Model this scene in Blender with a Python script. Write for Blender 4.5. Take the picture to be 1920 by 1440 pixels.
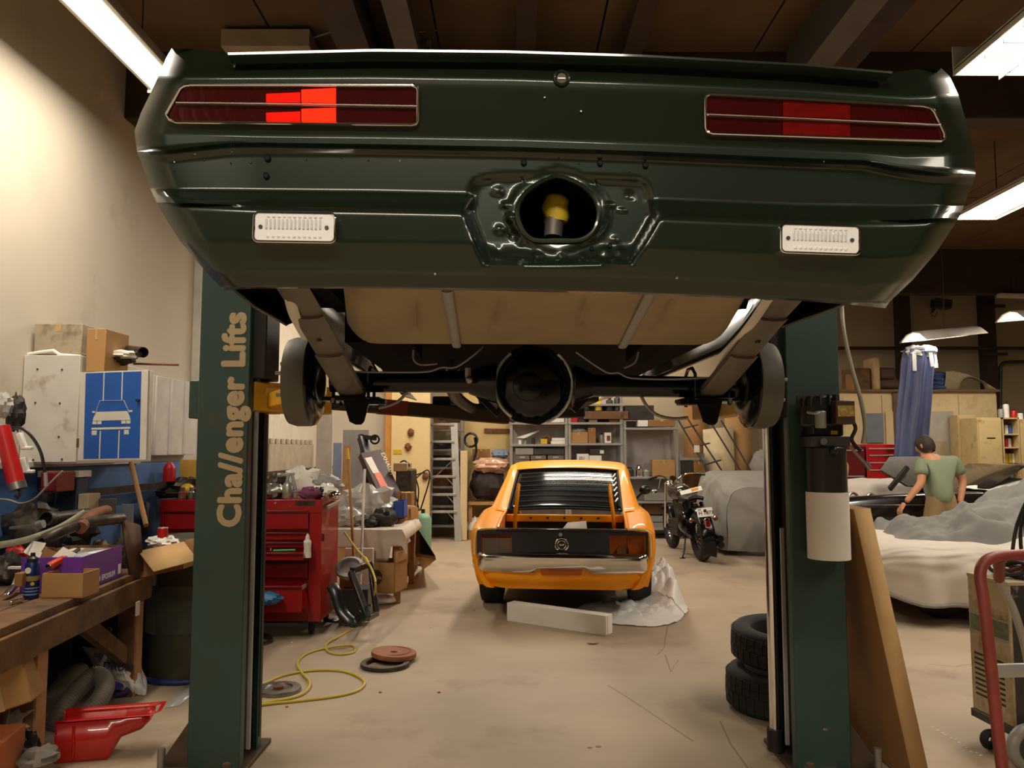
import bpy, bmesh, math, random
from mathutils import Vector as V, Matrix as MX, noise as NZ
for _o in list(bpy.data.objects): bpy.data.objects.remove(_o)
SC = bpy.context.scene; COL = SC.collection
# ---------------------------------------------------------------- camera, world, exposure, lamps
CAM_H, F, PITCH = 1.48, 1500.0, math.atan(120 / 1500)
_cd = bpy.data.cameras.new('camera'); CAM = bpy.data.objects.new('camera', _cd); COL.objects.link(CAM)
CAM.location = (0, 0, CAM_H); CAM.rotation_euler = (math.pi / 2 + PITCH, 0, 0)
_cd.sensor_width = 36; _cd.lens = 36 * F / 1920; _cd.clip_start = .05
SC.camera = CAM
W = bpy.data.worlds.new('room_air'); SC.world = W; W.use_nodes = True
W.node_tree.nodes['Background'].inputs[0].default_value = (1.0, .85, .66, 1)
W.node_tree.nodes['Background'].inputs[1].default_value = .03
SC.view_settings.view_transform = 'Standard'; SC.view_settings.look = 'None'
SC.view_settings.gamma = 1; SC.view_settings.use_curve_mapping = False
SC.view_settings.exposure = -0.48
WARM = (1.0, .885, .73)
# shop light fixtures and the added front lamp: x, y, z of the lamp face, length, width, axis, watts
LAMPS = {
 'wall':   (-2.32, 3.95, 3.88, 2.5, .20, 'y', 105),
 'louver': (3.12, 3.75, 3.88, 2.4, .52, 'y', 85),
 'wide':   (4.83, 6.85, 3.88, 2.7, .42, 'y', 150),
 'middle': (.35, 9.6, 3.95, 2.6, .30, 'y', 150),
 'rear_middle': (1.6, 12.9, 3.9, 2.4, .30, 'x', 80),
 'rear_left': (-1.6, 10.6, 3.9, 2.4, .30, 'y', 90),
 'front':  (-.4, -1.2, 3.9, 2.5, .30, 'x', 210),  # added unseen lamp behind the camera to light the green car's rear
 'front_right': (3.0, -.4, 3.9, 2.4, .30, 'y', 60),
}
for _n, (_x, _y, _z, _l, _w, _a, _p) in LAMPS.items():
    _d = bpy.data.lights.new('tube_light_' + _n, 'AREA'); _d.shape = 'RECTANGLE'
    _d.size, _d.size_y = (_w, _l) if _a == 'y' else (_l, _w)
    _d.energy = _p; _d.color = WARM
    _o = bpy.data.objects.new('tube_light_' + _n, _d); COL.objects.link(_o); _o.location = (_x, _y, _z)

# ---------------------------------------------------------------- helpers
R = math.radians
rnd = random.Random(7)
def ray(px, py):
    dx, dz = px - 960, 720 - py
    c, s = math.cos(PITCH), math.sin(PITCH)
    return V((dx, F * c - dz * s, F * s + dz * c))
def P(px, py, Y):                                   # the point at depth Y seen at a pixel
    d = ray(px, py or 880); d = d * (Y / d.y); return V((d.x, d.y, d.z + CAM_H))
def G(px, py, z=0.0):                               # the point on a level plane seen at a pixel
    d = ray(px, py); d = d * ((z - CAM_H) / d.z); return V((d.x, d.y, z))
def sm(a, b, x):
    t = max(0., min(1., (x - a) / (b - a))) if b != a else float(x >= a); return t * t * (3 - 2 * t)
def lerp(a, b, t): return a + (b - a) * t
def interp(pts, x):
    if x <= pts[0][0]: return pts[0][1]
    for (x0, y0), (x1, y1) in zip(pts, pts[1:]):
        if x <= x1: return y0 + (y1 - y0) * (x - x0) / (x1 - x0) if x1 > x0 else y1
    return pts[-1][1]
def spl(pts, n=6, closed=False):                    # Catmull-Rom through points
    pts = [V(p) for p in pts]; out = []; m = len(pts)
    for i in range(m if closed else m - 1):
        g = (lambda k: pts[k % m]) if closed else (lambda k: pts[max(0, min(m - 1, k))])
        a, b, c, d = g(i - 1), g(i), g(i + 1), g(i + 2)
        for k in range(n):
            t = k / n
            out.append(.5 * ((2 * b) + (c - a) * t + (2 * a - 5 * b + 4 * c - d) * t * t + (3 * b - a - 3 * c + d) * t ** 3))
    if not closed: out.append(pts[-1])
    return out
def rrect(w, h, r, n=4):                            # rounded rectangle outline, centred
    o = []
    for cx, cy, a0 in ((w/2-r, h/2-r, 0), (-w/2+r, h/2-r, 90), (-w/2+r, -h/2+r, 180), (w/2-r, -h/2+r, 270)):
        for k in range(n + 1):
            a = R(a0 + 90 * k / n); o.append((cx + r*math.cos(a), cy + r*math.sin(a)))
    return o
def frame(d):                                       # rotation taking z to d
    return V(d).to_track_quat('Z', 'Y').to_matrix().to_4x4()
class MB:
    def __init__(s): s.v = []; s.f = []; s.M = None
    def at(s, M): s.M = M; return s
    def add(s, vs, fs):
        n = len(s.v); vs = [V(p) for p in vs]
        if s.M is not None: vs = [s.M @ p for p in vs]
        s.v += vs; s.f += [tuple(i + n for i in f) for f in fs]; return s
    def box(s, c, d, rot=None):
        x, y, z = d[0]/2, d[1]/2, d[2]/2
        vs = [V((i*x, j*y, k*z)) for k in (-1, 1) for j in (-1, 1) for i in (-1, 1)]
        if rot is not None: vs = [rot @ p for p in vs]
        return s.add([V(c) + p for p in vs], [(0,2,3,1),(4,5,7,6),(0,1,5,4),(2,6,7,3),(0,4,6,2),(1,3,7,5)])
    def bx(s, x0, x1, y0, y1, z0, z1):
        return s.box(((x0+x1)/2, (y0+y1)/2, (z0+z1)/2), (abs(x1-x0), abs(y1-y0), abs(z1-z0)))
    def bar(s, a, b, w, h, up=(0, 0, 1)):           # box beam between two points
        a, b = V(a), V(b); d = (b - a); L = d.length; d.normalize()
        u = V(up)
        if abs(d.dot(u)) > .98: u = V((0, 1, 0))
        sx = d.cross(u).normalized(); uz = sx.cross(d).normalized()
        m = MX((sx, d, uz)).transposed()
        return s.box((a + b) / 2, (w, L, h), m)
    def cyl(s, a, b, r0, r1=None, n=16, cap=True):
        a, b = V(a), V(b); r1 = r0 if r1 is None else r1
        m = frame(b - a).to_3x3(); vs = []
        for p, r in ((a, r0), (b, r1)):
            for k in range(n):
                t = 2*math.pi*k/n; vs.append(p + m @ V((r*math.cos(t), r*math.sin(t), 0)))
        fs = [(k, (k+1) % n, n+(k+1) % n, n+k) for k in range(n)]
        if cap: fs += [tuple(range(n))[::-1], tuple(range(n, 2*n))]
        return s.add(vs, fs)
    def tube(s, pts, r, n=8, closed=False, cap=True, flat=None):
        pts = [V(p) for p in pts]; m = len(pts); vs = []; nrm = None
        for i, p in enumerate(pts):
            if closed: t = pts[(i+1) % m] - pts[i-1]
            else: t = pts[min(i+1, m-1)] - pts[max(i-1, 0)]
            t = t.normalized() if t.length > 1e-9 else V((0, 0, 1))
            if nrm is None:
                nrm = t.orthogonal() if flat is None else (V(flat) - t * t.dot(V(flat)))
            nrm = nrm - t * nrm.dot(t); nrm = nrm.normalized() if nrm.length > 1e-6 else t.orthogonal().normalized()
            bn = t.cross(nrm)
            ri = r[i] if isinstance(r, list) else r
            ra, rb = (ri[0], ri[1]) if isinstance(ri, (list, tuple)) else (ri, ri)
            for k in range(n):
                a = 2*math.pi*k/n; vs.append(p + nrm*ra*math.cos(a) + bn*rb*math.sin(a))
        fs = []
        for i in range(m if closed else m-1):
            j = (i+1) % m
            fs += [(i*n+k, i*n+(k+1) % n, j*n+(k+1) % n, j*n+k) for k in range(n)]
        if cap and not closed: fs += [tuple(range(n))[::-1], tuple(range((m-1)*n, m*n))]
        return s.add(vs, fs)
    def lathe(s, prof, n=24, M=None):               # (r, z) rings about z
        M = M or MX(); vs = []; m = len(prof)
        for r, z in prof:
            for k in range(n):
                a = 2*math.pi*k/n; vs.append(M @ V((r*math.cos(a), r*math.sin(a), z)))
        fs = [(i*n+k, i*n+(k+1) % n, (i+1)*n+(k+1) % n, (i+1)*n+k) for i in range(m-1) for k in range(n)]
        return s.add(vs, fs)
    def prism(s, poly, z0, z1, M=None):             # flat outline given depth
        M = M or MX(); n = len(poly)
        vs = [M @ V((p[0], p[1], z)) for z in (z0, z1) for p in poly]
        return s.add(vs, [tuple(range(n))[::-1], tuple(range(n, 2*n))] + [(k, (k+1) % n, n+(k+1) % n, n+k) for k in range(n)])
    def grid(s, fn, nu, nv, skip=None, cu=False):
        vs = [fn(i/nu, j/nv) for j in range(nv+1) for i in range(nu+1)]
        fs = []
        for j in range(nv):
            for i in range(nu):
                if skip and skip((i+.5)/nu, (j+.5)/nv): continue
                a = j*(nu+1)+i; fs.append((a, a+1, a+nu+2, a+nu+1))
        return s.add(vs, fs)
    def loft(s, rings, closed=True, caps=True):
        n = len(rings[0]); vs = [p for r in rings for p in r]; fs = []
        for i in range(len(rings)-1):
            for k in range(n if closed else n-1):
                fs.append((i*n+k, i*n+(k+1) % n, (i+1)*n+(k+1) % n, (i+1)*n+k))
        if caps and closed: fs += [tuple(range(n))[::-1], tuple(range((len(rings)-1)*n, len(rings)*n))]
        return s.add(vs, fs)
    def ell(s, c, r, n=16, m=10, rot=None):
        r = (r, r, r) if isinstance(r, (int, float)) else r
        vs = []
        for j in range(m+1):
            t = math.pi*j/m
            for k in range(n):
                a = 2*math.pi*k/n
                p = V((r[0]*math.sin(t)*math.cos(a), r[1]*math.sin(t)*math.sin(a), r[2]*math.cos(t)))
                if rot is not None: p = rot @ p
                vs.append(V(c)+p)
        return s.add(vs, [(j*n+k, (j+1)*n+k, (j+1)*n+(k+1) % n, j*n+(k+1) % n) for j in range(m) for k in range(n)])
    def lump(s, c, r, amp=.25, freq=3., seed=0, n=20, m=12, rot=None, floor=None):   # crumpled closed body
        r = (r, r, r) if isinstance(r, (int, float)) else r
        o = len(s.v); keep, s.M = s.M, None
        vs = []
        for j in range(m+1):
            t = math.pi*j/m
            for k in range(n):
                a = 2*math.pi*k/n
                d = V((math.sin(t)*math.cos(a), math.sin(t)*math.sin(a), math.cos(t)))
                q = 1 + amp*NZ.noise(d*freq + V((seed*7.3, seed*3.1, seed))) + amp*.5*NZ.noise(d*freq*2.3 + V((seed, 9, seed*2)))
                p = V((d.x*r[0], d.y*r[1], d.z*r[2]))*q
                if rot is not None: p = rot @ p
                p = V(c)+p
                if floor is not None: p.z = max(p.z, floor)
                vs.append(p)
        s.M = keep
        return s.add(vs, [(j*n+k, (j+1)*n+k, (j+1)*n+(k+1) % n, j*n+(k+1) % n) for j in range(m) for k in range(n)])
    def torus(s, c, rr, r, n=28, m=10, axis=(0, 0, 1), flat=1.0):
        M = MX.Translation(V(c)) @ frame(axis)
        vs = [M @ V(((rr+r*math.cos(b))*math.cos(a), (rr+r*math.cos(b))*math.sin(a), r*flat*math.sin(b)))
              for a in (2*math.pi*i/n for i in range(n)) for b in (2*math.pi*j/m for j in range(m))]
        return s.add(vs, [(i*m+j, ((i+1) % n)*m+j, ((i+1) % n)*m+(j+1) % m, i*m+(j+1) % m) for i in range(n) for j in range(m)])
def wmat(o):
    m = MX()
    while o is not None: m = o.matrix_basis @ m; o = o.parent
    return m
def obj(name, mb, m, parent=None, w=True, bevel=0, sub=0, solid=0, ang=38, flat=False, kind=None):
    """one mesh object; w: the mesh was built in world coordinates"""
    vs = mb.v; me = bpy.data.meshes.new(name); o = bpy.data.objects.new(name, me)
    if parent is not None:
        o.parent = parent
        if w: iv = wmat(parent).inverted(); vs = [iv @ p for p in vs]
    elif w and kind != 'structure':
        xs = [p.x for p in vs]; ys = [p.y for p in vs]; c = V(((min(xs)+max(xs))/2, (min(ys)+max(ys))/2, min(p.z for p in vs)))
        vs = [p - c for p in vs]; o.location = c
    me.from_pydata([tuple(p) for p in vs], [], mb.f); me.validate(); me.update()
    b = bmesh.new(); b.from_mesh(me); bmesh.ops.recalc_face_normals(b, faces=b.faces); b.to_mesh(me); b.free()
    me.materials.append(m)
    if not flat:
        for p in me.polygons: p.use_smooth = True
        me.set_sharp_from_angle(angle=R(ang))
    COL.objects.link(o)
    if solid:
        k = o.modifiers.new('shell', 'SOLIDIFY'); k.thickness = solid; k.offset = 0
    if bevel:
        k = o.modifiers.new('edge', 'BEVEL'); k.width = bevel; k.segments = 2; k.limit_method = 'ANGLE'; k.angle_limit = R(40)
    if sub:
        k = o.modifiers.new('smooth', 'SUBSURF'); k.levels = k.render_levels = sub
    if kind: o['kind'] = kind
    return o
def tag(o, label, cat, group=None):
    o['label'] = label; o['category'] = cat
    if group: o['group'] = group
    return o
def thing(name, label, cat, loc=(0, 0, 0), rz=0., group=None):
    o = bpy.data.objects.new(name, None); COL.objects.link(o); o.location = loc; o.rotation_euler = (0, 0, rz)
    o.empty_display_size = .1
    return tag(o, label, cat, group)
def copy_tree(o, parent=None):
    c = o.copy(); COL.objects.link(c)
    if parent is not None: c.parent = parent
    for ch in o.children: copy_tree(ch, c)
    return c
def dup(o, loc, rz=None, label=None):
    c = copy_tree(o); c.location = loc
    if rz is not None: c.rotation_euler = (0, 0, rz)
    if label: c['label'] = label
    return c
def text(name, s, M, size, m, parent, bold=0.0, depth=.0008, align='LEFT', spacing=1.0):
    cu = bpy.data.curves.new(name, 'FONT'); cu.body = s; cu.size = size; cu.extrude = depth
    cu.align_x = align; cu.space_character = spacing; cu.resolution_u = 3
    t = bpy.data.objects.new(name + '_src', cu); COL.objects.link(t)
    me = bpy.data.meshes.new_from_object(t.evaluated_get(bpy.context.evaluated_depsgraph_get()))
    bpy.data.objects.remove(t)
    mb = MB()
    for i, (ox, oy) in enumerate(((0, 0), (1, 0), (-1, 0), (0, 1), (0, -1), (.7, .7), (-.7, .7), (.7, -.7), (-.7, -.7)) if bold else ((0, 0),)):
        mb.add([M @ (v.co + V((ox*bold, oy*bold, i*.00004))) for v in me.vertices], [tuple(p.vertices) for p in me.polygons])
    return obj(name, mb, m, parent, flat=True)
def face_mat(o, xdir, ydir):                       # matrix placing a flat drawing: origin, x and y directions
    x = V(xdir).normalized(); y = V(ydir); y = (y - x*y.dot(x)).normalized(); z = x.cross(y)
    m = MX((x, y, z)).transposed().to_4x4(); m.translation = V(o); return m
# ---------------------------------------------------------------- materials
MATS = {}
def lin(c): return tuple((v/255/12.92 if v/255 <= .04045 else ((v/255+.055)/1.055)**2.4) for v in c)
def mat(name, rgb, rough=.55, metal=0., var=.12, scale=6., bump=0., coat=0., spec=.5, alt=None, altamt=.5, altscale=3., emit=0., trans=0., alpha=1., fine=0., stretch=None, sheen=0., crough=.04):
    if name in MATS: return MATS[name]
    m = bpy.data.materials.new(name); m.use_nodes = True; nt = m.node_tree; N = nt.nodes; L = nt.links
    b = N['Principled BSDF']; c = lin(rgb)
    b.inputs['Roughness'].default_value = rough; b.inputs['Metallic'].default_value = metal
    b.inputs['Specular IOR Level'].default_value = spec
    if coat: b.inputs['Coat Weight'].default_value = coat; b.inputs['Coat Roughness'].default_value = crough
    if trans: b.inputs['Transmission Weight'].default_value = trans
    if alpha < 1: b.inputs['Alpha'].default_value = alpha
    if sheen: b.inputs['Sheen Weight'].default_value = sheen
    if emit: b.inputs['Emission Color'].default_value = (*c, 1); b.inputs['Emission Strength'].default_value = emit
    tc = N.new('ShaderNodeTexCoord'); src = tc.outputs['Object']
    if stretch:
        mp = N.new('ShaderNodeMapping'); mp.inputs['Scale'].default_value = stretch; L.new(src, mp.inputs[0]); src = mp.outputs[0]
    nz = N.new('ShaderNodeTexNoise'); nz.inputs['Scale'].default_value = scale; nz.inputs['Detail'].default_value = 5
    L.new(src, nz.inputs['Vector'])
    rp = N.new('ShaderNodeValToRGB'); e = rp.color_ramp.elements
    e[0].position, e[1].position = .3, .7
    e[0].color = (*[max(0, v*(1-var)) for v in c], 1); e[1].color = (*[min(1, v*(1+var)) for v in c], 1)
    L.new(nz.outputs['Fac'], rp.inputs[0]); out = rp.outputs[0]
    if alt:
        n2 = N.new('ShaderNodeTexNoise'); n2.inputs['Scale'].default_value = altscale; n2.inputs['Detail'].default_value = 6; n2.inputs['Roughness'].default_value = .65
        L.new(src, n2.inputs['Vector'])
        r2 = N.new('ShaderNodeValToRGB'); r2.color_ramp.elements[0].position = .62 - .3*altamt; r2.color_ramp.elements[1].position = .78 - .2*altamt
        L.new(n2.outputs['Fac'], r2.inputs[0])
        mx = N.new('ShaderNodeMix'); mx.data_type = 'RGBA'; mx.inputs['B'].default_value = (*lin(alt), 1)
        for i, s in enumerate(mx.inputs):
            if s.type == 'RGBA' and s.name == 'A': L.new(out, s)
            if s.type == 'RGBA' and s.name == 'B': s.default_value = (*lin(alt), 1)
        L.new(r2.outputs[0], mx.inputs['Factor'])
        out = [s for s in mx.outputs if s.type == 'RGBA'][0]
    L.new(out, b.inputs['Base Color'])
    if bump or fine:
        nb = N.new('ShaderNodeTexNoise'); nb.inputs['Scale'].default_value = scale*6 if not fine else fine; nb.inputs['Detail'].default_value = 6
        L.new(src, nb.inputs['Vector'])
        bp = N.new('ShaderNodeBump'); bp.inputs['Strength'].default_value = bump or .1; bp.inputs['Distance'].default_value = .01
        L.new(nb.outputs['Fac'], bp.inputs['Height']); L.new(bp.outputs[0], b.inputs['Normal'])
    MATS[name] = m; return m
M_white = mat('white_paint', (214, 208, 196), .6)
M_plastic_white = mat('white_plastic', (235, 232, 225), .4)
M_black = mat('black_paint', (22, 21, 20), .35, var=.2)
M_gloss_black = mat('gloss_black', (10, 10, 11), .2, coat=.25, spec=.3)
M_rubber = mat('tyre_rubber', (34, 32, 31), .78, bump=.15, scale=20)
M_chrome = mat('chrome', (228, 226, 222), .09, 1., var=.04)
M_steel = mat('bare_steel', (150, 148, 144), .38, .85, var=.15)
M_dsteel = mat('dark_steel', (72, 70, 68), .5, .6, var=.25, scale=12)
M_alu = mat('aluminium', (176, 174, 170), .45, .55, var=.1)
M_galv = mat('shelf_grey_metal', (150, 147, 142), .5, .25, var=.08)
M_card = mat('cardboard', (176, 134, 84), .85, var=.08)
M_card2 = mat('brown_cardboard', (150, 108, 64), .85, var=.1)
M_card3 = mat('pale_cardboard', (196, 158, 108), .85, var=.08)
M_paper = mat('white_paper', (232, 228, 218), .8, var=.04)
M_red = mat('tool_chest_red', (158, 22, 24), .32, coat=.3, var=.12)
M_dred = mat('dark_red_paint', (104, 14, 16), .4, var=.15)
M_wood = mat('bench_wood', (112, 80, 50), .8, var=.3, scale=5, stretch=(1, 1, 1), alt=(70, 52, 38), altamt=.45, altscale=6, bump=.2)
M_oldwood = mat('pale_wood', (172, 128, 82), .75, var=.2, scale=8)
M_blue = mat('blue_paint', (44, 96, 176), .5)
M_yellowp = mat('lift_yellow', (206, 150, 30), .45, var=.2, alt=(120, 80, 30), altamt=.25)
M_dark = mat('dark_clutter', (48, 42, 36), .7, var=.4, scale=14)
M_rust = mat('rusty_iron', (120, 78, 52), .8, .2, var=.3, scale=18, bump=.3)
M_grease = mat('greasy_metal', (70, 62, 54), .45, .6, var=.5, scale=16)
M_purple = mat('purple_card', (112, 52, 160), .6, var=.06)
M_orange = mat('orange_plastic', (214, 74, 26), .4)
M_redplas = mat('red_plastic', (188, 26, 24), .4)
M_bluep = mat('blue_plastic', (48, 84, 170), .45)
M_clothgrey = mat('grey_car_cover', (148, 143, 136), .85, var=.1, scale=5, bump=.05)
M_clear = mat('clear_plastic_film', (235, 235, 235), .2, alpha=.45, spec=.8)
# ---------------------------------------------------------------- room
XL, XR, YF, YB, ZC = -3.0, 9.5, -5.0, 13.9, 4.55
def struct(name, mb, m, parent=None, **k):
    return obj(name, mb, m, parent, kind=None if parent else 'structure', **k)
M_floor = mat('concrete_floor', (172, 154, 130), .6, var=.1, scale=1.3, bump=.04, alt=(140, 120, 96), altamt=.28, altscale=.9, fine=60)
M_lwall = mat('white_wall_paint', (205, 196, 178), .75, var=.04, scale=2, alt=(178, 168, 148), altamt=.15, altscale=1.2)
M_bwall = mat('back_wall_paint', (176, 160, 132), .8, var=.06, scale=2)
M_wblue = mat('wall_blue_paint', (78, 120, 178), .65, var=.12, scale=4, alt=(48, 66, 96), altamt=.22, altscale=3)
M_ceil = mat('brown_ceiling_board', (100, 76, 50), .8, var=.18, scale=2)
M_beam = mat('dark_timber', (58, 40, 28), .75, var=.25, scale=5)
struct('floor', MB().bx(XL-.2, XR+.2, YF-.2, YB+.2, -.2, 0), M_floor)
M_crack = mat('floor_crack', (138, 118, 94), .8)
FL_ = bpy.data.objects['floor']
for pts in ([(1402,1440),(1370,1395),(1350,1352)], [(1272,1238),(1258,1260),(1247,1228)], [(1255,1150),(1245,1215),(1232,1228)], [(1300,1390),(1180,1310),(1140,1285)], [(1740,1245),(1790,1250),(1830,1244)]):
    obj('crack', MB().tube([G(x, y, .0) for x, y in pts], (.004, .0008), 4, flat=(1, 0, 0)), M_crack, FL_)
M_spot = mat('floor_stain', (140, 112, 78), .7)
for x, y, r in ((1106,1402,.014),(1122,1400,.016)):
    obj('stain', MB().lathe([(r,.0),(r*.8,.0012),(.0005,.0014)], 16, MX.Translation(G(x, y))), M_spot, FL_)
struct('wall_left', MB().bx(XL-.2, XL, YF, YB, 0, ZC), M_lwall)
struct('wall_right', MB().bx(XR, XR+.2, YF, YB, 0, ZC), M_bwall)
struct('wall_back', MB().bx(XL-.2, XR+.2, YB, YB+.2, 0, ZC), M_bwall)
struct('wall_front', MB().bx(XL-.2, XR+.2, YF-.2, YF, 0, ZC), mat('dark_front_wall', (92, 80, 64), .8))
struct('baseboard_left', MB().bx(XL, XL+.06, 3.2, 9.2, 0, 1.36), M_wblue, bevel=.01)
struct('trim_1', MB().bx(XL, XL+.09, 3.2, 6.3, 1.36, 1.40), M_white, bevel=.005)
struct('trim_2', MB().bx(XL, XL+.07, 7.45, 7.75, 1.95, ZC), M_white)
cl = struct('ceiling', MB().bx(XL-.2, XR+.2, YF-.2, YB+.2, ZC+.06, ZC+.2), M_beam)
k = 0
for i in range(11):
    for j in range(8):
        x0, y0 = XL + i*1.22, YF + j*2.44
        if y0 < 2: continue
        obj('board', MB().bx(x0+.008, min(x0+1.212, XR), y0+.008, min(y0+2.432, YB), ZC+.003*((i*3+j) % 3), ZC+.06), M_ceil, cl)
for nm, x0, x1, y0, y1, z0 in (('beam_1', XL, XR, 6.0, 6.22, 4.02), ('beam_2', XL, XR, 12.2, 12.4, 3.86), ('beam_3', XL, XR, -.2, 0, 4.02)):
    struct(nm, MB().bx(x0, x1, y0, y1, z0, ZC+.02), M_beam, bevel=.01)
M_joist = mat('grey_channel_steel', (98, 92, 84), .6, .3)
for q, (x, w, z0, m) in enumerate(((-1.08, .16, 4.2, M_beam), (-.74, .10, 4.28, M_joist), (2.20, .14, 4.22, M_joist), (2.42, .20, 4.3, M_beam), (.1, .08, 4.42, M_beam), (.9, .08, 4.42, M_beam), (5.4, .14, 4.3, M_beam))):
    struct('beam_%d' % (q+4), MB().bx(x-w/2, x+w/2, 2.4, 5.99, z0, ZC+.01).bx(x-w/2-.03, x+w/2+.03, 2.4, 5.99, z0-.012, z0), m)
struct('trim_4', MB().bx(P(390,0,5.6).x, P(563,0,5.6).x, 5.6, 5.98, P(470,86,5.6).z, ZC-.03), mat('pale_box', (168,150,124), .8))
# far wall uprights and mid rail (dark steel)
for q, px in enumerate((1697, 1856)):
    x = P(px, 700, 13.75).x
    struct('column_%d' % (q+1), MB().bx(x-.09, x+.09, 13.66, 13.9, 0, 4.4), M_beam)
struct('rail_1', MB().cyl((4.9, 13.6, P(0, 653, 13.6).z), (9.4, 13.6, P(0, 653, 13.6).z), .03, n=10), M_beam)
# --- lamps
M_tube = mat('lamp_housing_white', (200, 196, 186), .5)
M_glow = mat('lit_tube', (255, 240, 215), .5, emit=5.)
LB = {'wall': ('long strip lamp hanging close to the white wall, its end meeting the green car', 'ceiling_light'),
 'louver': ('lit ceiling lamp with a slatted louver, higher of the two beside the green car', 'ceiling_light'),
 'wide': ('wide glaring ceiling lamp beside the lower flank of the green car', 'ceiling_light'),
 'middle': ('strip lamp hanging over the orange car', 'ceiling_light'), 'rear_middle': ('crosswise strip lamp in front of the grey shelves', 'ceiling_light'),
 'rear_left': ('strip lamp hanging over the workbench clutter by the ladder', 'ceiling_light'),
 'front': ('added crosswise fill lamp hung unseen behind the viewer', 'ceiling_light'), 'front_right': ('strip lamp hung lengthwise behind the viewer', 'ceiling_light')}
for n_, (x, y, z, l, w_, a, p) in LAMPS.items():
    t = thing('strip_light', LB[n_][0], 'lamp', (x, y, z), 0 if a == 'y' else math.pi/2)
    hb = MB().prism([(-w_/2-.03, .012), (w_/2+.03, .012), (w_/2+.03, .03), (.06, .15), (-.06, .15), (-w_/2-.03, .03)], -l/2, l/2, MX(((1,0,0,0),(0,0,-1,0),(0,1,0,0),(0,0,0,1))))
    for s in (-1, 1) if n_ != 'wall' else (): hb.bx(s*(w_/2+.02), s*(w_/2+.03), -l/2, l/2, -.02, .02)
    obj('housing', hb, M_tube, t, w=False)
    obj('end_plate', MB().bx(-w_/2-.03, w_/2+.03, -l/2-.012, -l/2, -.02, .17), M_tube, t, w=False)
    obj('end_plate', MB().bx(-w_/2-.03, w_/2+.03, l/2, l/2+.012, -.02, .17), M_tube, t, w=False)
    for s in (-1, 1):
        obj('hanger', MB().cyl((0, s*l*.35, .17), (0, s*l*.35, ZC-z), .006, n=6), M_dsteel, t, w=False)
    dm_ = MB().bx(-w_/2, w_/2, -l/2, l/2, .004, .010)
    obj('diffuser', dm_, M_glow, t, w=False)
    if n_ == 'louver':
        for k in range(13):
            yy = -l/2 + .1 + k*(l-.2)/12
            obj('louver_slat', MB().bx(-w_/2, w_/2, yy-.004, yy+.004, -.05, -.01), M_tube, t, w=False)
        obj('louver_rail', MB().bx(-.004, .004, -l/2, l/2, -.05, -.01), M_tube, t, w=False)
# ---------------------------------------------------------------- green car on the lift
M_green = mat('dark_green_paint', (24, 37, 19), .36, .3, var=.08, scale=2, coat=.75, spec=.5, crough=.09)
M_under = mat('underbody_black', (11, 10, 10), .9, var=.3, spec=.1)
M_tank = mat('tank_tan', (150, 132, 96), .6, .1, var=.1, scale=5)
M_spring = mat('spring_grey', (112, 104, 94), .5, .35, var=.1)
M_drum = mat('drum_grey', (98, 94, 84), .55, .3, var=.12)
M_lens = mat('red_lens', (64, 4, 7), .2, coat=.3, var=.1)
M_lens2 = mat('red_lens_reflection_right', (116, 7, 8), .25, coat=.3, var=.25, scale=40)  # brighter red paints reflected light into the right lens
M_refl = mat('red_lens_reflection', (255, 42, 14), .2, emit=1.5, var=.15, scale=60)  # this and the edge tone paint reflected light as a glow
M_refl2 = mat('red_lens_reflection_edge', (235, 26, 12), .2, emit=.75, var=.25, scale=60)
M_rev = mat('clear_lens', (252, 252, 252), .3, coat=.4, var=.02)
M_revrib = mat('clear_lens_rib', (232, 235, 238), .12, .12, coat=.6, var=.05)
FRZ = R(1.6); FO = V((.098, 1.80, 1.84))
fwd = V((-math.sin(FRZ), math.cos(FRZ), 0)); fx = V((math.cos(FRZ), math.sin(FRZ), 0))
def FB(px, py, d=0.):
    r = ray(px, py); c = V((0, 0, CAM_H)); t = (d - (c - FO).dot(fwd)) / r.dot(fwd); return c + r*t
car = thing('car', 'dark green coupe raised on the two-post lift, rear end and underside showing', 'car', FO, FRZ)
FL = lambda x, y, z: FO + fx*x + fwd*y + V((0, 0, z))
TOP = [(322,90),(372,92),(430,100),(700,94),(952,98),(1200,106),(1500,123),(1668,137),(1722,129),(1765,128)]
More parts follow.
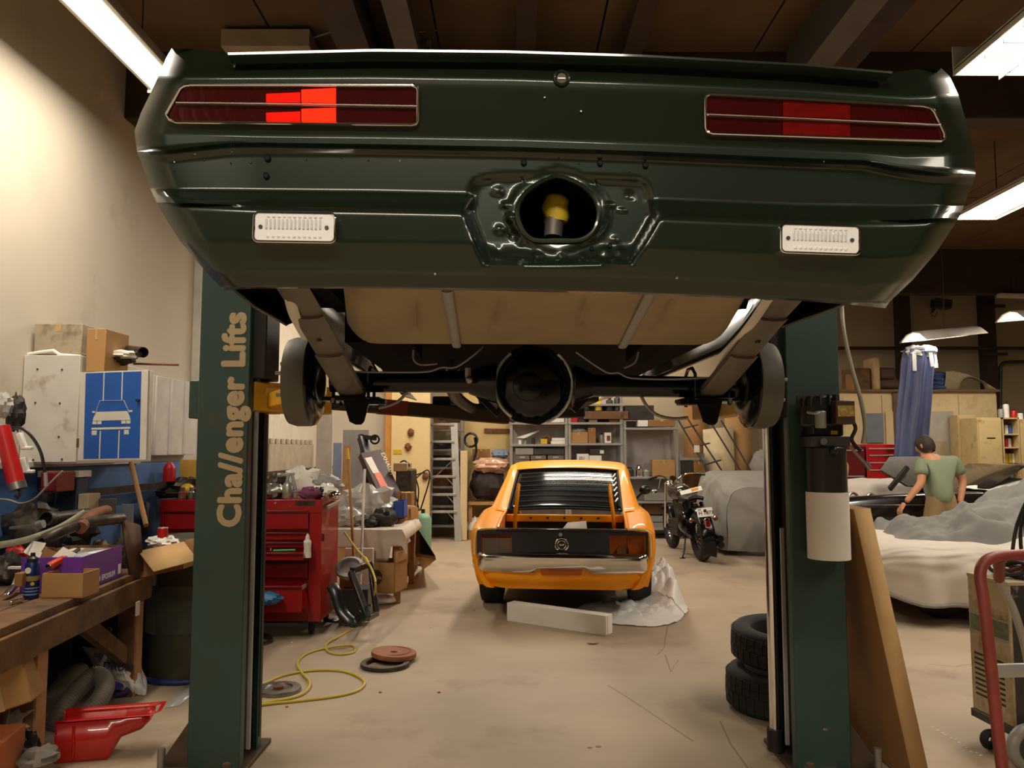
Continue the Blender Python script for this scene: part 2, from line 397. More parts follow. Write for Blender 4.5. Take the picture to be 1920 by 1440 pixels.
rows = [(TOP, .05),
 ([(312,108),(372,112),(432,116),(700,113),(952,115),(1200,122),(1500,138),(1660,152),(1725,146),(1780,142)], .035),
 ([(306,122),(365,124),(432,124),(700,122),(952,124),(1200,131),(1500,147),(1660,160),(1725,158),(1787,156)], .025),
 ([(297,143),(360,146),(700,144),(960,148),(1200,156),(1500,169),(1700,183),(1797,178)], .002),
 ([(288,162),(345,158),(700,158),(960,162),(1200,170),(1500,182),(1700,196),(1803,198)], .004),
 ([(264,212),(345,214),(700,216),(960,220),(1200,226),(1500,236),(1700,246),(1817,246)], .022),
 ([(252,246),(330,250),(480,256),(700,258),(960,262),(1200,270),(1500,282),(1620,288),(1700,294),(1826,284)], .036),
 ([(257,284),(300,284),(345,277),(430,268),(480,267),(700,270),(960,275),(1200,283),(1500,296),(1620,300),(1680,313),(1760,324),(1829,326)], .032),
 ([(259,290),(300,291),(345,284),(430,275),(480,274),(700,277),(960,282),(1200,290),(1500,303),(1620,307),(1680,320),(1760,330),(1828,332)], .05),
 ([(263,300),(302,306),(350,300),(430,291),(480,289),(700,290),(960,294),(1200,302),(1500,315),(1620,320),(1680,333),(1750,343),(1823,346)], .062),
 ([(281,352),(330,356),(480,358),(700,360),(960,366),(1200,374),(1500,386),(1700,388),(1808,384)], .067),
 ([(288,368),(345,370),(480,373),(700,377),(960,382),(1200,390),(1500,402),(1700,403),(1803,398)], .03),
 ([(295,382),(360,383),(480,388),(700,392),(960,397),(1200,404),(1500,416),(1700,414),(1797,409)], .004),
 ([(300,391),(365,391),(480,396),(700,400),(960,405),(1200,412),(1500,424),(1700,422),(1792,418)], -.002),
 ([(336,450),(400,450),(700,452),(960,456),(1200,462),(1500,476),(1650,482),(1755,474)], .004),
 ([(388,512),(450,512),(700,512),(960,515),(1200,520),(1500,534),(1620,540),(1712,524)], .028),
 ([(412,538),(470,538),(700,538),(960,542),(1200,548),(1500,560),(1600,566),(1668,566)], .06),
 ([(420,545),(475,541),(700,541),(960,546),(1200,552),(1500,564),(1600,572),(1660,578)], .10)]
RX = [(r[0][0][0], r[0][-1][0]) for r in rows]
SUB = [2,3,6,3,8,6,6,4,4,10,8,6,3,10,10,6,3]
VS = [i + k/SUB[i] for i in range(len(SUB)) for k in range(SUB[i])] + [len(SUB)]
def ytop(x): return interp([(880,352),(892,336),(925,327),(1003,326),(1025,318),(1048,314),(1075,319),(1100,330),(1200,334),(1214,342),(1224,356)], x)
def xle(y): return interp([(330,882),(352,876),(395,864),(425,874),(450,884),(487,900)], y)
def xre(y): return interp([(330,1222),(356,1226),(405,1242),(430,1228),(460,1210),(487,1192)], y)
DENTS = [(933,358,14,.007),(948,384,10,.008),(936,430,11,.008),(962,440,12,-.009),(975,455,9,.007),(1008,480,15,.009),(1052,482,11,.008),(1092,482,9,.008),
 (1133,471,9,.008),(1144,384,9,.007),(1181,368,9,-.008),(1166,394,7,.006),(1152,450,9,.006),(957,408,11,.012),(935,470,10,-.006),(1160,470,8,.006)]
HOLE = [(1046,331),(1068,337),(1090,348),(1110,366),(1121,388),(1122,410),(1114,432),(1100,445),(1082,451),(1046,452),(1006,451),(990,444),(978,430),(971,410),(971,388),(982,366),(1000,350),(1022,338)]
def rear(u, j):
    i = min(int(j), len(rows)-2); t = j - i
    a, da = rows[i]; b, db = rows[i+1]
    x0, x1 = lerp(RX[i][0], RX[i+1][0], t), lerp(RX[i][1], RX[i+1][1], t)
    x = lerp(x0, x1, u)
    y = lerp(interp(a, lerp(RX[i][0], RX[i][1], u)), interp(b, lerp(RX[i+1][0], RX[i+1][1], u)), t)
    d = lerp(da, db, t)
    e = max(0, 1 - u/.035, 1 - (1-u)/.035); d += .06*e*e
    if i in (7, 8, 9, 10, 11):                      # the bumper recess runs out towards the corners
        e2 = max(sm(.14, .03, u), sm(.86, .97, u)); d -= .02*e2
    w = min(sm(0, 24, x - xle(y)), sm(0, 24, xre(y) - x), sm(0, 13, y - ytop(x)), sm(496, 487, y))
    if w > 0:
        dp = .082 - .02*sm(455, 492, y)
        for cx, cy, rr, h in DENTS:
            q = ((x-cx)**2 + (y-cy)**2)**.5/rr
            if q < 1: dp -= h*(1-q*q)**2*1.3
        hr = ((x-1046)**2/82**2 + (y-398)**2/66**2)**.5
        dp -= .014*sm(1.25, 1.0, hr)
        d = lerp(d, max(d, dp), w)
    return x, y, d
def inhole(x, y, poly=HOLE):
    c = False; n = len(poly)
    for i in range(n):
        (x0, y0), (x1, y1) = poly[i], poly[i-1]
        if (y0 > y) != (y1 > y) and x < (x1-x0)*(y-y0)/(y1-y0)+x0: c = not c
    return c
NU = 270
g = MB(); vs = []
for j in VS:
    for i in range(NU+1):
        x, y, d = rear(i/NU, j); vs.append((x, y, FB(x, y, d)))
fs = []
for jj in range(len(VS)-1):
    for i in range(NU):
        a = jj*(NU+1)+i; q = (a, a+1, a+NU+2, a+NU+1)
        cx = sum(vs[k][0] for k in q)/4; cy = sum(vs[k][1] for k in q)/4
        if not inhole(cx, cy): fs.append(q)
g.add([p[2] for p in vs], fs)
obj('rear_panel', g, M_green, car, ang=75)
HC = (1046, 398)
BIN = {}
for x, y, p in vs: BIN.setdefault((int(x//12), int(y//10)), []).append((x, y, (p - FO).dot(fwd)))
def sd(x, y):                                       # how far forward the panel lies at a pixel
    b = [q for i in (-1, 0, 1) for j in (-1, 0, 1) for q in BIN.get((int(x//12)+i, int(y//10)+j), ())]
    if not b: return .05
    b = sorted(((q[0]-x)**2+(q[1]-y)**2, q[2]) for q in b)[:6]; w = [1/(q[0]+1.) for q in b]
    return sum(i*q[1] for i, q in zip(w, b))/sum(w)
rim = [FB(x, y, .066) for x, y in HOLE]
obj('filler_opening_rim', MB().tube(spl(rim, 4, True), .0065, 8, closed=True), M_green, car)
box = MB(); z0 = FL(0, .09, 0)
rin = [FB(x + (x-HC[0])*.04, y + (y-HC[1])*.04, .07) for x, y in HOLE]; rout = [p + fwd*.45 for p in rin]
box.loft([rin, rout], caps=False); box.add(rout, [tuple(range(len(rout)))])
obj('trunk_cavity', box, M_under, car)
nk = MB().cyl(FB(1037, 446, .16), FB(1040, 400, .17), .023, .024, 20)
obj('filler_neck', nk, M_spring, car)
M_tape = mat('yellow_tape', (214, 188, 40), .55, var=.08, scale=30)
tp = MB(); yy = [(417,.030),(408,.0315),(399,.033),(391,.0325),(383,.0332),(375,.031),(369,.026),(366,.016),(365,.002)]
rings = []
for k, (py, r) in enumerate(yy):
    c = FB(1042+2*math.sin(k*1.7), py, .17); rings.append([c + fx*(r*math.cos(a)*(1+.07*math.sin(3*a+k*1.3))) + fwd*(r*.9*math.sin(a)) for a in (2*math.pi*q/18 for q in range(18))])
tp.loft(rings); obj('tape_cap', tp, M_tape, car, ang=60)['label'] = 'yellow tape over the filler neck'
obj('hanging_wire', MB().tube(spl([FB(1097, 350, .3), FB(1099, 372, .26), FB(1094, 395, .27), FB(1090, 420, .26), FB(1091, 450, .27)], 5), .0012, 6), M_rust, car)
# --- deck lid
def lidrow(f): return [f(i/90) for i in range(91)]
LT = [(432,101),(700,94),(952,97),(1200,105),(1500,122),(1666,137)]; LB_ = [(434,119),(700,113),(952,115),(1200,122),(1500,138),(1660,152)]
def lid(u, k):
    xt, xb = lerp(432, 1668, u), lerp(434, 1660, u)
    a, b = FB(xt, interp(LT, xt), 0), FB(xb, interp(LB_, xb), 0)
    off = [(.55, 0, .018), (.06, 0, .012), (.01, 0, .006), (-.012, .12, 0), (-.022, .35, 0), (-.022, .6, 0), (-.008, .9, 0), (.012, 1.0, 0), (.05, 1.0, 0)][k]
    p = a.lerp(b, off[1]); return p + fwd*off[0] + V((0, 0, off[2]))
lg = MB().loft([[lid(i/90, k) for k in range(9)] for i in range(91)], closed=False)
lg.add([lid(0, k) for k in range(9)], [tuple(range(9))]); lg.add([lid(1, k) for k in range(9)], [tuple(range(9))])
obj('deck_lid', lg, M_green, car, ang=60)
dk = MB(); tA = [FB(x, y, .05) for x, y in TOP]
dk.loft([tA, [p + fwd*.2 + V((0,0,-.006)) for p in tA], [p + fwd*.9 for p in tA]], closed=False)
obj('deck', dk, M_green, car)
obj('trunk_lock', MB().cyl(FB(1053, 147, .012), FB(1053, 147, -.006), .0115, n=20).box(FB(1053, 147, -.007), (.017, .003, .003)), M_steel, car)
obj('lock_ring', MB().torus(FB(1053, 146, .0), .0165, .004, 24, 8, fwd), M_green, car)
# --- body sides, roof, hood
def hw(z):
    return interp([(1.845,.76),(1.875,.80),(1.96,.875),(2.035,.925),(2.12,.955),(2.2,.975),(2.24,.972),(2.32,.935),(2.36,.905),(2.40,.86)], z)
def zbot(y):
    b = 1.845 + .02*sm(.1, .7, y)
    for c, r in ((1.09, .37), (3.78, .37)):
        if abs(y-c) < r: b = max(b, 1.80 + (r*r-(y-c)**2)**.5*.9)
    return b
for s in (-1, 1):
    ys = [.13, .2, .3, .4, .5, .6, .68, .719, .722, .73, .76, .82, .92, 1.09, 1.26, 1.36, 1.42, 1.45, 1.458, 1.462, 1.6, 2, 2.4, 3, 3.38, 3.41, 3.415, 3.5, 3.78, 4.05, 4.14, 4.15, 4.155, 4.3, 4.5, 4.7]
    rg = []
    for y in ys:
        tap = 1 - .06*sm(4.2, 4.7, y) - .02*sm(.3, .1, y)
        zb = zbot(y); rg.append([FO + fx*(s*hw(zz)*tap) + fwd*y + V((0, 0, zz-1.84)) for zz in (lerp(2.40, zb, t/14) for t in range(15))])
    obj('quarter_panel', MB().loft(rg, closed=False), M_green, car, solid=.008, ang=50)
    ec = []
    for k in range(9):
        zz = lerp(1.866, 2.05, k/8); ec.append((zz, hw(zz)))
    cap = MB().add([FO + fx*(s*(h-.004)) + fwd*.715 + V((0,0,z-1.84)) for z, h in ec] + [FO + fx*(s*(h-.10)) + fwd*.70 + V((0,0,max(z, 1.9)-1.84)) for z, h in ec],
        [(k, k+1, k+10, k+9) for k in range(8)])
    obj('wheelhouse_edge', cap, M_under, car, solid=.006)
    inner = MB().loft([[FL(s*.80, y, z-1.84) for z in (1.93, 2.1, 2.25)] for y in (.14, .4, .7)], closed=False)
    obj('inner_panel', inner, M_under, car, solid=.006)
top = MB()
prof = [(.85,2.385),(1.1,2.44),(1.6,2.64),(2.1,2.72),(2.6,2.70),(3.0,2.52),(3.25,2.40)]
top.loft([[FL(s*w_, y, z-1.84-dz) for s, w_, dz in ((-1,.78,z-2.385 if z > 2.385 else 0),(-1,.60,.01),(-.5,.6,0),(0,.6,-.01),(.5,.6,0),(1,.60,.01),(1,.78,z-2.385 if z > 2.385 else 0))] for y, z in prof], closed=False)
obj('roof', top, M_green, car)
obj('hood', MB().loft([[FL(x, y, z-1.84) for x, z in ((-.86,2.39),(-.5,2.42),(0,2.43),(.5,2.42),(.86,2.39))] for y in (3.2, 3.8, 4.4, 4.72)], closed=False), M_green, car)
obj('nose', MB().at(MX.Translation(FO) @ MX.Rotation(FRZ, 4, 'Z')).bx(-.85,.85,4.66,4.74,.12,.54), M_green, car)
T_ = MX.Translation(FO) @ MX.Rotation(FRZ, 4, 'Z')
lb = lambda: MB().at(T_)
obj('trunk_floor', lb().bx(-.80,.80,.13,.58,.30,.33), M_under, car)
for s in (-1, 1): obj('trunk_side', lb().bx(s*.575,s*.59,.13,.62,.06,.31), M_under, car)
obj('floor_pan', lb().bx(-.78,.78,.58,1.5,.20,.24).bx(-.74,.74,1.5,4.3,.07,.11).bx(-.74,.74,1.46,1.5,.07,.22), M_under, car)
for s in (-1, 1):
    obj('frame_rail', lb().bar((s*.50, .12, .17), (s*.50, .72, .14), .09, .10).bar((s*.50, .72, .14), (s*.48, 1.6, .05), .09, .09), M_under, car)
    obj('wheelhouse', lb().loft([[V((s*x, 1.09+r*math.cos(a), -.06+r*math.sin(a))) for a in (math.pi*(.22+.56*k/12) for k in range(13))] for x, r in ((.60,.40),(.90,.42))], closed=False), M_under, car, solid=.006)
# --- fuel tank
def tk(u, v):
    y = lerp(.17, .82, v); zc = lerp(.035, -.035, v)
    hwid = lerp(.525, .62, v); q_ = max(0, (v-.78)/.22); hwid -= .15*(1-max(0, 1-q_*q_)**.5)
    x = lerp(-hwid, hwid, u); e = max(0, abs(x)-(hwid-.06))/.06
    z = zc + .05*e*e + (.03*sm(.90, 1., v)) - .006*math.sin(u*40)*.0
    for rx in (-.36, -.13, .10, .33): z += .014*math.exp(-((x-rx-.05*(v-.3)*(1 if rx > 0 else -1))/.011)**2)*sm(.05,.2,v)*sm(.75,.6,v)
    return T_ @ V((x + .008, y, z))
tg = MB().grid(tk, 90, 26)
edge = [tk(0, j/26) for j in range(27)]; edge2 = [tk(1, j/26) for j in range(27)]
for e_ in (edge, edge2): tg.loft([e_, [V((p.x, p.y, p.z+.03)) for p in e_]], closed=False)
fr = [tk(i/90, 1) for i in range(91)]; tg.loft([fr, [V((p.x, p.y, p.z+.06)) for p in fr]], closed=False)
obj('fuel_tank', tg, M_tank, car, ang=60)
for x in (-.255, .255):
    sx = .03 if x > 0 else -.0
    pts = [T_ @ V((x+sx*v+.0, lerp(.165, .83, v), lerp(.035, -.035, v)+.03*sm(.90, 1., v)-.007)) for v in (k/12 for k in range(13))]
    obj('tank_strap', MB().tube(pts, (.014, .005), 8, flat=fx), M_galv, car)
sm_ = [V((p.x, p.y-.004, p.z+.012)) for p in fr]
obj('tank_seam', MB().tube(sm_[2:-2], (.010, .004), 6, flat=(0, 1, 0)), M_tank, car)
# --- axle
AX = FL(0, 1.06, 0)
def AP(px, py, y=1.06): return FB(px, py, y)
ctr = AP(998, 722)
obj('axle_tube', MB().cyl(AP(620, 716), AP(900, 716), .037, .040, 18).cyl(AP(880, 717), AP(930, 719), .042, .075, 18), M_gloss_black, car)
obj('axle_tube', MB().cyl(AP(1075, 722), AP(1110, 723), .075, .042, 18).cyl(AP(1100, 723), AP(1380, 727), .040, .037, 18), M_gloss_black, car)
RD = .142
hs = MB().cyl(ctr + fwd*.22, ctr + fwd*.02, .07, RD*.93, 24)
obj('differential_housing', hs, M_gloss_black, car)
MC = MX((fx, V((0,0,1)), -fwd)).transposed().to_4x4(); MC.translation = ctr
ring = [(RD*(1 + (.03 if k % 2 else -.015))*math.cos(2*math.pi*(k+.5)/20), RD*(1 + (.03 if k % 2 else -.015))*math.sin(2*math.pi*(k+.5)/20)) for k in range(20)]
obj('cover_flange', MB().prism(ring, -.02, .012, MC), M_gloss_black, car, bevel=.003)
obj('differential_cover', MB().lathe([(RD*.86,.012),(RD*.80,.035),(RD*.70,.055),(RD*.45,.066),(0.001,.070)], 32, MC), M_gloss_black, car, ang=60)
obj('cover_boss', MB().lathe([(.055,.03),(.05,.085),(.035,.092),(.001,.094)], 20, MC @ MX.Translation(V((-.02,-.01,0)))), M_gloss_black, car)
obj('cover_rib', MB().at(MC).bar((.0,.02,.066),(.095,.072,.04),.02,.012).bar((.03,.10,.03),(-.03,.105,.03),.014,.02), M_gloss_black, car)
M_rim_glint = mat('rim_glint_pale', (200, 202, 206), .25, .2, var=.3, scale=20)  # pale tone paints highlights onto the differential cover rim
for k in range(12):
    a = 2*math.pi*(k+.25)/12
    obj('cover_bolt', MB().cyl(MC @ V((RD*.93*math.cos(a), RD*.93*math.sin(a), .01)), MC @ V((RD*.93*math.cos(a), RD*.93*math.sin(a), .022)), .009, n=6), M_gloss_black, car)
obj('rim_glint', MB().tube([MC @ V((RD*.95*math.cos(a), RD*.95*math.sin(a), .018)) for a in (R(125+112*k/20) for k in range(21))], (.013, .006), 8, flat=(0, 1, 0)), M_rim_glint, car)
obj('rim_glint', MB().tube([MC @ V((RD*1.0*math.cos(a), RD*1.0*math.sin(a), .018)) for a in (R(-70+120*k/20) for k in range(21))], .0055, 8), M_rim_glint, car)
obj('axle_vent', MB().cyl(AP(878, 708, 1.0), AP(878, 690, 1.0), .012, n=10).ell(AP(880, 712, .99), .014), M_steel, car)
for a_, b_ in (((890,735),(935,778)),((1075,770),(1110,735))): obj('axle_brace', MB().bar(AP(*a_), AP(*b_), .012, .02), M_gloss_black, car)
# --- brake drums, springs
for s, px, pl, pr in ((-1, 575, 537, 612), (1, 1415, 1378, 1453)):
    c = AP(px, 716 if s < 0 else 722); n_ = fx*s
    MD = MX((fwd, V((0,0,1)), -n_ if True else n_)).transposed().to_4x4(); MD = frame(n_); MD.translation = c
    obj('brake_drum', MB().lathe([(.150,-.03),(.158,-.02),(.158,.03),(.150,.055),(.06,.06),(.05,.075),(.001,.075)], 36, MD), M_drum, car)
    obj('backing_plate', MB().lathe([(.001,-.035),(.08,-.05),(.13,-.045),(.155,-.03),(.156,-.02)], 36, MD), M_gloss_black, car)
    for k in range(5):
        a = 2*math.pi*k/5+.4; q = MD @ V((.065*math.cos(a), .065*math.sin(a), .06))
        obj('wheel_stud', MB().cyl(q, q + n_*.035, .007, n=8), M_steel, car)
    X = s*.63 - (.0 if s < 0 else -.005)
    for q, (y0, y1, dz, wd) in enumerate(((.14, 1.06, 0., .044), (.46, 1.05, -.010, .0445), (.68, 1.04, -.02, .045))):
        def zz(y): return interp([(.1,.10),(.3,.065),(.5,.01),(.7,-.06),(.9,-.125),(1.06,-.165)], y) + dz
        pts = [T_ @ V((X + s*.044*sm(1.06, .14, lerp(y0, y1, t/10)), lerp(y0, y1, t/10), zz(lerp(y0, y1, t/10)))) for t in range(11)]
        obj('spring_leaf', MB().tube(pts, (wd*1.0, .010), 4 if False else 8, flat=fx), M_spring, car, ang=60)
    obj('spring_bolt', MB().cyl(T_ @ V((X + s*.026, .58, zz(.58)-.006)), T_ @ V((X + s*.026, .58, zz(.58)+.018)), .008, n=8), M_dsteel, car)
    obj('spring_perch', lb().box((X, 1.06, -.19), (.20, .16, .014)).box((X, 1.06, -.14), (.11, .14, .03)).bar((X, 1.0, -.20), (X - s*.12, 1.0, -.20), .06, .02), M_gloss_black, car, bevel=.003)
    for dx in (-.06, .06):
        ub = [T_ @ V((X+dx, .99, -.21)), T_ @ V((X+dx, .99, -.10)), T_ @ V((X+dx, 1.03, -.075)), T_ @ V((X+dx, 1.09, -.075)), T_ @ V((X+dx, 1.13, -.10)), T_ @ V((X+dx, 1.13, -.21))]
        obj('spring_clamp', MB().tube(ub, .006, 8), M_gloss_black, car)
        obj('clamp_nut', MB().cyl(T_ @ V((X+dx, .985, -.205)), T_ @ V((X+dx, .985, -.188)), .010, n=6), M_chrome, car)
    m = V((X - s*.0, .98, -.2))
    obj('shock_bracket', MB().at(T_).prism([(-.045,.03),(.05,.03),(.03,-.05),(.02,-.06),(-.0,-.06),(-.02,-.05)], 0, .006, MX(((1,0,0,X-s*.02),(0,0,1,.97),(0,1,0,-.22),(0,0,0,1)))), M_gloss_black, car)
    hp = [FB(*q) for q in (((541,541,.34),(547,575,.40),(556,600,.48),(574,634,.66)) if s < 0 else ((1440,560,.34),(1414,600,.46),(1384,640,.64),(1350,690,.88)))]
    obj('shock_strut', MB().tube(spl(hp, 5), (.016, .006), 8, flat=fx), M_white, car)
for x in (-.63, .635): obj('shackle', lb().box((x*1.08, .14, .10), (.085, .03, .09)), M_spring, car)
obj('brake_line', MB().tube(spl([AP(612,676,.98), AP(640,692,.98), AP(668,697,.98), AP(735,698,.98), AP(800,697,.98), AP(828,689,.98), AP(856,688,.98), AP(893,662,.98), AP(905,650,1.0)], 4), .0035, 6), M_galv, car)
obj('brake_line', MB().tube(spl([AP(1080,660,.98), AP(1135,697,.98), AP(1160,699,.98), AP(1185,709,.98), AP(1270,711,.98), AP(1350,707,.98)], 4), .0035, 6), M_galv, car)
obj('brake_line', MB().tube(spl([FB(775,656,1.0), FB(776,675,1.0), FB(790,684,1.0), FB(820,682,1.0)], 4), .0035, 6), M_galv, car)
obj('brake_line', MB().tube(spl([FB(1197,660,1.0), FB(1190,680,1.0), FB(1170,690,1.0)], 4), .0035, 6), M_galv, car)
obj('parking_brake_cable', MB().tube(spl([AP(766,730), AP(752,748), AP(735,758), AP(710,765)], 5), .006, 8), M_galv, car)
obj('parking_brake_cable', MB().tube(spl([AP(1200,738), AP(1212,760), AP(1232,778), AP(1262,785), AP(1290,783)], 5), .006, 8), M_galv, car)
# --- mechanical parts further forward
obj('driveshaft', lb().cyl((0, 1.25, -.08), (0, 2.9, -.02), .04, n=14), M_under, car)
obj('transmission', lb().loft([[V((r*math.cos(a)*1.2, y, z+r*math.sin(a))) for a in (2*math.pi*k/12 for k in range(12))] for y, z, r in ((2.5,-.02,.07),(2.7,-.02,.12),(3.1,0,.15),(3.3,0,.2))]), M_grease, car)
obj('subframe', lb().bar((-.42,2.7,-.12),(-.42,4.3,-.12),.10,.10).bar((.42,2.7,-.05),(.42,4.3,-.05),.10,.10).bar((-.5,3.7,-.12),(.5,3.7,-.1),.16,.10), M_dark, car, bevel=.01)
obj('exhaust_pipe', lb().tube(spl([(-.3,1.5,-.02),(-.32,2.0,-.1),(-.25,2.6,-.14),(-.2,3.4,-.1)], 5), .03, 10), M_grease, car)
# --- tail lamps
for s, PO, bar_, seg in ((-1, [(312,214),(338,167),(345,161),(358,159),(772,160),(782,164),(784,172),(783,226),(780,232),(772,234),(330,229),(317,224)], ((331,193),(783,200)),
      [(336,430,M_lens),(430,498,M_lens),(498,564,M_refl2),(564,631,M_refl),(631,782,M_lens)]),
     (1, [(1323,184),(1325,179),(1332,177),(1730,198),(1745,202),(1752,209),(1771,250),(1771,259),(1764,265),(1336,250),(1326,247),(1323,240)], ((1324,215),(1762,235)),
      [(1324,1455,M_lens),(1455,1467,M_lens),(1467,1595,M_lens2),(1595,1762,M_lens)])):
    dd = lambda x, y: sd(x, y) - .009
    pl = [FB(x, y, dd(x, y)) for x, y in PO]
    tl = obj('tail_lamp', MB().tube(pl, .0036, 8, closed=True), M_chrome, car)
    n = len(PO)
    cav = MB(); 
    def edge(x, lo):
        ys = []
        for (xa, ya), (xb, yb) in zip(PO, PO[1:] + PO[:1]):
            if min(xa, xb) <= x <= max(xa, xb) and xa != xb: ys.append(ya + (yb-ya)*(x-xa)/(xb-xa))
        return (min(ys) if lo else max(ys)) if ys else PO[0][1]
    xs_ = [min(p[0] for p in PO)+.5 + (max(p[0] for p in PO)-min(p[0] for p in PO)-1)*k/60 for k in range(61)]
    cav.loft([[FB(x, lerp(edge(x, 1), edge(x, 0), t/5), dd(x, lerp(edge(x, 1), edge(x, 0), t/5))+.005) for t in range(6)] for x in xs_], closed=False)
    cv = obj('lens', cav, M_lens, tl, flat=True)
    (bx0, by0), (bx1, by1) = bar_
    obj('centre_bar', MB().tube([FB(lerp(bx0,bx1,t), lerp(by0,by1,t), dd(lerp(bx0,bx1,t), lerp(by0,by1,t))) for t in (k/12 for k in range(13))], (.0028, .006), 8, flat=(0,0,1)), M_chrome, tl)
    for k, (xa, xb, mm) in enumerate(seg):
        def yb(x, top):
            by = lerp(by0, by1, (x-bx0)/(bx1-bx0))
            if s < 0: t_ = interp([(312,214),(340,167),(352,161),(784,162)], x) if True else 0; b_ = interp([(312,214),(330,229),(784,233)], x)
            else: t_ = interp([(1322,179),(1332,179),(1735,200),(1750,207),(1771,250)], x); b_ = interp([(1322,246),(1336,250),(1764,264),(1771,258)], x)
            return (t_+3, by-4) if top else (by+4, b_-3)
        for top_ in (1, 0):
            gs = MB(); A_ = []
            xs = [lerp(xa+1, xb-1, q/6) for q in range(7)]
            def cut(x, ya, yb_):
                if mm in (M_refl, M_refl2):       # the painted reflection is a wedge
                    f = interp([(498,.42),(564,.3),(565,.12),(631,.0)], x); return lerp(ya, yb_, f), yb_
                return ya, yb_
            for x in xs:
                ya, yb2 = yb(x, top_); ya, yb2 = cut(x, ya, yb2)
                if yb2 < ya: yb2 = ya+.5
                A_.append((FB(x, ya, dd(x, ya)+.003), FB(x, yb2, dd(x, yb2)+.003)))
            gs.loft([[a, b] for a, b in A_], closed=False)
            if mm in (M_refl, M_refl2, M_lens2): obj('lens_reflection' if mm is not M_lens2 else 'reflector', gs, mm, tl, flat=True)  # 'reflector' here is the reflected light painted into the right lens
# --- reversing lamps
for nm, pc in (('l', [(475,398),(629,401),(632,457),(477,455)]), ('r', [(1462,420),(1612,425),(1610,480),(1461,475)])):
    q = [FB(x, y, -.02) for x, y in pc]; c = sum(q, V())/4
    xd = ((q[1]-q[0])+(q[2]-q[3])).normalized(); zd = ((q[0]-q[3])+(q[1]-q[2])); hh = zd.length/2; ww = ((q[1]-q[0]).length+(q[2]-q[3]).length)/2
    m = face_mat(c, xd, zd)
    rl = obj('reversing_lamp', MB().prism(rrect(ww, hh, .010), -.05, .004, m), M_chrome, car, bevel=.002)
    obj('bezel', MB().tube([m @ V((x, y, .005)) for x, y in rrect(ww-.004, hh-.004, .010)], .0035, 8, closed=True), M_chrome, rl)
    obj('lens', MB().prism(rrect(ww-.010, hh-.010, .008), .004, .0065, m), M_rev, rl)
    for k in range(14):
        x = -.062 + k*.124/13*.96
        obj('lens_rib', MB().at(m).box((x, .007, .008), (.0046, .022, .005)), M_revrib, rl, bevel=.001)
    for k in range(11):
        x = -.058 + k*.116/10
        obj('lens_bead', MB().at(m).ell((x, -.021, .007), (.0042, .0042, .003), 8, 5), M_rev, rl)
        obj('lens_bead', MB().at(m).ell((x, .0235, .007), (.0042, .003, .003), 8, 5), M_rev, rl)
    for x in (-.075, .072):
        obj('lens_screw', MB().at(m).cyl((x, -.0, .006), (x, 0, .0095), .0045, n=10), M_dsteel, rl)
# --- holes and specks left by the removed bumper
M_hole = mat('hole_black', (8, 8, 8), .8)
for x, y, r in ((502,297,.0065),(500,330,.006),(982,305,.006),(1125,306,.006),(1210,310,.006),(816,514,.003),(1268,522,.003),(1089,210,.0025),(1021,184,.0022),(1109,467,.004),(1143,461,.005)):
    d = sd(x, y)
    c = FB(x, y, d)
    u = obj('bolt_hole', MB().lathe([(r*1.25,-.001),(r*1.1,.003),(r*.8,.001),(.0001,.001)], 14, face_mat(c - fwd*.004, fx, V((0,0,1)))), M_hole if r > .0035 else M_steel, car)
for x, y in ((435,284),(366,289),(327,304),(326,320),(383,301),(470,305),(575,300),(640,296),(691,301),(750,302),(1048,297),(1085,307),(1180,322),(1495,318),(1424,314),(1468,312),(433,306),(1545,303),(1585,312),(1630,310),(1595,326)):
    obj('paint_speck', MB().ell(FB(x, y, sd(x, y)), .0025, 8, 5), M_green if (x*7) % 3 else M_chrome, car)
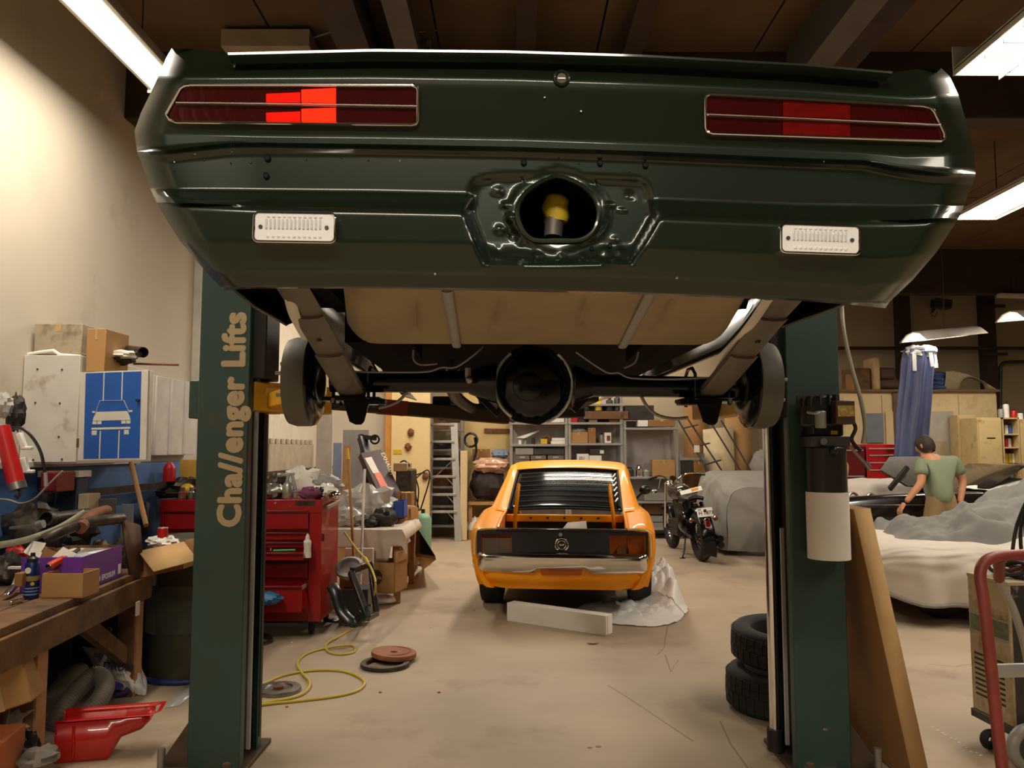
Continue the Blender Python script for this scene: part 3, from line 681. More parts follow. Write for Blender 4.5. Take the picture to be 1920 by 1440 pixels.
# ---------------------------------------------------------------- the two-post lift
M_lift = mat('lift_green', (46, 72, 64), .45, var=.12, scale=3, alt=(78, 72, 54), altamt=.18, altscale=4)
M_liftdk = mat('lift_channel_dark', (44, 42, 38), .5, .3, var=.25)
M_letter = mat('beige_lettering', (188, 164, 128), .6, var=.05)
M_base = mat('base_plate_brown', (86, 70, 54), .7, .2, var=.25, scale=8)
Y0, Y1 = 3.75, 4.07
def post(s, label):
    t = thing('lift_post', label, 'car lift', (s*1.40, 3.92, 0))
    xi, xo = (s*1.235, s*1.475) if s < 0 else (1.29, 1.54)
    inn = 1 if s < 0 else -1                        # towards the bay
    c = MB().bx(xo, xi, Y0, Y0+.014, .02, 3.3).bx(xo, xo+inn*.014, Y0, Y1, .02, 3.3).bx(xo, xi-inn*.03, Y1-.014, Y1, .02, 3.3)
    c = MB().prism([(xo,Y0),(xi,Y0),(xi,Y0+.06),(xi-inn*.012,Y0+.06),(xi-inn*.012,Y0+.014),(xo+inn*.014,Y0+.014),(xo+inn*.014,Y1-.014),(xi-inn*.012,Y1-.014),(xi-inn*.012,Y1-.06),(xi,Y1-.06),(xi,Y1),(xo,Y1)], .02, 3.3)
    obj('column', c, M_lift, t, bevel=.006)
    obj('inner_channel', MB().bx(xi-inn*.04, xi-inn*.05, Y0+.02, Y1-.02, .05, 3.25), M_liftdk, t)
    if s < 0:
        obj('guide_strip', MB().bx(xi-.006, xi+.012, Y0+.10, Y0+.115, .08, 3.2), M_alu, t)
        obj('guide_strip', MB().bx(xi-.01, xi+.004, Y1-.05, Y1-.02, .08, 3.2), M_liftdk, t)
    else:
        obj('piston_rod', MB().cyl((xi-.02, Y1-.09, .12), (xi-.02, Y1-.09, 1.72), .026, n=20), M_chrome, t)
        obj('guide_strip', MB().bx(xi-.012, xi+.004, Y0+.10, Y0+.115, .10, 1.1), M_alu, t)
        obj('piston_cap', MB().cyl((xi-.02, Y1-.09, .03), (xi-.02, Y1-.09, .13), .04, n=16), M_liftdk, t)
    bx0, bx1 = (-1.60, -1.215) if s < 0 else (1.27, 1.66)
    obj('base_plate', MB().bx(bx0, bx1, 3.5, 4.17, 0, .022), M_base, t, bevel=.004)
    for k, (x, y, h) in enumerate(((xo-inn*.06, 3.62, .17), (xo-inn*.06, 3.85, .10), (xo-inn*.05, 4.1, .1), (xi+inn*.0, 3.58, .12))):
        b = obj('anchor_bolt', MB().cyl((x, y, .02), (x, y, h), .017, n=12), M_steel if k < 2 else M_base, t)
        obj('nut', MB().cyl((x, y, .022), (x, y, .045), .03, n=6), M_base, b)
    g = MB().prism([(0,0),(.15,0),(0,.22)], -.006, .006, MX(((-inn*1.,0,0,xo),(0,0,1,Y0+.05),(0,1,0,.022),(0,0,0,1))))
    obj('gusset', g, M_base, t)
    # carriage and swing arm
    zc = 1.72
    obj('carriage', MB().bx(xi-inn*.03, xi+inn*.06, Y0+.05, Y1-.05, zc+(.09 if s < 0 else -.1), zc+.55), M_liftdk, t, bevel=.008)
    a0 = V((xi+inn*.03, 4.02, zc-.01)); a1 = V((s*.86+.05, 3.2, zc-.02))
    arm = obj('swing_arm', MB().bar(a0, a1, .10, .075), M_yellowp, t, bevel=.008)
    obj('arm_pin', MB().cyl(a0 - V((0,0,.06)), a0 + V((0,0,.07)), .04, n=16), M_yellowp, t)
    obj('lift_pad', MB().cyl(a1 + V((0,0,.04)), a1 + V((0,0,.075)), .055, n=18), M_liftdk, t)
    if s < 0:
        a2, a3 = V((-.98, 4.16, zc-.0)), V((-.03, 4.62, zc-.065))
        obj('swing_arm', MB().bar(V((-1.30, 3.90, zc+.01)), a2, .20, .14), M_yellowp, t, bevel=.008)
        obj('arm_extension', MB().bar(a2, a3, .08, .075), mat('arm_brown', (66, 48, 34), .6), t, bevel=.005)
        obj('arm_band', MB().bar(a2.lerp(a3, .28), a2.lerp(a3, .42), .084, .079), mat('red_primer', (120, 46, 36), .7), t)
    else:
        a3 = V((1.16, 4.9, zc-.02)); obj('swing_arm', MB().bar(a0 + V((0,.05,0)), a3, .12, .10), M_yellowp, t, bevel=.008)
    obj('lift_pad', MB().cyl(a3 + V((0,0,.03)), a3 + V((0,0,.17)), .055, n=18), M_liftdk, t)
    obj('arm_lock', MB().bx(xi+inn*.0, xi+inn*.12, 3.86, 3.98, zc+.01, zc+.05), M_yellowp, t)
    return t
lp = post(-1, 'dark green lift post with beige lettering, standing beside the red tool chest')
rp = post(1, 'dark green lift post carrying the pump unit, standing by the stacked tyres')
m = face_mat(P(449, 988, Y0-.001), V((0,0,1)), V((-1,0,0)))
H = .146
text('lettering', 'Cha//enger Lifts', m, H, M_letter, lp, bold=.0078, spacing=1.06)
obj('cable_guard', MB().bx(-1.53, -1.476, 3.78, 3.95, 1.62, 1.80), M_lift, lp, bevel=.005)
# --- pump unit on the post
M_res = mat('reservoir_black', (40, 36, 30), .4, .2, var=.25)
cx = P(1550, 900, 3.66); X0 = cx.x; Yp = 3.66
zz = lambda py: P(1550, py, Yp).z
pu = thing('pump_unit', 'black hydraulic pump with a motor, bolted to the lift post above the paper sleeve', 'pump', (X0, Yp, zz(1050)))
obj('reservoir', MB().cyl((X0,Yp,zz(1042)),(X0,Yp,zz(838)),.088,n=28), M_res, pu, bevel=.006)
obj('manifold', MB().bx(X0-.09,X0+.09,Yp-.06,Yp+.08,zz(838),zz(818)), M_dsteel, pu, bevel=.004)
obj('manifold_port', MB().cyl((X0-.04,Yp-.06,zz(828)),(X0-.04,Yp-.085,zz(828)),.016,n=10), M_steel, pu)
obj('pump_body', MB().bx(X0-.075,X0+.07,Yp-.04,Yp+.09,zz(818),zz(760)), M_black, pu, bevel=.01)
mt = obj('motor', MB().cyl((X0-.03,Yp+.0,zz(800)),(X0-.03,Yp+.0,zz(744)),.078,n=28), M_black, pu, bevel=.01)
for k in range(14):
    a = 2*math.pi*k/14
    obj('cooling_fin', MB().box((X0-.03+.083*math.cos(a), Yp+.083*math.sin(a), zz(752)), (.02, .006, .05), MX.Rotation(a, 3, 'Z')), M_dsteel, mt)
obj('capacitor', MB().cyl((X0-.052,Yp-.085,zz(804)),(X0-.052,Yp-.085,zz(772)),.024,n=18), M_galv, pu, bevel=.006)
sb = obj('switch_box', MB().bx(X0+.0,X0+.085,Yp-.13,Yp-.03,zz(797),zz(754)), mat('brown_box', (74, 48, 36), .45), pu, bevel=.004)
obj('rating_label', MB().bx(X0+.008,X0+.08,Yp-.1325,Yp-.13,zz(783),zz(763)), mat('label_gold', (196, 168, 92), .3, .3, var=.5, scale=60), sb)
obj('small_label', MB().bx(X0+.01,X0+.04,Yp-.042,Yp-.04,zz(815),zz(808)), mat('yellow_label', (190, 160, 30), .6), pu)
obj('release_lever', MB().bar((X0+.085,Yp-.02,zz(830)),(X0+.165,Yp-.05,zz(872)),.02,.012).cyl((X0+.155,Yp-.05,zz(866)),(X0+.175,Yp-.05,zz(878)),.012,n=10), M_steel, pu)
obj('power_cord', MB().tube(spl([(X0-.1,Yp-.06,zz(774)),(X0-.08,Yp-.10,zz(777)),(X0-.05,Yp-.1,zz(774))],5),.006,8), M_alu, pu)
obj('hose_loop', MB().tube(spl([(X0+.09,Yp,zz(770)),(X0+.13,Yp-.02,zz(800)),(X0+.12,Yp,zz(825)),(X0+.16,Yp,zz(845))],6),.009,8), M_black, pu)
obj('knob', MB().ell((X0-.0,Yp-.09,zz(845)),.02,12,8), M_black, pu)
sl = MB().lathe([(.0925, zz(1047)), (.0925, zz(922)), (.0915, zz(922)), (.0915, zz(1047))], 32, MX.Translation(V((X0, Yp, 0))))
tag(obj('paper_sleeve', sl, M_paper, ang=60), 'plain white paper wrapped around the lower half of the pump reservoir', 'paper')
hz = thing('air_hose', 'two pale hoses hanging down beside the pump from under the green car', 'hose', P(1590, 830, 4.0))
M_hose = mat('pale_hose', (150, 140, 120), .5)
obj('hose', MB().tube(spl([V((1.50,4.085,3.2)),P(1562,400,4.2),P(1564,560,4.1),P(1566,640,4.0),P(1564,700,3.95),P(1560,745,3.85)],6),.011,8), M_hose, hz)
obj('hose', MB().tube(spl([V((1.53,4.085,3.2)),P(1576,400,4.2),P(1578,560,4.1),P(1582,620,4.0),P(1597,690,3.95),P(1614,750,3.9),P(1622,800,3.9),P(1618,832,3.9)],6),.011,8), M_hose, hz)
# --- cardboard sheet leaning on the post
a, b = G(1676, 1440), V((1.72, 4.75, 0)); top = P(1590, 957, 3.70)
bd = thing('cardboard_sheet', 'large thick brown sheet leaning against the lift post with the pump', 'board', (1.7, 4.2, 0))
A = V((1.755, 3.62, .004)); B = V((1.735, 4.36, .004)); tA = V((1.565, 3.70, 1.20)); tB = V((1.562, 4.40, 1.20)); th = V((.075, 0, .006))
obj('sheet', MB().add([A, B, tB, tA, A+th, B+th, tB+th, tA+th], [(0,1,2,3),(7,6,5,4),(0,3,7,4),(1,5,6,2),(3,2,6,7),(0,4,5,1)]), M_card2, bd, bevel=.004)
e = V((0,-.004,0)); obj('sheet_edge', MB().add([A+e, A+th+e, tA+th+e, tA+e], [(0,1,2,3)]), M_card3, bd, solid=.003)
# --- coil of swarf: toothed disc lying on the base plate
dsk = thing('steel_disc', 'toothed grey steel disc with a bolt through it at the foot of the pump post', 'disc', G(1530, 1432))
c = G(1532, 1436, .03)
obj('disc', MB().prism([(.075*(1+.06*(k % 2))*math.cos(math.pi*k/18), .075*(1+.06*(k % 2))*math.sin(math.pi*k/18)) for k in range(36)], 0, .014, MX.Translation(c - V((0,.02,.004)))), M_steel, dsk)
obj('bolt', MB().cyl(c + V((.01,-.02,.0)), c + V((.03,-.02,.17)), .017, n=12).cyl(c + V((.03,-.02,.17)), c + V((.031,-.02,.18)), .022, n=12), M_steel, dsk)
# --- two tyres stacked behind the post
def tyre(name, label, loc, rx, R_, w, rim=True, m=None, group=None, rz=0.):
    t = thing(name, label, 'tyre', loc, rz, group); t.rotation_euler = (rx, 0, rz)
    pr = [(R_*.62,-w*.36),(R_*.66,-w*.46),(R_*.80,-w*.5),(R_*.93,-w*.45),(R_*.985,-w*.36),(R_,-w*.2),(R_,w*.2),(R_*.985,w*.36),(R_*.93,w*.45),(R_*.80,w*.5),(R_*.66,w*.46),(R_*.62,w*.36),(R_*.62,-w*.36)]
    obj('carcass', MB().lathe(pr, 48, MX.Translation(V((0,0,w/2)))), m or M_rubber, t, w=False, ang=50)
    tb = MB()
    for q in (-.27, -.09, .09, .27):
        for k in range(36):
            a = 2*math.pi*(k+.5*(q > 0))/36; tb.M = MX.Rotation(a, 4, 'Z') @ MX.Translation(V((R_*(1.0 if abs(q) < .2 else .993), 0, w/2+q*w)))
            tb.box((0, 0, 0), (.008, R_*.15, w*.17))
    o = obj('tread', tb, m or M_rubber, t, w=False, flat=True); o['kind'] = 'stuff'
    return t
t1 = tyre('tyre', 'worn black tyre lying on the floor, lower of the two beside the lift post', (1.54, 4.70, .0), R(1), .305, .235)
t2 = tyre('tyre', 'black tyre lying tilted on top of another beside the lift post', (1.575, 4.76, .255), R(5), .29, .20)
# ---------------------------------------------------------------- orange fastback
M_or = mat('orange_car_paint', (255, 160, 5), .38, .0, var=.02, scale=2, coat=.25, spec=.3)
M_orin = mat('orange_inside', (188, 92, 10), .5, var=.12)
M_tailp = mat('satin_black_panel', (42, 44, 48), .38, .2, var=.1)
M_glass = mat('dark_glass', (12, 14, 12), .12, spec=.3)
MO = V((.43, 6.98, 0)); MZ = R(-5.5)
mu = thing('car', 'orange fastback coupe without a boot lid, parked with its tail towards the bay', 'car', MO, MZ)
def SEC(y):
    S = [(0.00,[(.665,.29),(.735,.40),(.778,.55),(.785,.68),(.775,.755),(.70,.785),(.57,.785)]),
         (0.10,[(.69,.28),(.755,.40),(.795,.55),(.80,.69),(.785,.775),(.70,.81),(.57,.80)]),
         (0.35,[(.71,.27),(.78,.42),(.815,.57),(.815,.71),(.795,.81),(.71,.855),(.57,.84)]),
         (0.85,[(.72,.26),(.80,.44),(.835,.6),(.83,.74),(.805,.85),(.725,.895),(.57,.88)]),
         (1.40,[(.72,.22),(.79,.42),(.82,.58),(.815,.72),(.80,.83),(.74,.885),(.58,.90)]),
         (2.60,[(.70,.20),(.78,.42),(.81,.58),(.80,.72),(.785,.82),(.74,.86),(.60,.88)]),
         (4.00,[(.70,.22),(.78,.42),(.81,.58),(.80,.72),(.77,.80),(.65,.84),(.3,.86)]),
         (4.45,[(.64,.28),(.70,.42),(.73,.56),(.72,.66),(.68,.74),(.55,.76),(.3,.78)])]
    for (ya, a), (yb, b) in zip(S, S[1:]):
        if y <= yb:
            t = max(0, (y-ya)/(yb-ya)); return [(lerp(p[0],q[0],t), lerp(p[1],q[1],t)) for p, q in zip(a, b)]
    return S[-1][1]
def arch(y):
    z = 0
    for c, r in ((.86, .36), (3.7, .36)):
        if abs(y-c) < r: z = max(z, .30 + (r*r-(y-c)**2)**.5*.95)
    return z
for s in (-1, 1):
    ys = sorted(set([0, .03, .07, .12, .2, .3, .4, .48] + [.5+.36*k/8*2 for k in range(9)] + [1.3, 1.6, 2.2, 2.8, 3.3] + [3.34+.72*k/8 for k in range(9)] + [4.2, 4.45]))
    rg = []
    for y in ys:
        pr = spl([V((p[0], 0, p[1])) for p in SEC(y)], 4); z0 = arch(y)
        rg.append([V((s*p.x, y, max(p.z, z0) if p.z < .7 else p.z)) for p in pr])
    obj('quarter_panel', MB().loft(rg, closed=False), M_or, mu, w=False, ang=60, solid=.008)
    pr = spl([V((p[0], 0, p[1])) for p in SEC(0)], 4)
    obj('quarter_end', MB().loft([[V((s*p.x, 0, p.z)) for p in pr], [V((s*(p.x-.012), -.02, p.z-.005)) for p in pr], [V((s*max(p.x-.06, .5), -.018, p.z-.012)) for p in pr], [V((s*max(p.x-.08, .5), .03, p.z-.02)) for p in pr]], closed=False), M_or, mu, w=False, ang=60)
# greenhouse
RL = [(.74,.875),(1.0,.955),(1.3,1.055),(1.6,1.145),(1.9,1.225),(2.05,1.27),(2.3,1.305),(2.7,1.315),(3.1,1.27)]
def gh(y):
    z = interp(RL, y); k = sm(.7, 2.2, y)
    return z, .565, lerp(.70, .655, k), lerp(.735, .74, k)
for s in (-1, 1):
    rg = []
    for y in [.70, .74, .85, 1., 1.2, 1.4, 1.6, 1.8, 1.95, 2.1]:
        z, xi, xt, xb = gh(max(y, .74)); zb = .885
        xt = min(xt, lerp(.70, .655, sm(.9, 2.0, y)))
        h = max(z - zb, 0)
        pr = [V((xi-.005, y, z-.012)), V((xi, y, z)), V((lerp(xi, xt, .55), y, z+.012)), V((xt, y, z-.02*sm(0,.2,h))), V((lerp(xt, xb, .5), y, zb+h*.5)), V((xb, y, zb+.012*0))]
        rg.append([V((s*p.x, p.y, p.z)) for p in spl(pr, 4)])
    obj('sail_panel', MB().loft(rg, closed=False), M_or, mu, w=False, ang=60, solid=.006)
rg = []
for y in (1.93, 1.97, 2.05, 2.2, 2.5, 2.8, 3.05):
    z, xi, xt, xb = gh(y)
    pr = [V((-xt-.03, y, z-.09)), V((-xt, y, z-.03)), V((-xi, y, z+.002)), V((-.3, y, z+.022)), V((0, y, z+.028)), V((.3, y, z+.022)), V((xi, y, z+.002)), V((xt, y, z-.03)), V((xt+.03, y, z-.09))]
    rg.append(spl(pr, 3))
obj('roof', MB().loft(rg, closed=False), M_or, mu, w=False, ang=60, solid=.006)
obj('hood', MB().loft([[V((x, y, z)) for x, z in ((-.66,.84),(0,.9),(.66,.84))] for y in (3.1, 4.4)], closed=False), M_or, mu, w=False)
obj('side_glass', MB().loft([[V((s*.62, 2.1, 1.2)), V((s*.72, 2.1, .885)), V((s*.72, 3.3, .88)), V((s*.6, 3.0, 1.22))] for s in (-1, -1.001)]), M_glass, mu, w=False)
obj('side_glass', MB().loft([[V((s*.62, 2.1, 1.2)), V((s*.72, 2.1, .885)), V((s*.72, 3.3, .88)), V((s*.6, 3.0, 1.22))] for s in (1, 1.001)]), M_glass, mu, w=False)
obj('windscreen', MB().add([V((-.6,3.05,1.26)),V((.6,3.05,1.26)),V((.68,3.6,.86)),V((-.68,3.6,.86))],[(0,1,2,3)]), M_glass, mu, w=False, solid=.005)
# rear window and its louvres
def gl(x, y): return V((x, y, interp(RL, y)-.012 + .02*(1-(x/.55)**2)))
go = MB().grid(lambda u, v: gl(lerp(-.55, .55, u), lerp(.80, 1.95, v)), 12, 10)
obj('rear_window', go, M_glass, mu, w=False, solid=.004)
fr = [gl(lerp(-.55,.55,k/10), .80) for k in range(11)] + [gl(.55, lerp(.8,1.95,k/8)) for k in range(1,9)] + [gl(lerp(.55,-.55,k/10), 1.95) for k in range(1,11)] + [gl(-.55, lerp(1.95,.8,k/8)) for k in range(1,8)]
obj('window_gasket', MB().tube(fr, .012, 6, closed=True), M_rubber, mu, w=False)
for k in range(8):
    y = .86 + k*.135
    p = [gl(lerp(-.5,.5,q/8), y) + V((0,-.012,.006)) for q in range(9)]
    obj('louvre_slat', MB().tube(p, (.011, .003), 6, flat=(0,.8,.35)), mat('louvre_black', (15,15,14), .75, var=.2, spec=.15), mu, w=False)
for k in range(6):
    y = 1.0+k*.14; c = gl(.49, y)
    obj('louvre_hinge', MB().bar(c, c + V((.03,.04,.04)), .012, .012), M_alu, mu, w=False)
# boot
obj('boot_floor', MB().bx(-.57,.57,.06,.76,.50,.52).bx(-.57,.57,.75,.77,.5,.78), M_black, mu, w=False)
for s in (-1, 1):
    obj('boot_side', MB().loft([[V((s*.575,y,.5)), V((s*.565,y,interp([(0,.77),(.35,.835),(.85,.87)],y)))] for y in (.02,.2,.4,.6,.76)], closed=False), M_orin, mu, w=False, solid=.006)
    obj('boot_gutter', MB().tube([(s*.56, .04, .785), (s*.56, .35, .845), (s*.56, .74, .88)], .012, 6), M_or, mu, w=False)
    obj('lid_hinge', MB().tube(spl([(s*.47,.70,.70),(s*.46,.62,.85),(s*.44,.60,1.0),(s*.43,.66,1.14)],6), (.022,.014), 8), M_or, mu, w=False)
obj('package_edge', MB().bx(-.56,.56,.73,.80,.775,.845), M_or, mu, w=False, bevel=.01)
for k in range(7): obj('gasket_clip', MB().box((-.48+k*.16,.725,.815),(.02,.01,.015)), M_black, mu, w=False)
# tail
obj('tail_panel', MB().bx(-.43,.41,-.035,.0,.56,.765).bx(-.735,-.43,-.03,0,.735,.765).bx(.41,.735,-.03,0,.735,.765).bx(-.735,-.705,-.03,0,.56,.735).bx(.715,.735,-.03,0,.56,.735), M_tailp, mu, w=False, bevel=.004)
obj('tail_top', MB().bx(-.56,.56,-.04,.05,.762,.785), M_gloss_black, mu, w=False, bevel=.005)
for s, xa, xb in ((-1,-.705,-.43),(1,.41,.715)):
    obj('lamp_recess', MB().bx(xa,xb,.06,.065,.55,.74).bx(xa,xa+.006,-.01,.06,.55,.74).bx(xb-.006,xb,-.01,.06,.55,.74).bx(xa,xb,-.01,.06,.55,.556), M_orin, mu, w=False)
    obj('lamp_film' if s < 0 else 'socket', MB().bx(xa+.01,xb-.01,-.005,0,.56,.70) if s < 0 else MB().cyl((xa+.10,.0,.60),(xa+.1,.06,.60),.04,n=14), mat('smoky_film', (120,110,100), .3, alpha=.45) if s < 0 else M_rust, mu, w=False)
    obj('edge_trim', MB().tube(spl([(s*.56,-.042,.79),(s*.68,-.042,.788),(s*.735,-.042,.77),(s*.752,-.042,.70),(s*.755,-.035,.56)],5), .008, 8), mat('pale_trim', (240,216,160), .3, .3), mu, w=False)
em = obj('badge', MB().torus((-.0,-.04,.655),.055,.008,28,8,(0,1,0)), M_chrome, mu, w=False)
obj('badge_face', MB().cyl((0,-.037,.655),(0,-.046,.655),.05,n=24), M_gloss_black, em, w=False)
obj('badge_ring', MB().torus((-.0,-.048,.655),.036,.005,24,8,(0,1,0)), M_chrome, em, w=False)
obj('badge_centre', MB().ell((0,-.05,.655),(.024,.01,.012),12,8), M_chrome, em, w=False)
obj('boot_lock', MB().cyl((-.01,-.03,.74),(-.01,-.048,.74),.016,n=14), M_alu, mu, w=False)
# bumper
def bpr(x):
    a = abs(x); y = -.085 + .03*(a/.7)**2 + .25*sm(.66, .83, a)**2*1.0
    return y
xs = [-.83+1.66*k/56 for k in range(57)]
rg = []
for x in xs:
    y = bpr(x); w_ = min(1, (.84-abs(x))/.05+.5); a = abs(x)
    X_ = math.copysign(min(a, .80+.0*a), x); low = .03*sm(.22,.24,a) if a > .2 else 0
    rg.append([V((X_, y+.06, .58)), V((X_, y+.02, .585)), V((X_, y-.005, .57)), V((X_, y-.012, .545)), V((X_, y, .50)), V((X_, y+.006, .47-low*.3)), V((X_, y+.03, .445-low)), V((X_, y+.06, .44-low))])
obj('bumper', MB().loft(rg, closed=False), M_chrome, mu, w=False, ang=70, solid=.004)
def val(u, v):
    x = lerp(-.77, .77, u); z = lerp(.47, .268, v); a = abs(x)
    return V((x*lerp(1, .955, v), -.03 + .05*sm(.5, 1, v) + .05*sm(.6, .77, a) , z + .025*sm(.45,.72,a)*v))
obj('rear_valance', MB().grid(val, 40, 10), M_or, mu, w=False, ang=70)
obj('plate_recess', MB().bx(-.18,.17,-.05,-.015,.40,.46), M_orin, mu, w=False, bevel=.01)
for x in (-.60,.60): obj('valance_hole', MB().cyl((x,.02,.385),(x,.055,.385),.022,n=16), M_hole, mu, w=False)
obj('underbody', MB().bx(-.68,.68,.1,4.3,.26,.34), M_black, mu, w=False)
for s in (-1, 1):
    for y in (.86, 3.7):
        c = V((s*.70, y, .305))
        tt = MB().lathe([(.20,-.09),(.25,-.105),(.295,-.095),(.305,-.06),(.305,.06),(.295,.095),(.25,.105),(.20,.09)], 32, MX.Translation(c) @ MX.Rotation(math.pi/2, 4, 'Y'))
        ty = obj('tyre', tt, M_rubber, mu, w=False, ang=50)
        obj('wheel_disc', MB().cyl(c - V((.07,0,0)), c + V((.07,0,0)), .2, n=24), M_dsteel, ty, w=False)
    obj('door_mirror' if s > 0 else 'door_handle', MB().ell((s*.90,2.75,.98),(.07,.05,.055),12,8) if s > 0 else MB().box((s*.815,2.2,.75),(.02,.12,.02)), M_black if s > 0 else M_chrome, mu, w=False)
obj('mirror_stalk', MB().cyl((.79,2.78,.87),(.87,2.76,.95),.014,n=8), M_black, mu, w=False)
bp_ = thing('paper_sheet', 'stiff grey card lying in the open boot of the orange car', 'card', (.53, 7.35, .70), R(12))
obj('sheet', MB().add([V((-.22,-.05,-.10)),V((.16,-.05,-.10)),V((.20,.16,.10)),(.02,.16,.09)],[(0,1,2,3)]), mat('grey_card',(150,144,134),.8), bp_, w=False, solid=.004)
# --- long white carton and bubble wrap on the floor
wb = thing('long_carton', 'long narrow white carton lying on the floor behind the orange car', 'carton', (.38, 6.78, 0), math.atan2(6.42-7.0, .82))
obj('carton', MB().bx(-.48,.48,-.055,.055,0,.155), M_paper, wb, w=False, bevel=.003)
obj('end_flap', MB().bx(.478,.484,-.05,.05,.008,.148), M_plastic_white, wb, w=False)
obj('red_line', MB().bx(.484,.4855,-.03,-.026,.0,.15), M_red, wb, w=False)
M_wrap = mat('bubble_wrap', (252, 250, 248), .4, alpha=.85, spec=.9, bump=.35, fine=45, var=.03)
bw = MB()
def wrapf(u, v):
    # a sheet bunched into folds beside the car, thinning to a flat skirt in front of it
    a = lerp(R(200), R(395), u); r = lerp(.06, 1., v)
    cx_, cy_ = 1.12, 7.72
    rx, ry = lerp(.62, .50, sm(R(240), R(330), a)), lerp(.95, .62, sm(R(290), R(380), a))
    if a > R(330): ry = .9
    x = cx_ + rx*r*math.cos(a); y = cy_ + ry*r*math.sin(a)
    hgt = (.05+.29*sm(R(305), R(370), a)) * (1-sm(.72, 1.02, r)) * sm(0, .25, r+.15)
    n = NZ.noise(V((x*5, y*5, 1)))*1.1 + (.5-abs(NZ.noise(V((x*10, y*10, 4))))*1.6) + .4*NZ.noise(V((x*24, y*24, 4)))
    n3 = abs(NZ.noise(V((x*7, y*7, 4))))*1.6 + abs(NZ.noise(V((x*16, y*16, 1))))*.7 - .5
    z = max(.004, hgt*(1+.28*n3) + .012*(1+n3))
    return V((x + .03*n3, y + .03*n3, z))
bw.grid(wrapf, 90, 44)
tag(obj('bubble_wrap', bw, M_wrap, ang=30), 'crumpled heap of clear bubble wrap spread beside the orange car', 'bubble wrap')
# ---------------------------------------------------------------- motorcycle
mo = thing('motorcycle', 'black motorcycle seen from behind, leaning on its stand beside the grey covered car', 'motorcycle', (2.50, 10.75, 0), R(3))
mo.rotation_euler = (0, R(-5), R(3)); 
def wheel(nm, y, r, w, x=0):
    c = V((x, y, r)); M = MX.Translation(c) @ MX.Rotation(math.pi/2, 4, 'Y')
    t = obj(nm, MB().torus(c, r-w*.55, w*.55, 40, 12, (1,0,0), 1.0), M_rubber, mo, w=False)
    obj('rim', MB().torus(c, r-w*1.15, .016, 36, 8, (1,0,0)), M_chrome, t, w=False)
    obj('hub', MB().cyl(c-V((.06,0,0)), c+V((.06,0,0)), .05, n=16), M_dsteel, t, w=False)
    sp = MB()
    for k in range(16):
        a = 2*math.pi*k/16; sp.cyl(c+V(((-1)**k*.04,.05*math.cos(a),.05*math.sin(a))), c+V((0,(r-w*1.2)*math.cos(a),(r-w*1.2)*math.sin(a))), .0025, n=4)
    o = obj('spokes', sp, M_alu, t, w=False); o['kind'] = 'stuff'
wheel('rear_wheel', -.10, .325, .135); wheel('front_wheel', 1.32, .32, .105, -.03)
fd = [[V((x, -.10+r*math.cos(a), .325+r*math.sin(a)-.03*(x/.085)**2)) for x in (-.088,-.07,0,.07,.088)] for r, a in ((.40, R(k)) for k in range(20, 215, 12))]
obj('rear_fender', MB().loft(fd, closed=False), M_gloss_black, mo, w=False, solid=.006, ang=60)
fd = [[V((x-.03, 1.32+r*math.cos(a), .32+r*math.sin(a)-.02*(x/.07)**2)) for x in (-.07,-.05,0,.05,.07)] for r, a in ((.36, R(k)) for k in range(30, 200, 14))]
obj('front_fender', MB().loft(fd, closed=False), M_gloss_black, mo, w=False, solid=.005, ang=60)
obj('fuel_tank', MB().ell((-.02, .68, .87), (.155, .30, .125), 20, 12), mat('tank_brown_black', (52,44,40), .2, coat=.8), mo, w=False)
obj('seat', MB().loft([[V((w_*x, y, z+.03*(1-x*x))) for x in (-1,-.8,-.3,.3,.8,1)] for y, w_, z in ((-.05,.11,.80),(.10,.15,.79),(.3,.13,.80),(.42,.10,.83))], closed=False), M_black, mo, w=False, solid=.05)
obj('frame_tube', MB().tube(spl([(0,1.02,.95),(0,.95,.72),(0,.75,.30),(0,.35,.26),(0,.2,.45),(0,.15,.75)],6), .02, 8), M_black, mo, w=False)
for s in (-1, 1):
    obj('swing_arm', MB().bar((s*.105,.4,.36),(s*.11,-.12,.325),.03,.045), M_black, mo, w=False)
    obj('shock_absorber', MB().cyl((s*.12,-.02,.40),(s*.13,.16,.74),.028,n=12), M_gloss_black, mo, w=False)
    obj('fork', MB().cyl((s*.09-.02,1.05,.98),(s*.085-.03,1.32,.32),.022,n=12), M_chrome, mo, w=False)
    hb = [(s*.04,1.0,1.0),(s*.12,.99,1.06),(s*.22,.93,1.10),(s*.38,.82,1.075)]
    obj('handlebar', MB().tube(spl(hb,6), .0125, 8), M_chrome, mo, w=False)
    obj('grip', MB().cyl((s*.27,.905,1.092),(s*.41,.80,1.07),.019,n=10), M_black, mo, w=False)
    ls = obj('turn_signal', MB().ell((s*.16,-.33,.565),(.032,.028,.032),12,8).cyl((s*.08,-.31,.565),(s*.15,-.325,.565),.008,n=8), M_chrome, mo, w=False)
    obj('signal_lens', MB().ell((s*.16,-.352,.565),(.024,.014,.024),12,8), mat('amber_lens',(150,50,20),.2,coat=.6), ls, w=False)
obj('engine', MB().bx(-.17,.15,.42,.80,.28,.50).cyl((-.02,.55,.48),(-.02,.46,.76),.085,n=18).cyl((-.02,.68,.48),(-.02,.78,.76),.085,n=18), M_grease, mo, w=False, bevel=.015)
obj('air_cleaner', MB().cyl((.10,.6,.62),(.19,.6,.62),.08,n=20), M_chrome, mo, w=False)
for z in (.22,.30): obj('muffler', MB().cyl((.17,.65,z+.06),(.19,-.35,z),.035,.045,n=14), M_gloss_black, mo, w=False)
obj('saddle_case', MB().ell((-.17,.03,.52),(.075,.20,.15),14,10), M_gloss_black, mo, w=False)
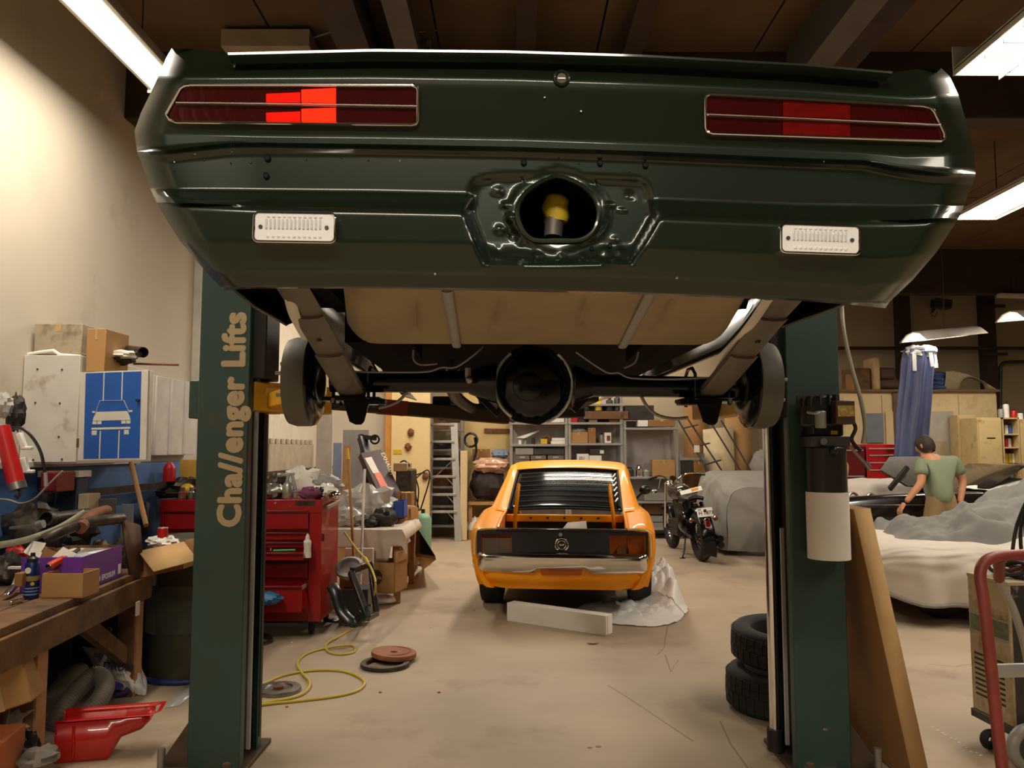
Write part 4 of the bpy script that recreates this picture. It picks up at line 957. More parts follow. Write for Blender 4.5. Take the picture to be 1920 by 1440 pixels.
obj('headlamp', MB().ell((-.02,1.16,.93),(.09,.08,.09),16,10), M_chrome, mo, w=False)
obj('gauge', MB().cyl((-.02,1.0,1.0),(-.02,.95,1.05),.05,n=18), M_chrome, mo, w=False)
obj('tail_light', MB().prism(rrect(.075,.13,.03), -.02,.03, face_mat((0.0,-.475,.53),(1,0,0),(0,.2,1))), M_chrome, mo, w=False, bevel=.01)
obj('tail_lens', MB().prism(rrect(.05,.08,.02), .0,.036, face_mat((0.0,-.475,.52),(1,0,0),(0,.2,1))), mat('tail_lens_red',(120,20,14),.15,coat=.6), mo, w=False)
pm = face_mat((0.0,-.43,.665),(1,0,0),(0,.25,1))
pl_ = obj('number_plate', MB().prism(rrect(.205,.115,.012), -.003,.0, pm), M_plastic_white, mo, w=False)
M_ink = mat('dark_ink', (52, 50, 54), .7)
text('plate_text', 'H 7873', wmat(mo) @ pm @ MX.Translation(V((-.085,-.03,.0005))), .065, M_ink, pl_, bold=.001)
text('plate_text', 'NY', wmat(mo) @ pm @ MX.Translation(V((-.085,.025,.0005))), .03, M_ink, pl_, bold=.001)
obj('plate_bracket', MB().bar((0,-.40,.62),(0,-.44,.70),.03,.012), M_black, mo, w=False)
obj('kick_stand', MB().tube([(-.08,.35,.28),(-.14,.25,.12),(-.19,.18,.03)], .012, 8).box((-.20,.17,.02),(.07,.05,.012)), M_black, mo, w=False)
obj('rear_view_mirror', MB().cyl((-.20,.95,1.08),(-.24,.98,.92),.006,n=6).ell((-.30,.98,.88),(.045,.012,.03),12,8), M_chrome, mo, w=False)
sg = tag(obj('paper_leaflet', MB().prism([(-.16,-.035),(.15,-.035),(.165,.05),(-.15,.035)], 0, .006, wmat(mo) @ face_mat((.0,.12,.905),(1,0.1,.12),(0,.6,.5))), M_paper), 'white leaflet with an orange print lying on the motorcycle seat', 'paper')
obj('print_block', MB().prism([(0,-.02),(.10,-.015),(.11,.03),(.01,.03)], .0065, .0075, wmat(mo) @ face_mat((.0,.12,.905),(1,0.1,.12),(0,.6,.5))), mat('orange_print',(226,140,50),.7), sg)
# ---------------------------------------------------------------- covered cars
def cover(fn_sec, n_len, n_sec, amp, seed, fk=9, k2=1.0):
    mb = MB(); rings = []
    for i in range(n_len+1):
        u = i/n_len; c, ax, w_, h, z0 = fn_sec(u); sx = V((-ax.y, ax.x, 0)); r = []
        for j in range(n_sec+1):
            t = math.pi*j/n_sec; cs = math.cos(t); sn = math.sin(t)
            px_ = math.copysign(abs(cs)**.32, cs); pz = abs(sn)**.42
            q = c + sx*(w_*px_); z = z0 + (h-z0)*pz
            low = 1 - pz
            n = NZ.noise(V((u*fk+seed, j/n_sec*fk*1.2, seed)))
            n2 = NZ.noise(V((q.x*6+seed, q.y*6, z*1.6)))
            fold = amp*(low**.6)*n2*1.4 + amp*.5*n
            d = sx*px_ + ax*0
            q = q + d*fold; z += amp*.5*NZ.noise(V((q.x*3, q.y*3, seed)))*(pz)
            r.append(V((q.x, q.y, max(z, .02))))
        rings.append(r)
    return mb.loft(rings, closed=False)
def sec1(u):                                        # tail end nearest, running away from the viewer
    y = lerp(11.2, 12.85, u); e = .55+.45*sm(0, .10, u)
    return V((3.70, y-.02, 0)), V((0,1,0)), lerp(.66,.80,e), lerp(.86, lerp(1.0,1.12,sm(.1,.35,u)), e), .07
c1 = thing('covered_car', 'vehicle under a smooth grey cover parked behind the motorcycle', 'covered car', (3.7, 12.0, 0))
cv1 = cover(sec1, 34, 64, .07, 3, 7)
endr = cv1.v[:65]
cc = sum(endr, V())/65
vsE = []
for k in range(9):
    t = k/8
    vsE.append([V((lerp(cc.x,p.x,.25+.75*t) if True else 0, 11.18 - .10*(1-t**2) + .12*NZ.noise(V((p.x*4+p.z*1.2, p.z*.7, 2)))*t*(1.3-p.z), lerp(.45, p.z, .15+.85*t) if p.z > .15 else lerp(.06, p.z, t))) for p in endr])
cv1.loft(vsE, closed=False)
obj('cover', cv1, M_clothgrey, c1, ang=80)
for x in (3.2, 4.2):
    for y in (12.0,):
        obj('tyre', MB().torus((x, y, .3), .2, .1, 24, 10, (1,0,0)), M_rubber, c1)
M_cover2 = mat('pale_car_cover', (205, 196, 184), .85, var=.06, scale=4, bump=.05, alt=(168, 160, 150), altamt=.2, altscale=2)
def sec2(u):
    x = lerp(3.02, 7.2, u); e = sm(0, .10, u); y = 7.62
    h = lerp(.48, lerp(.68, 1.12, sm(.30,.62,u)), e**.45)
    return V((x, y + .0*u, 0)), V((1,0,0)), lerp(.42,.88,e**.6), h, lerp(.30,.19,e)
c2 = thing('covered_car', 'car under a pale cover with a heap of crumpled grey cloth on its bonnet', 'covered car', (4.9, 7.6, 0))
cv2 = cover(sec2, 110, 80, .075, 8, 14)
e2 = cv2.v[:81]; cz = sum(e2, V())/81
cv2.loft([[V((lerp(2.93, p.x, t**2), lerp(cz.y, p.y, t), lerp(cz.z, p.z, t))) for p in e2] for t in (0, .3, .6, .8, 1)], closed=False)
obj('cover', cv2, M_cover2, c2, ang=80)
obj('hem', MB().tube([V((p.x, p.y, p.z-.01)) for p in cv2.v[80:111*81:81][::2]][:55], .02, 6), M_clothgrey, c2)
for x in (3.75, 6.4):
    for y in (7.12, 8.15):
        obj('tyre', MB().torus((x, y, .305), .2, .105, 28, 10, (0,1,0)), M_rubber, c2)
obj('underbody', MB().bx(3.3, 7, 7.0, 8.2, .22, .4), M_black, c2)
M_bunch = mat('crumpled_grey_cloth', (124, 122, 118), .85, var=.12, scale=4)
bc = MB()
def bunch(u, v):                                    # heaped folded cloth over the bonnet
    x = lerp(3.42, 6.0, u); y = lerp(6.95, 8.1, v)
    base = lerp(.68, 1.12, sm(.30,.62,(x-3.02)/4.18)) - .05*sm(7.3,6.95,y)
    m = sm(0,.10,u)*sm(0,.14,v)*sm(1,.85,v)
    n = NZ.noise(V((x*2.1, y*3.0, 0)))
    rid = 1-abs(NZ.noise(V((x*3.1+4, y*5.0+n, 3))))*2.2
    rid2 = 1-abs(NZ.noise(V((x*7+4, y*9.0+n*2, 7))))*2
    wx, wy = x + .12*NZ.noise(V((x*3, y*3, 5))), y + .12*NZ.noise(V((x*3, y*3, 9)))
    bl = abs(NZ.noise(V((wx*2.6, wy*3.6, 3))))*1.2 + abs(NZ.noise(V((wx*5.5, wy*8, 7))))*.55 + abs(NZ.noise(V((wx*12, wy*15, 1))))*.25 + abs(NZ.noise(V((wx*5+wy*8, (wy*4-wx*6)*.4, 2))))*.45
    fo = 0
    for dx_, dy_, f_ in ((1, .35, 12), (-.45, 1, 14), (.7, -.8, 19), (.2, 1, 27)):
        ph = f_*(dx_*wx + dy_*wy) + 5*NZ.noise(V((x*1.7, y*1.7, f_))); mk = sm(-.12, .35, NZ.noise(V((x*2.0, y*2.4, f_*2))))
        fo += mk*(.5 + .5*math.sin(ph))**1.5*(12/f_)**.6
    z = base - .03 + m*(.03 + .13*sm(3.5,4.6,x) + .12*n + .09*bl + .075*fo)
    wob = .10*NZ.noise(V((x*2.2, 0, 9)))
    return V((x + .06*NZ.noise(V((y*4, 1, 5))), y + wob*(1-v) , z))
bc.grid(bunch, 150, 80)
tag(obj('crumpled_cloth', bc, M_bunch, ang=80, solid=.01), 'heap of crumpled grey cloth lying on the pale covered car', 'cloth')
# ---------------------------------------------------------------- black car with its bonnet up
M_bcar = mat('black_car_paint', (26, 22, 22), .2, coat=.8)
bk = thing('car', 'black car with its bonnet propped up, man leaning over its wing', 'car', (5.0, 9.8, 0))
def bsec(x, h):
    return [V((x, 9.10, .30)), V((x, 9.04, .45)), V((x, 9.0, .62)), V((x, 9.03, .78)), V((x, 9.09, h-.03)), V((x, 9.18, h)), V((x, 9.26, h-.01)), V((x, 9.28, h-.05))]
hh_ = lambda x: .90 + .05*sm(3.5,4.3,x) + .03*sm(4.3,5.2,x)
for s in (0, 1):
    rg = [[(p if not s else V((p.x, 19.6-p.y, p.z))) for p in spl(bsec(x, hh_(x)), 3)] for x in (3.5, 3.6, 3.9, 4.3, 4.7, 5.2, 5.8, 6.5, 7.4, 7.8)]
    obj('wing', MB().loft(rg, closed=False), M_bcar, bk, ang=60, solid=.01)
obj('nose', MB().loft([[V((x_, y, z)) for y in (9.1, 9.4, 9.8, 10.2, 10.5)] for x_, z in ((3.55,.35),(3.44,.5),(3.42,.7),(3.50,.86),(3.62,.90))], closed=False), M_bcar, bk, ang=60, solid=.01)
obj('bay_floor', MB().bx(3.6, 5.3, 9.25, 10.35, .5, .55), M_black, bk)
obj('cabin', MB().loft([[V((x, y, z)) for x, z in ((5.3,.93),(5.9,1.28),(6.9,1.30),(7.6,.95))] for y in (9.2, 9.35, 10.25, 10.4)], closed=False), M_bcar, bk)
obj('chrome_strip', MB().bx(3.9, 5.1, 8.985, 8.997, .845, .853), M_chrome, bk)
obj('chrome_strip', MB().bx(4.35, 5.2, 8.982, 8.992, .55, .562), M_chrome, bk)
for x in (4.35, 6.9): obj('tyre', MB().torus((x, 9.12, .31), .21, .10, 28, 10, (0,1,0)), M_rubber, bk)
obj('engine', MB().bx(3.95, 4.75, 9.45, 10.1, .55, .82), M_grease, bk, bevel=.05)
for x, y, r in ((3.82,9.38,.05),(3.98,9.40,.06),(4.18,9.38,.05)):
    obj('engine_part', MB().torus((x,y,.90), r, .016, 18, 8, (.2,-1,.3)), M_steel, bk)
obj('rocker_cover', MB().bx(4.05, 4.35, 9.36, 9.45, .80, .92), M_alu, bk, bevel=.02)
hA, hB = P(1668, 917, 9.5), P(1702, 876, 9.6)
obj('bonnet_prop', MB().bar(hA, hB, .035, .06), M_dsteel, bk, bevel=.005)
bo = [P(1650, 880, 9.55), P(1668, 857, 9.6), P(1722, 856, 9.75), P(1770, 858, 10.2), P(1765, 905, 10.2), P(1722, 890, 9.75)]
obj('bonnet', MB().add([P(1650,882,9.5), P(1667,857,9.7), P(1760,856,10.0), P(1760,915,9.8), P(1700,912,9.6)], [(0,1,2,3,4)]), mat('bonnet_underside_grey', (104,100,94), .6), bk, solid=.03, bevel=.008)
fc = MB().grid(lambda u, v: V((lerp(3.9, 5.0, u), lerp(9.95, 10.6, v), 1.0 - .14*sm(.35,1,v) + .10*sm(0,.5,v) - .12*sm(.2,0,v) + .025*NZ.noise(V((u*7, v*6, 2))))), 30, 20)
tag(obj('wing_cover', fc, M_cover2, ang=80, solid=.01), 'pale cloth spread over the far wing of the black car', 'cloth')
tag(obj('dust_sheet', MB().grid(lambda u, v: V((lerp(5.35, 6.6, u), lerp(8.98, 9.7, v), hh_(6)+.03 + .10*sm(0,.5,u)*sm(0,.4,v) + .03*NZ.noise(V((u*6, v*5, 8))))), 26, 18), M_paper, ang=80, solid=.008), 'white sheet laid over the rear of the black car', 'cloth')
# ---------------------------------------------------------------- people
M_skin = mat('skin', (196, 136, 100), .55, var=.06)
M_shirt = mat('sage_green_shirt', (128, 138, 112), .85, var=.06)
M_short = mat('khaki_shorts', (150, 126, 86), .85, var=.06)
M_hair = mat('dark_brown_hair', (44, 32, 26), .7, var=.3, scale=60)
def skin(name, nodes, edges, m, parent, root=0, sub=2, w=True, sc=1.0):
    me = bpy.data.meshes.new(name); o = bpy.data.objects.new(name, me)
    o.parent = parent; iv = wmat(parent).inverted()
    me.from_pydata([tuple(iv @ V(p)) for p, r in nodes], edges, []); me.materials.append(m)
    COL.objects.link(o); k = o.modifiers.new('skin', 'SKIN'); k.use_smooth_shade = True; k.branch_smoothing = .6
    for i, (p, r) in enumerate(nodes):
        d = me.skin_vertices[0].data[i]; d.radius = (r, r) if not isinstance(r, tuple) else r; d.use_root = i == root
    s = o.modifiers.new('sub', 'SUBSURF'); s.levels = s.render_levels = sub
    return o
def hand(name, wrist, fdir, pdir, m, parent, s=1.0, curl=.6):
    f = V(fdir).normalized(); n = V(pdir); n = (n - f*n.dot(f)).normalized(); x = f.cross(n)
    nodes = [(V(wrist), .026*s)]; edges = []
    pc = V(wrist) + f*.05*s; nodes.append((pc, (.038*s, .018*s))); edges.append((0, 1))
    for k, (off, L) in enumerate(((-.03,.070),(-.010,.080),(.011,.074),(.03,.058))):
        a = pc + f*.035*s + x*off*s; i0 = len(nodes); nodes.append((a, .0095*s)); edges.append((1, i0)); d = f
        for q in range(3):
            d = (d + n*curl*(.5+.3*q)).normalized(); a = a + d*L*s*(.42, .33, .25)[q]
            nodes.append((a, .0085*s*(1-.1*q))); edges.append((len(nodes)-2, len(nodes)-1))
    a = V(wrist) + f*.025*s - x*.03*s; i0 = len(nodes); nodes.append((a, .012*s)); edges.append((1, i0))
    for d, L in (((f*.5 - x*.8 + n*.3), .035), ((f*.8 - x*.2 + n*.6), .03)):
        a = a + d.normalized()*L*s; nodes.append((a, .0095*s)); edges.append((len(nodes)-2, len(nodes)-1))
    return skin(name, nodes, edges, m, parent, 0, 1)
def head(parent, c, r, look, up, hair_m):
    f = V(look).normalized(); u = V(up); u = (u - f*u.dot(f)).normalized(); x = f.cross(u)
    M = MX((x, f, u)).transposed().to_4x4(); M.translation = V(c)
    h = MB().at(M)
    vs = []; n, m_ = 24, 16
    for j in range(m_+1):
        t = math.pi*j/m_
        for k in range(n):
            a = 2*math.pi*k/n
            p = V((.80*math.sin(t)*math.cos(a), .98*math.sin(t)*math.sin(a), 1.18*math.cos(t)))
            if p.z < 0: p.x *= 1 + .30*p.z; p.y = p.y*(1 + (.12 if p.y > 0 else .42)*p.z)
            q = math.exp(-((p.x/.16)**2 + ((p.z+.12)/.22)**2))*(p.y > 0); p.y += .22*q            # nose
            q = math.exp(-(((abs(p.x)-.32)/.15)**2 + ((p.z-.08)/.10)**2))*(p.y > 0); p.y -= .10*q   # eye sockets
            q = math.exp(-((p.x/.30)**2 + ((p.z+.58)/.05)**2))*(p.y > 0); p.y -= .05*q              # mouth
            vs.append(p*r)
    h.add(vs, [(j*n+k, (j+1)*n+k, (j+1)*n+(k+1) % n, j*n+(k+1) % n) for j in range(m_) for k in range(n)])
    o = obj('head', h, M_skin, parent, ang=90)
    for s in (-1, 1):
        obj('ear', MB().at(M).ell((s*.82*r, -.05*r, -.05*r), (.10*r, .17*r, .28*r), 10, 8), M_skin, o)
        obj('eye', MB().at(M).ell((s*.32*r, .80*r, .08*r), .10*r, 10, 8), M_paper, o)
    hv = []
    hm = MB().at(M)
    for j in range(13):
        t = math.pi*j/12*.72
        for k in range(24):
            a = 2*math.pi*k/24; tt = t*(1.0 if math.sin(a) < .1 else lerp(1, .55, sm(.1,.8,math.sin(a))))
            p = V((.90*math.sin(tt)*math.cos(a), 1.07*math.sin(tt)*math.sin(a), 1.27*math.cos(tt)))
            hv.append(p*r*(1+.05*NZ.noise(p*5)))
    hm.add(hv, [(j*24+k, (j+1)*24+k, (j+1)*24+(k+1) % 24, j*24+(k+1) % 24) for j in range(12) for k in range(24)])
    obj('hair', hm, hair_m, parent, ang=90)
YM = 8.72
man = thing('person', 'man in sage green shirt and khaki shorts stooping beside the black car', 'person', (4.66, 8.74, 0))
p_ = lambda x, y, d=0.: P(x, y, YM+d)
pel, wai, che, nek = p_(1764, 948), p_(1762, 925), p_(1752, 880, .08), p_(1738, 853, .12)
shL, shR = p_(1727, 866, .08), p_(1786, 862, .10)
elL, wrL = p_(1728, 905, -.02), p_(1698, 942, -.06)
elR, wrR = p_(1806, 902, .10), p_(1800, 945, .02)
hpL, hpR = p_(1750, 955), p_(1780, 955)
knL, knR = V((hpL.x-.03, YM+.02, .47)), V((hpR.x+.02, YM-.02, .47)); anL, anR = V((hpL.x-.05, YM-.02, .09)), V((hpR.x+.03, YM-.05, .09))
toL, toR = anL + V((-.02,.17,-.05)), anR + V((-.02,.17,-.05))
BN = [(pel,(.15,.11)),(wai,(.145,.105)),(che,(.16,.115)),(nek,.065),(V(nek)+V((-.02,.03,.06)),.058),(shL,.065),(elL,.045),(wrL,.03),(shR,.065),(elR,.045),(wrR,.03),(hpL,.095),(knL,.06),(anL,.042),(toL,.04),(hpR,.095),(knR,.06),(anR,.042),(toR,.04)]
BE = [(0,1),(1,2),(2,3),(3,4),(2,5),(5,6),(6,7),(2,8),(8,9),(9,10),(0,11),(11,12),(12,13),(13,14),(0,15),(15,16),(16,17),(17,18)]
skin('body', BN, BE, M_skin, man)
slL, slR = shL.lerp(elL, .75), shR.lerp(elR, .75)
skin('shirt', [(p_(1764, 950),(.205,.16)),(wai,(.195,.15)),(che,(.212,.155)),(V(nek)-V((0,0,.02)),.10),(shL,.095),(slL,.08),(shR,.095),(slR,.08)],
     [(0,1),(1,2),(2,3),(2,4),(4,5),(2,6),(6,7)], M_shirt, man)
skin('shorts', [(p_(1763, 902),(.165,.125)),(pel,(.205,.16)),(hpL,.115),(hpL.lerp(knL,.7),.10),(hpR,.115),(hpR.lerp(knR,.7),.10)], [(0,1),(1,2),(2,3),(1,4),(4,5)], M_short, man)
hand('hand', wrL, wrL-elL, V((1,.2,0)), M_skin, man, 1.05); hand('hand', wrR, wrR-elR, V((-1,.1,0)), M_skin, man, 1.0)
head(man, p_(1734, 836, .14), .100, V((-.55,.75,-.35)), V((-.1,.2,1)), M_hair)
for a in (anL, anR): obj('shoe', MB().ell((a.x-.01, a.y+.07, .05), (.05,.145,.055), 14, 8), M_dsteel, man)
YM2 = 8.9
m2 = thing('person', 'person in a red shirt standing behind the pump post with only one arm showing', 'person', (3.32, YM2, 0))
q = lambda x, y, z: V((3.32+x, YM2+y, z))
BN2 = [(q(0,0,.92),(.15,.11)),(q(0,0,1.12),(.14,.1)),(q(0,0,1.36),(.16,.11)),(q(0,0,1.48),.062),(q(0,.02,1.54),.057),(q(-.19,0,1.42),.06),(q(-.21,.02,1.15),.043),(q(-.15,.2,1.08),.03),(q(.19,0,1.42),.06),
 (P(1586,872,YM2),.043),(P(1582,905,YM2+.02),.032),(q(-.09,0,.88),.09),(q(-.1,0,.48),.06),(q(-.1,-.02,.09),.04),(q(-.1,.15,.04),.038),(q(.09,0,.88),.09),(q(.1,0,.48),.06),(q(.1,-.02,.09),.04),(q(.1,.15,.04),.038)]
skin('body', BN2, BE, M_skin, m2)
M_rshirt = mat('red_shirt', (180, 36, 40), .85, var=.06)
skin('shirt', [(q(0,0,.88),(.20,.15)),(q(0,0,1.12),(.19,.145)),(q(0,0,1.36),(.215,.155)),(q(0,0,1.47),.10),(q(-.19,0,1.42),.095),(q(-.2,0,1.22),.07),(q(.19,0,1.42),.095),(q(.19,0,1.42).lerp(P(1586,872,YM2),.72),.07)],
     [(0,1),(1,2),(2,3),(2,4),(4,5),(2,6),(6,7)], M_rshirt, m2)
skin('trousers', [(q(0,0,.93),(.165,.125)),(q(-.09,0,.86),.11),(q(-.1,0,.48),.08),(q(-.1,-.01,.1),.07),(q(.09,0,.86),.11),(q(.1,0,.48),.08),(q(.1,-.01,.1),.07)], [(0,1),(1,2),(2,3),(0,4),(4,5),(5,6)], mat('denim',(52,62,88),.85), m2)
hand('hand', P(1582,905,YM2+.02), V((-.1,.15,-1)), V((-1,0,0)), M_skin, m2); hand('hand', q(-.15,.2,1.08), V((.5,1,-.2)), V((1,0,-.5)), M_skin, m2)
head(m2, q(0,.03,1.66), .11, V((.1,1,-.3)), V((0,.3,1)), M_hair)
for x in (-.1,.1): obj('shoe', MB().ell(q(x,.06,.05), (.05,.145,.055), 14, 8), M_black, m2)
# ---------------------------------------------------------------- red drawer cabinets, office wall, cream cabinets
def drawers(name, label, px0, px1, ptop, Y, dep, n_rows, m, z0=0., split=None, cat='tool cabinet', zf=None):
    a, b = P(px0, ptop, Y), P(px1, ptop, Y); z1 = a.z; x0, x1 = a.x, b.x
    t = thing(name, label, cat, ((x0+x1)/2, Y+dep/2, z0))
    obj('body', MB().bx(x0, x1, Y, Y+dep, z0+.0, z1), m, t, bevel=.006)
    hs = zf or [(z1-z0-.1)/n_rows]*n_rows; z = z1-.05
    for k in range(n_rows):
        h = hs[k]
        cols = [(x0+.02, x1-.02)] if split is None else [(x0+.02, lerp(x0,x1,split)-.006), (lerp(x0,x1,split)+.006, x1-.02)]
        for xa, xb in cols:
            d = obj('drawer', MB().bx(xa, xb, Y-.014, Y+.002, z-h+.008, z), m, t, bevel=.003)
            obj('handle', MB().bx(xa+.01, xb-.01, Y-.028, Y-.012, z-.022, z-.004), M_alu, d, bevel=.003)
        z -= h
    return t
drawers('drawer_cabinet', 'bright red drawer cabinet with silver strips behind the stooping man', 1624, 1709, 833, 11.0, .5, 7, mat('bright_red', (196, 30, 26), .35), split=.72, zf=[.09,.10,.10,.12,.20,.22,.3])
drawers('drawer_cabinet', 'dark red drawer cabinet behind the pump, beside the bright red one', 1578, 1621, 836, 11.0, .5, 4, M_dred)
M_cream = mat('cream_partition', (214, 192, 148), .7, var=.06, scale=3, alt=(188, 160, 112), altamt=.2, altscale=3)
xw0, xw1 = P(1586, 740, 12.3).x, P(1876, 740, 12.3).x; zt = P(1700, 734, 12.3).z
ow = struct('wall_partition', MB().bx(xw0, xw1, 12.42, 13.0, 0, zt), M_cream)
n = 4
for k in range(n):
    obj('panel', MB().bx(lerp(xw0,xw1,k/n)+.004, lerp(xw0,xw1,(k+1)/n)-.004, 12.40, 12.425, .02, zt-.05), M_cream, ow, bevel=.004)
obj('cap_board', MB().bx(xw0-.05, xw1+.02, 12.34, 13.05, zt, zt+.035), mat('cap_wood', (110, 86, 60), .7), ow)
obj('post_strip', MB().bx(P(1680,0,12.36).x, P(1693,0,12.36).x, 12.37, 12.42, 0, zt-.02), M_wood, ow)
def plate(name, label, cat, px0, py0, px1, py1, Y, m, d=.02, **k):
    a, b = P(px0, py0, Y), P(px1, py1, Y)
    return tag(obj(name, MB().bx(a.x, b.x, Y, Y+d, b.z, a.z), m, **k), label, cat)
plate('notice_board', 'plain grey board on the cream partition beside the hanging tarpaulin', 'board', 1624, 775, 1658, 830, 12.37, mat('grey_board', (122, 130, 140), .7))
plate('notice_sheet', 'narrow pale sheet on the cream partition beside the grey board', 'sheet', 1660, 772, 1680, 835, 12.38, M_cream)
fd_ = thing('steel_door', 'mottled grey door set in the cream partition behind the man', 'door', P(1765, 830, 12.35) + V((0,0,-1.36)))
a, b = P(1737, 771, 12.36), P(1797, 990, 12.36)
obj('leaf', MB().bx(a.x, b.x, 12.36, 12.40, .02, a.z), mat('mottled_grey', (176,170,158), .5, .2, var=.2, scale=3), fd_)
obj('vent', MB().bx(P(1752,0,12.3).x, P(1783,0,12.3).x, 12.345, 12.36, P(0,868,12.3).z, P(0,827,12.3).z), mat('vent_beige',(160,146,112),.6), fd_)
# cream steel cabinets
M_cab = mat('cream_cabinet', (196, 172, 122), .6, var=.1, scale=3, alt=(140, 116, 84), altamt=.22, altscale=5)
def cabinet(label, px0, px1, py0, Y, dep, shelves=False):
    a, b = P(px0, py0, Y), P(px1, py0, Y)
    t = thing('steel_cabinet', label, 'cabinet', ((a.x+b.x)/2, Y+dep/2, 0))
    z1 = a.z
    if not shelves:
        obj('body', MB().bx(a.x, b.x, Y+.02, Y+dep, 0, z1), M_cab, t, bevel=.005)
        d = obj('door', MB().bx(a.x+.01, b.x-.01, Y, Y+.02, .06, z1-.03), M_cab, t, bevel=.004)
        obj('handle', MB().bx(b.x-.10, b.x-.05, Y-.02, Y, z1*.6, z1*.6+.02), M_black, d)
        for zf in (.85, .48): obj('paint_chip', MB().bx(lerp(a.x,b.x,.35), lerp(a.x,b.x,.7), Y-.001, Y, z1*zf-.02, z1*zf), M_black, d)
    else:
        obj('body', MB().bx(a.x, a.x+.015, Y, Y+dep, 0, z1).bx(b.x-.015, b.x, Y, Y+dep, 0, z1).bx(a.x, b.x, Y+dep-.015, Y+dep, 0, z1).bx(a.x, b.x, Y, Y+dep, z1-.02, z1).bx(a.x, b.x, Y, Y+dep, 0, .06), M_cab, t)
        for py in (813, 838, 874):
            z = P(0, py, Y).z; obj('shelf', MB().bx(a.x+.015, b.x-.015, Y+.005, Y+dep-.02, z-.02, z), M_cab, t)
    return t
cabinet('tall cream cabinet with a worn door next to the grey partition door', 1797, 1830, 778, 12.07, .26)
cabinet('cream cabinet with a scuffed chipped door next to the open shelves', 1833, 1878, 783, 11.6, .45)
cabinet('narrow open cream cabinet holding cans and bottles', 1879, 1910, 783, 11.6, .45, True)
cabinet('cream cabinet at the edge of the open shelves, door closed', 1911, 1960, 786, 11.6, .45)
def can(name, label, cat, px, pyb, Y, r, h, m, capm=None, group=None, zf=None):
    p = P(px, pyb, Y)
    if zf is not None: p.z = zf
    t = tag(obj(name, MB().lathe([(.0005,0),(r,0),(r,h*.82),(r*.85,h*.88),(r*.4,h*.92),(r*.4,h),(.0005,h)], 16, MX.Translation(p)), m, ang=40), label, cat, group)
    obj('cap', MB().cyl(p+V((0,0,h*.9)), p+V((0,0,h*1.06)), r*.5, n=12), capm or M_black, t); return t
MC_ = {'blue': M_bluep, 'white': M_plastic_white, 'yellow': mat('yellow_can',(206,176,40),.4), 'red': M_redplas, 'grey': M_galv, 'brown': M_rust, 'teal': mat('teal_can',(96,140,140),.4)}
k = 0
for py, row in ((813, ('white','blue','grey')), (838, ('red','white','brown','white')), (874, ('yellow','yellow','white')), (904, ('red','grey'))):
    for i, c in enumerate(row):
        px = 1884 + i*(22/len(row)) + 3
        ZF = P(0, py, 11.6).z
        can('can', '%s can %s on the %s shelf of the open cream cabinet' % (c, ('first', 'second', 'third', 'fourth')[i], {813:'top',838:'second',874:'third',904:'bottom'}[py]), 'can', px, py, 11.75, .026, .14 if py != 874 else .2, MC_[c], zf=ZF+.001)
for i, (px, h, c) in enumerate(((1877, .14, 'grey'), (1887, .22, 'white'), (1901, .12, 'red'), (1913, .10, 'white'))):
    can('spray_bottle', ('squat grey can', 'tall white bottle', 'short red can', 'small white jar')[i] + ' standing on top of the cream cabinets', 'bottle', px, 783 if i < 3 else 786, 11.8, .04, h, MC_[c])
# --- things on top of the partition
fe = thing('car_fender', 'pale car wing with its wheel arch lying on top of the cream partition', 'car wing', (P(1830,733,12.6).x, 12.6, zt+.035))
def fen(u, v):
    x = lerp(P(1778,0,12.6).x, P(1872,0,12.6).x, u); top_ = zt+.035 + interp([(0,.30),(.15,.31),(.45,.25),(.75,.14),(1,.02)], u)
    ar = .18*max(0, 1-((u-.58)/.26)**2)**.5 if abs(u-.58) < .26 else 0
    return V((x, 12.55 + .10*(1-v)**2, lerp(min(top_, zt+.035+ar+.02), top_, v) if ar else lerp(zt+.037, top_, v)))
obj('skin', MB().grid(fen, 40, 8), mat('primer_beige', (176,160,128), .6), fe, solid=.006)
bg = MB()
for k in range(4): bg.lump(P(1760+2*math.sin(k*2), 727-k*8, 12.7), (.13,.1,.05), .25, 3, k)
tag(obj('folded_tarpaulin', bg.lump(P(1762,712,12.7),(.11,.1,.06),.3,3,9), mat('blue_fabric',(72,92,140),.7)), 'folded blue tarpaulin lying on the cream partition', 'tarpaulin')['kind'] = 'thing'
st = thing('seat_unit', 'worn brown car seat with a pale edge stored on the partition', 'seat', P(1650, 733, 12.7))
M_seat = mat('seat_brown', (70, 50, 36), .7, var=.25)
x0 = P(1635,0,12.7).x; zb = zt+.036
obj('backrest', MB().bx(x0, x0+.10, 12.5, 12.9, zb, zb+.52), mat('pale_seat_edge',(188,156,112),.7), st, bevel=.03)
obj('cushion', MB().bx(x0+.09, x0+.40, 12.5, 12.9, zb+.02, zb+.17), M_seat, st, bevel=.04)
obj('side', MB().bx(x0+.10, x0+.36, 12.52, 12.88, zb+.17, zb+.36), M_seat, st, bevel=.04)
plate('crate', 'dark brown crate on the partition beside the brown seat', 'crate', 1597, 690, 1632, 733, 12.6, M_wood, .4)
plate('carton', 'small brown carton in front of the dark crate on the partition', 'carton', 1590, 702, 1602, 733, 12.45, M_card2, .1)
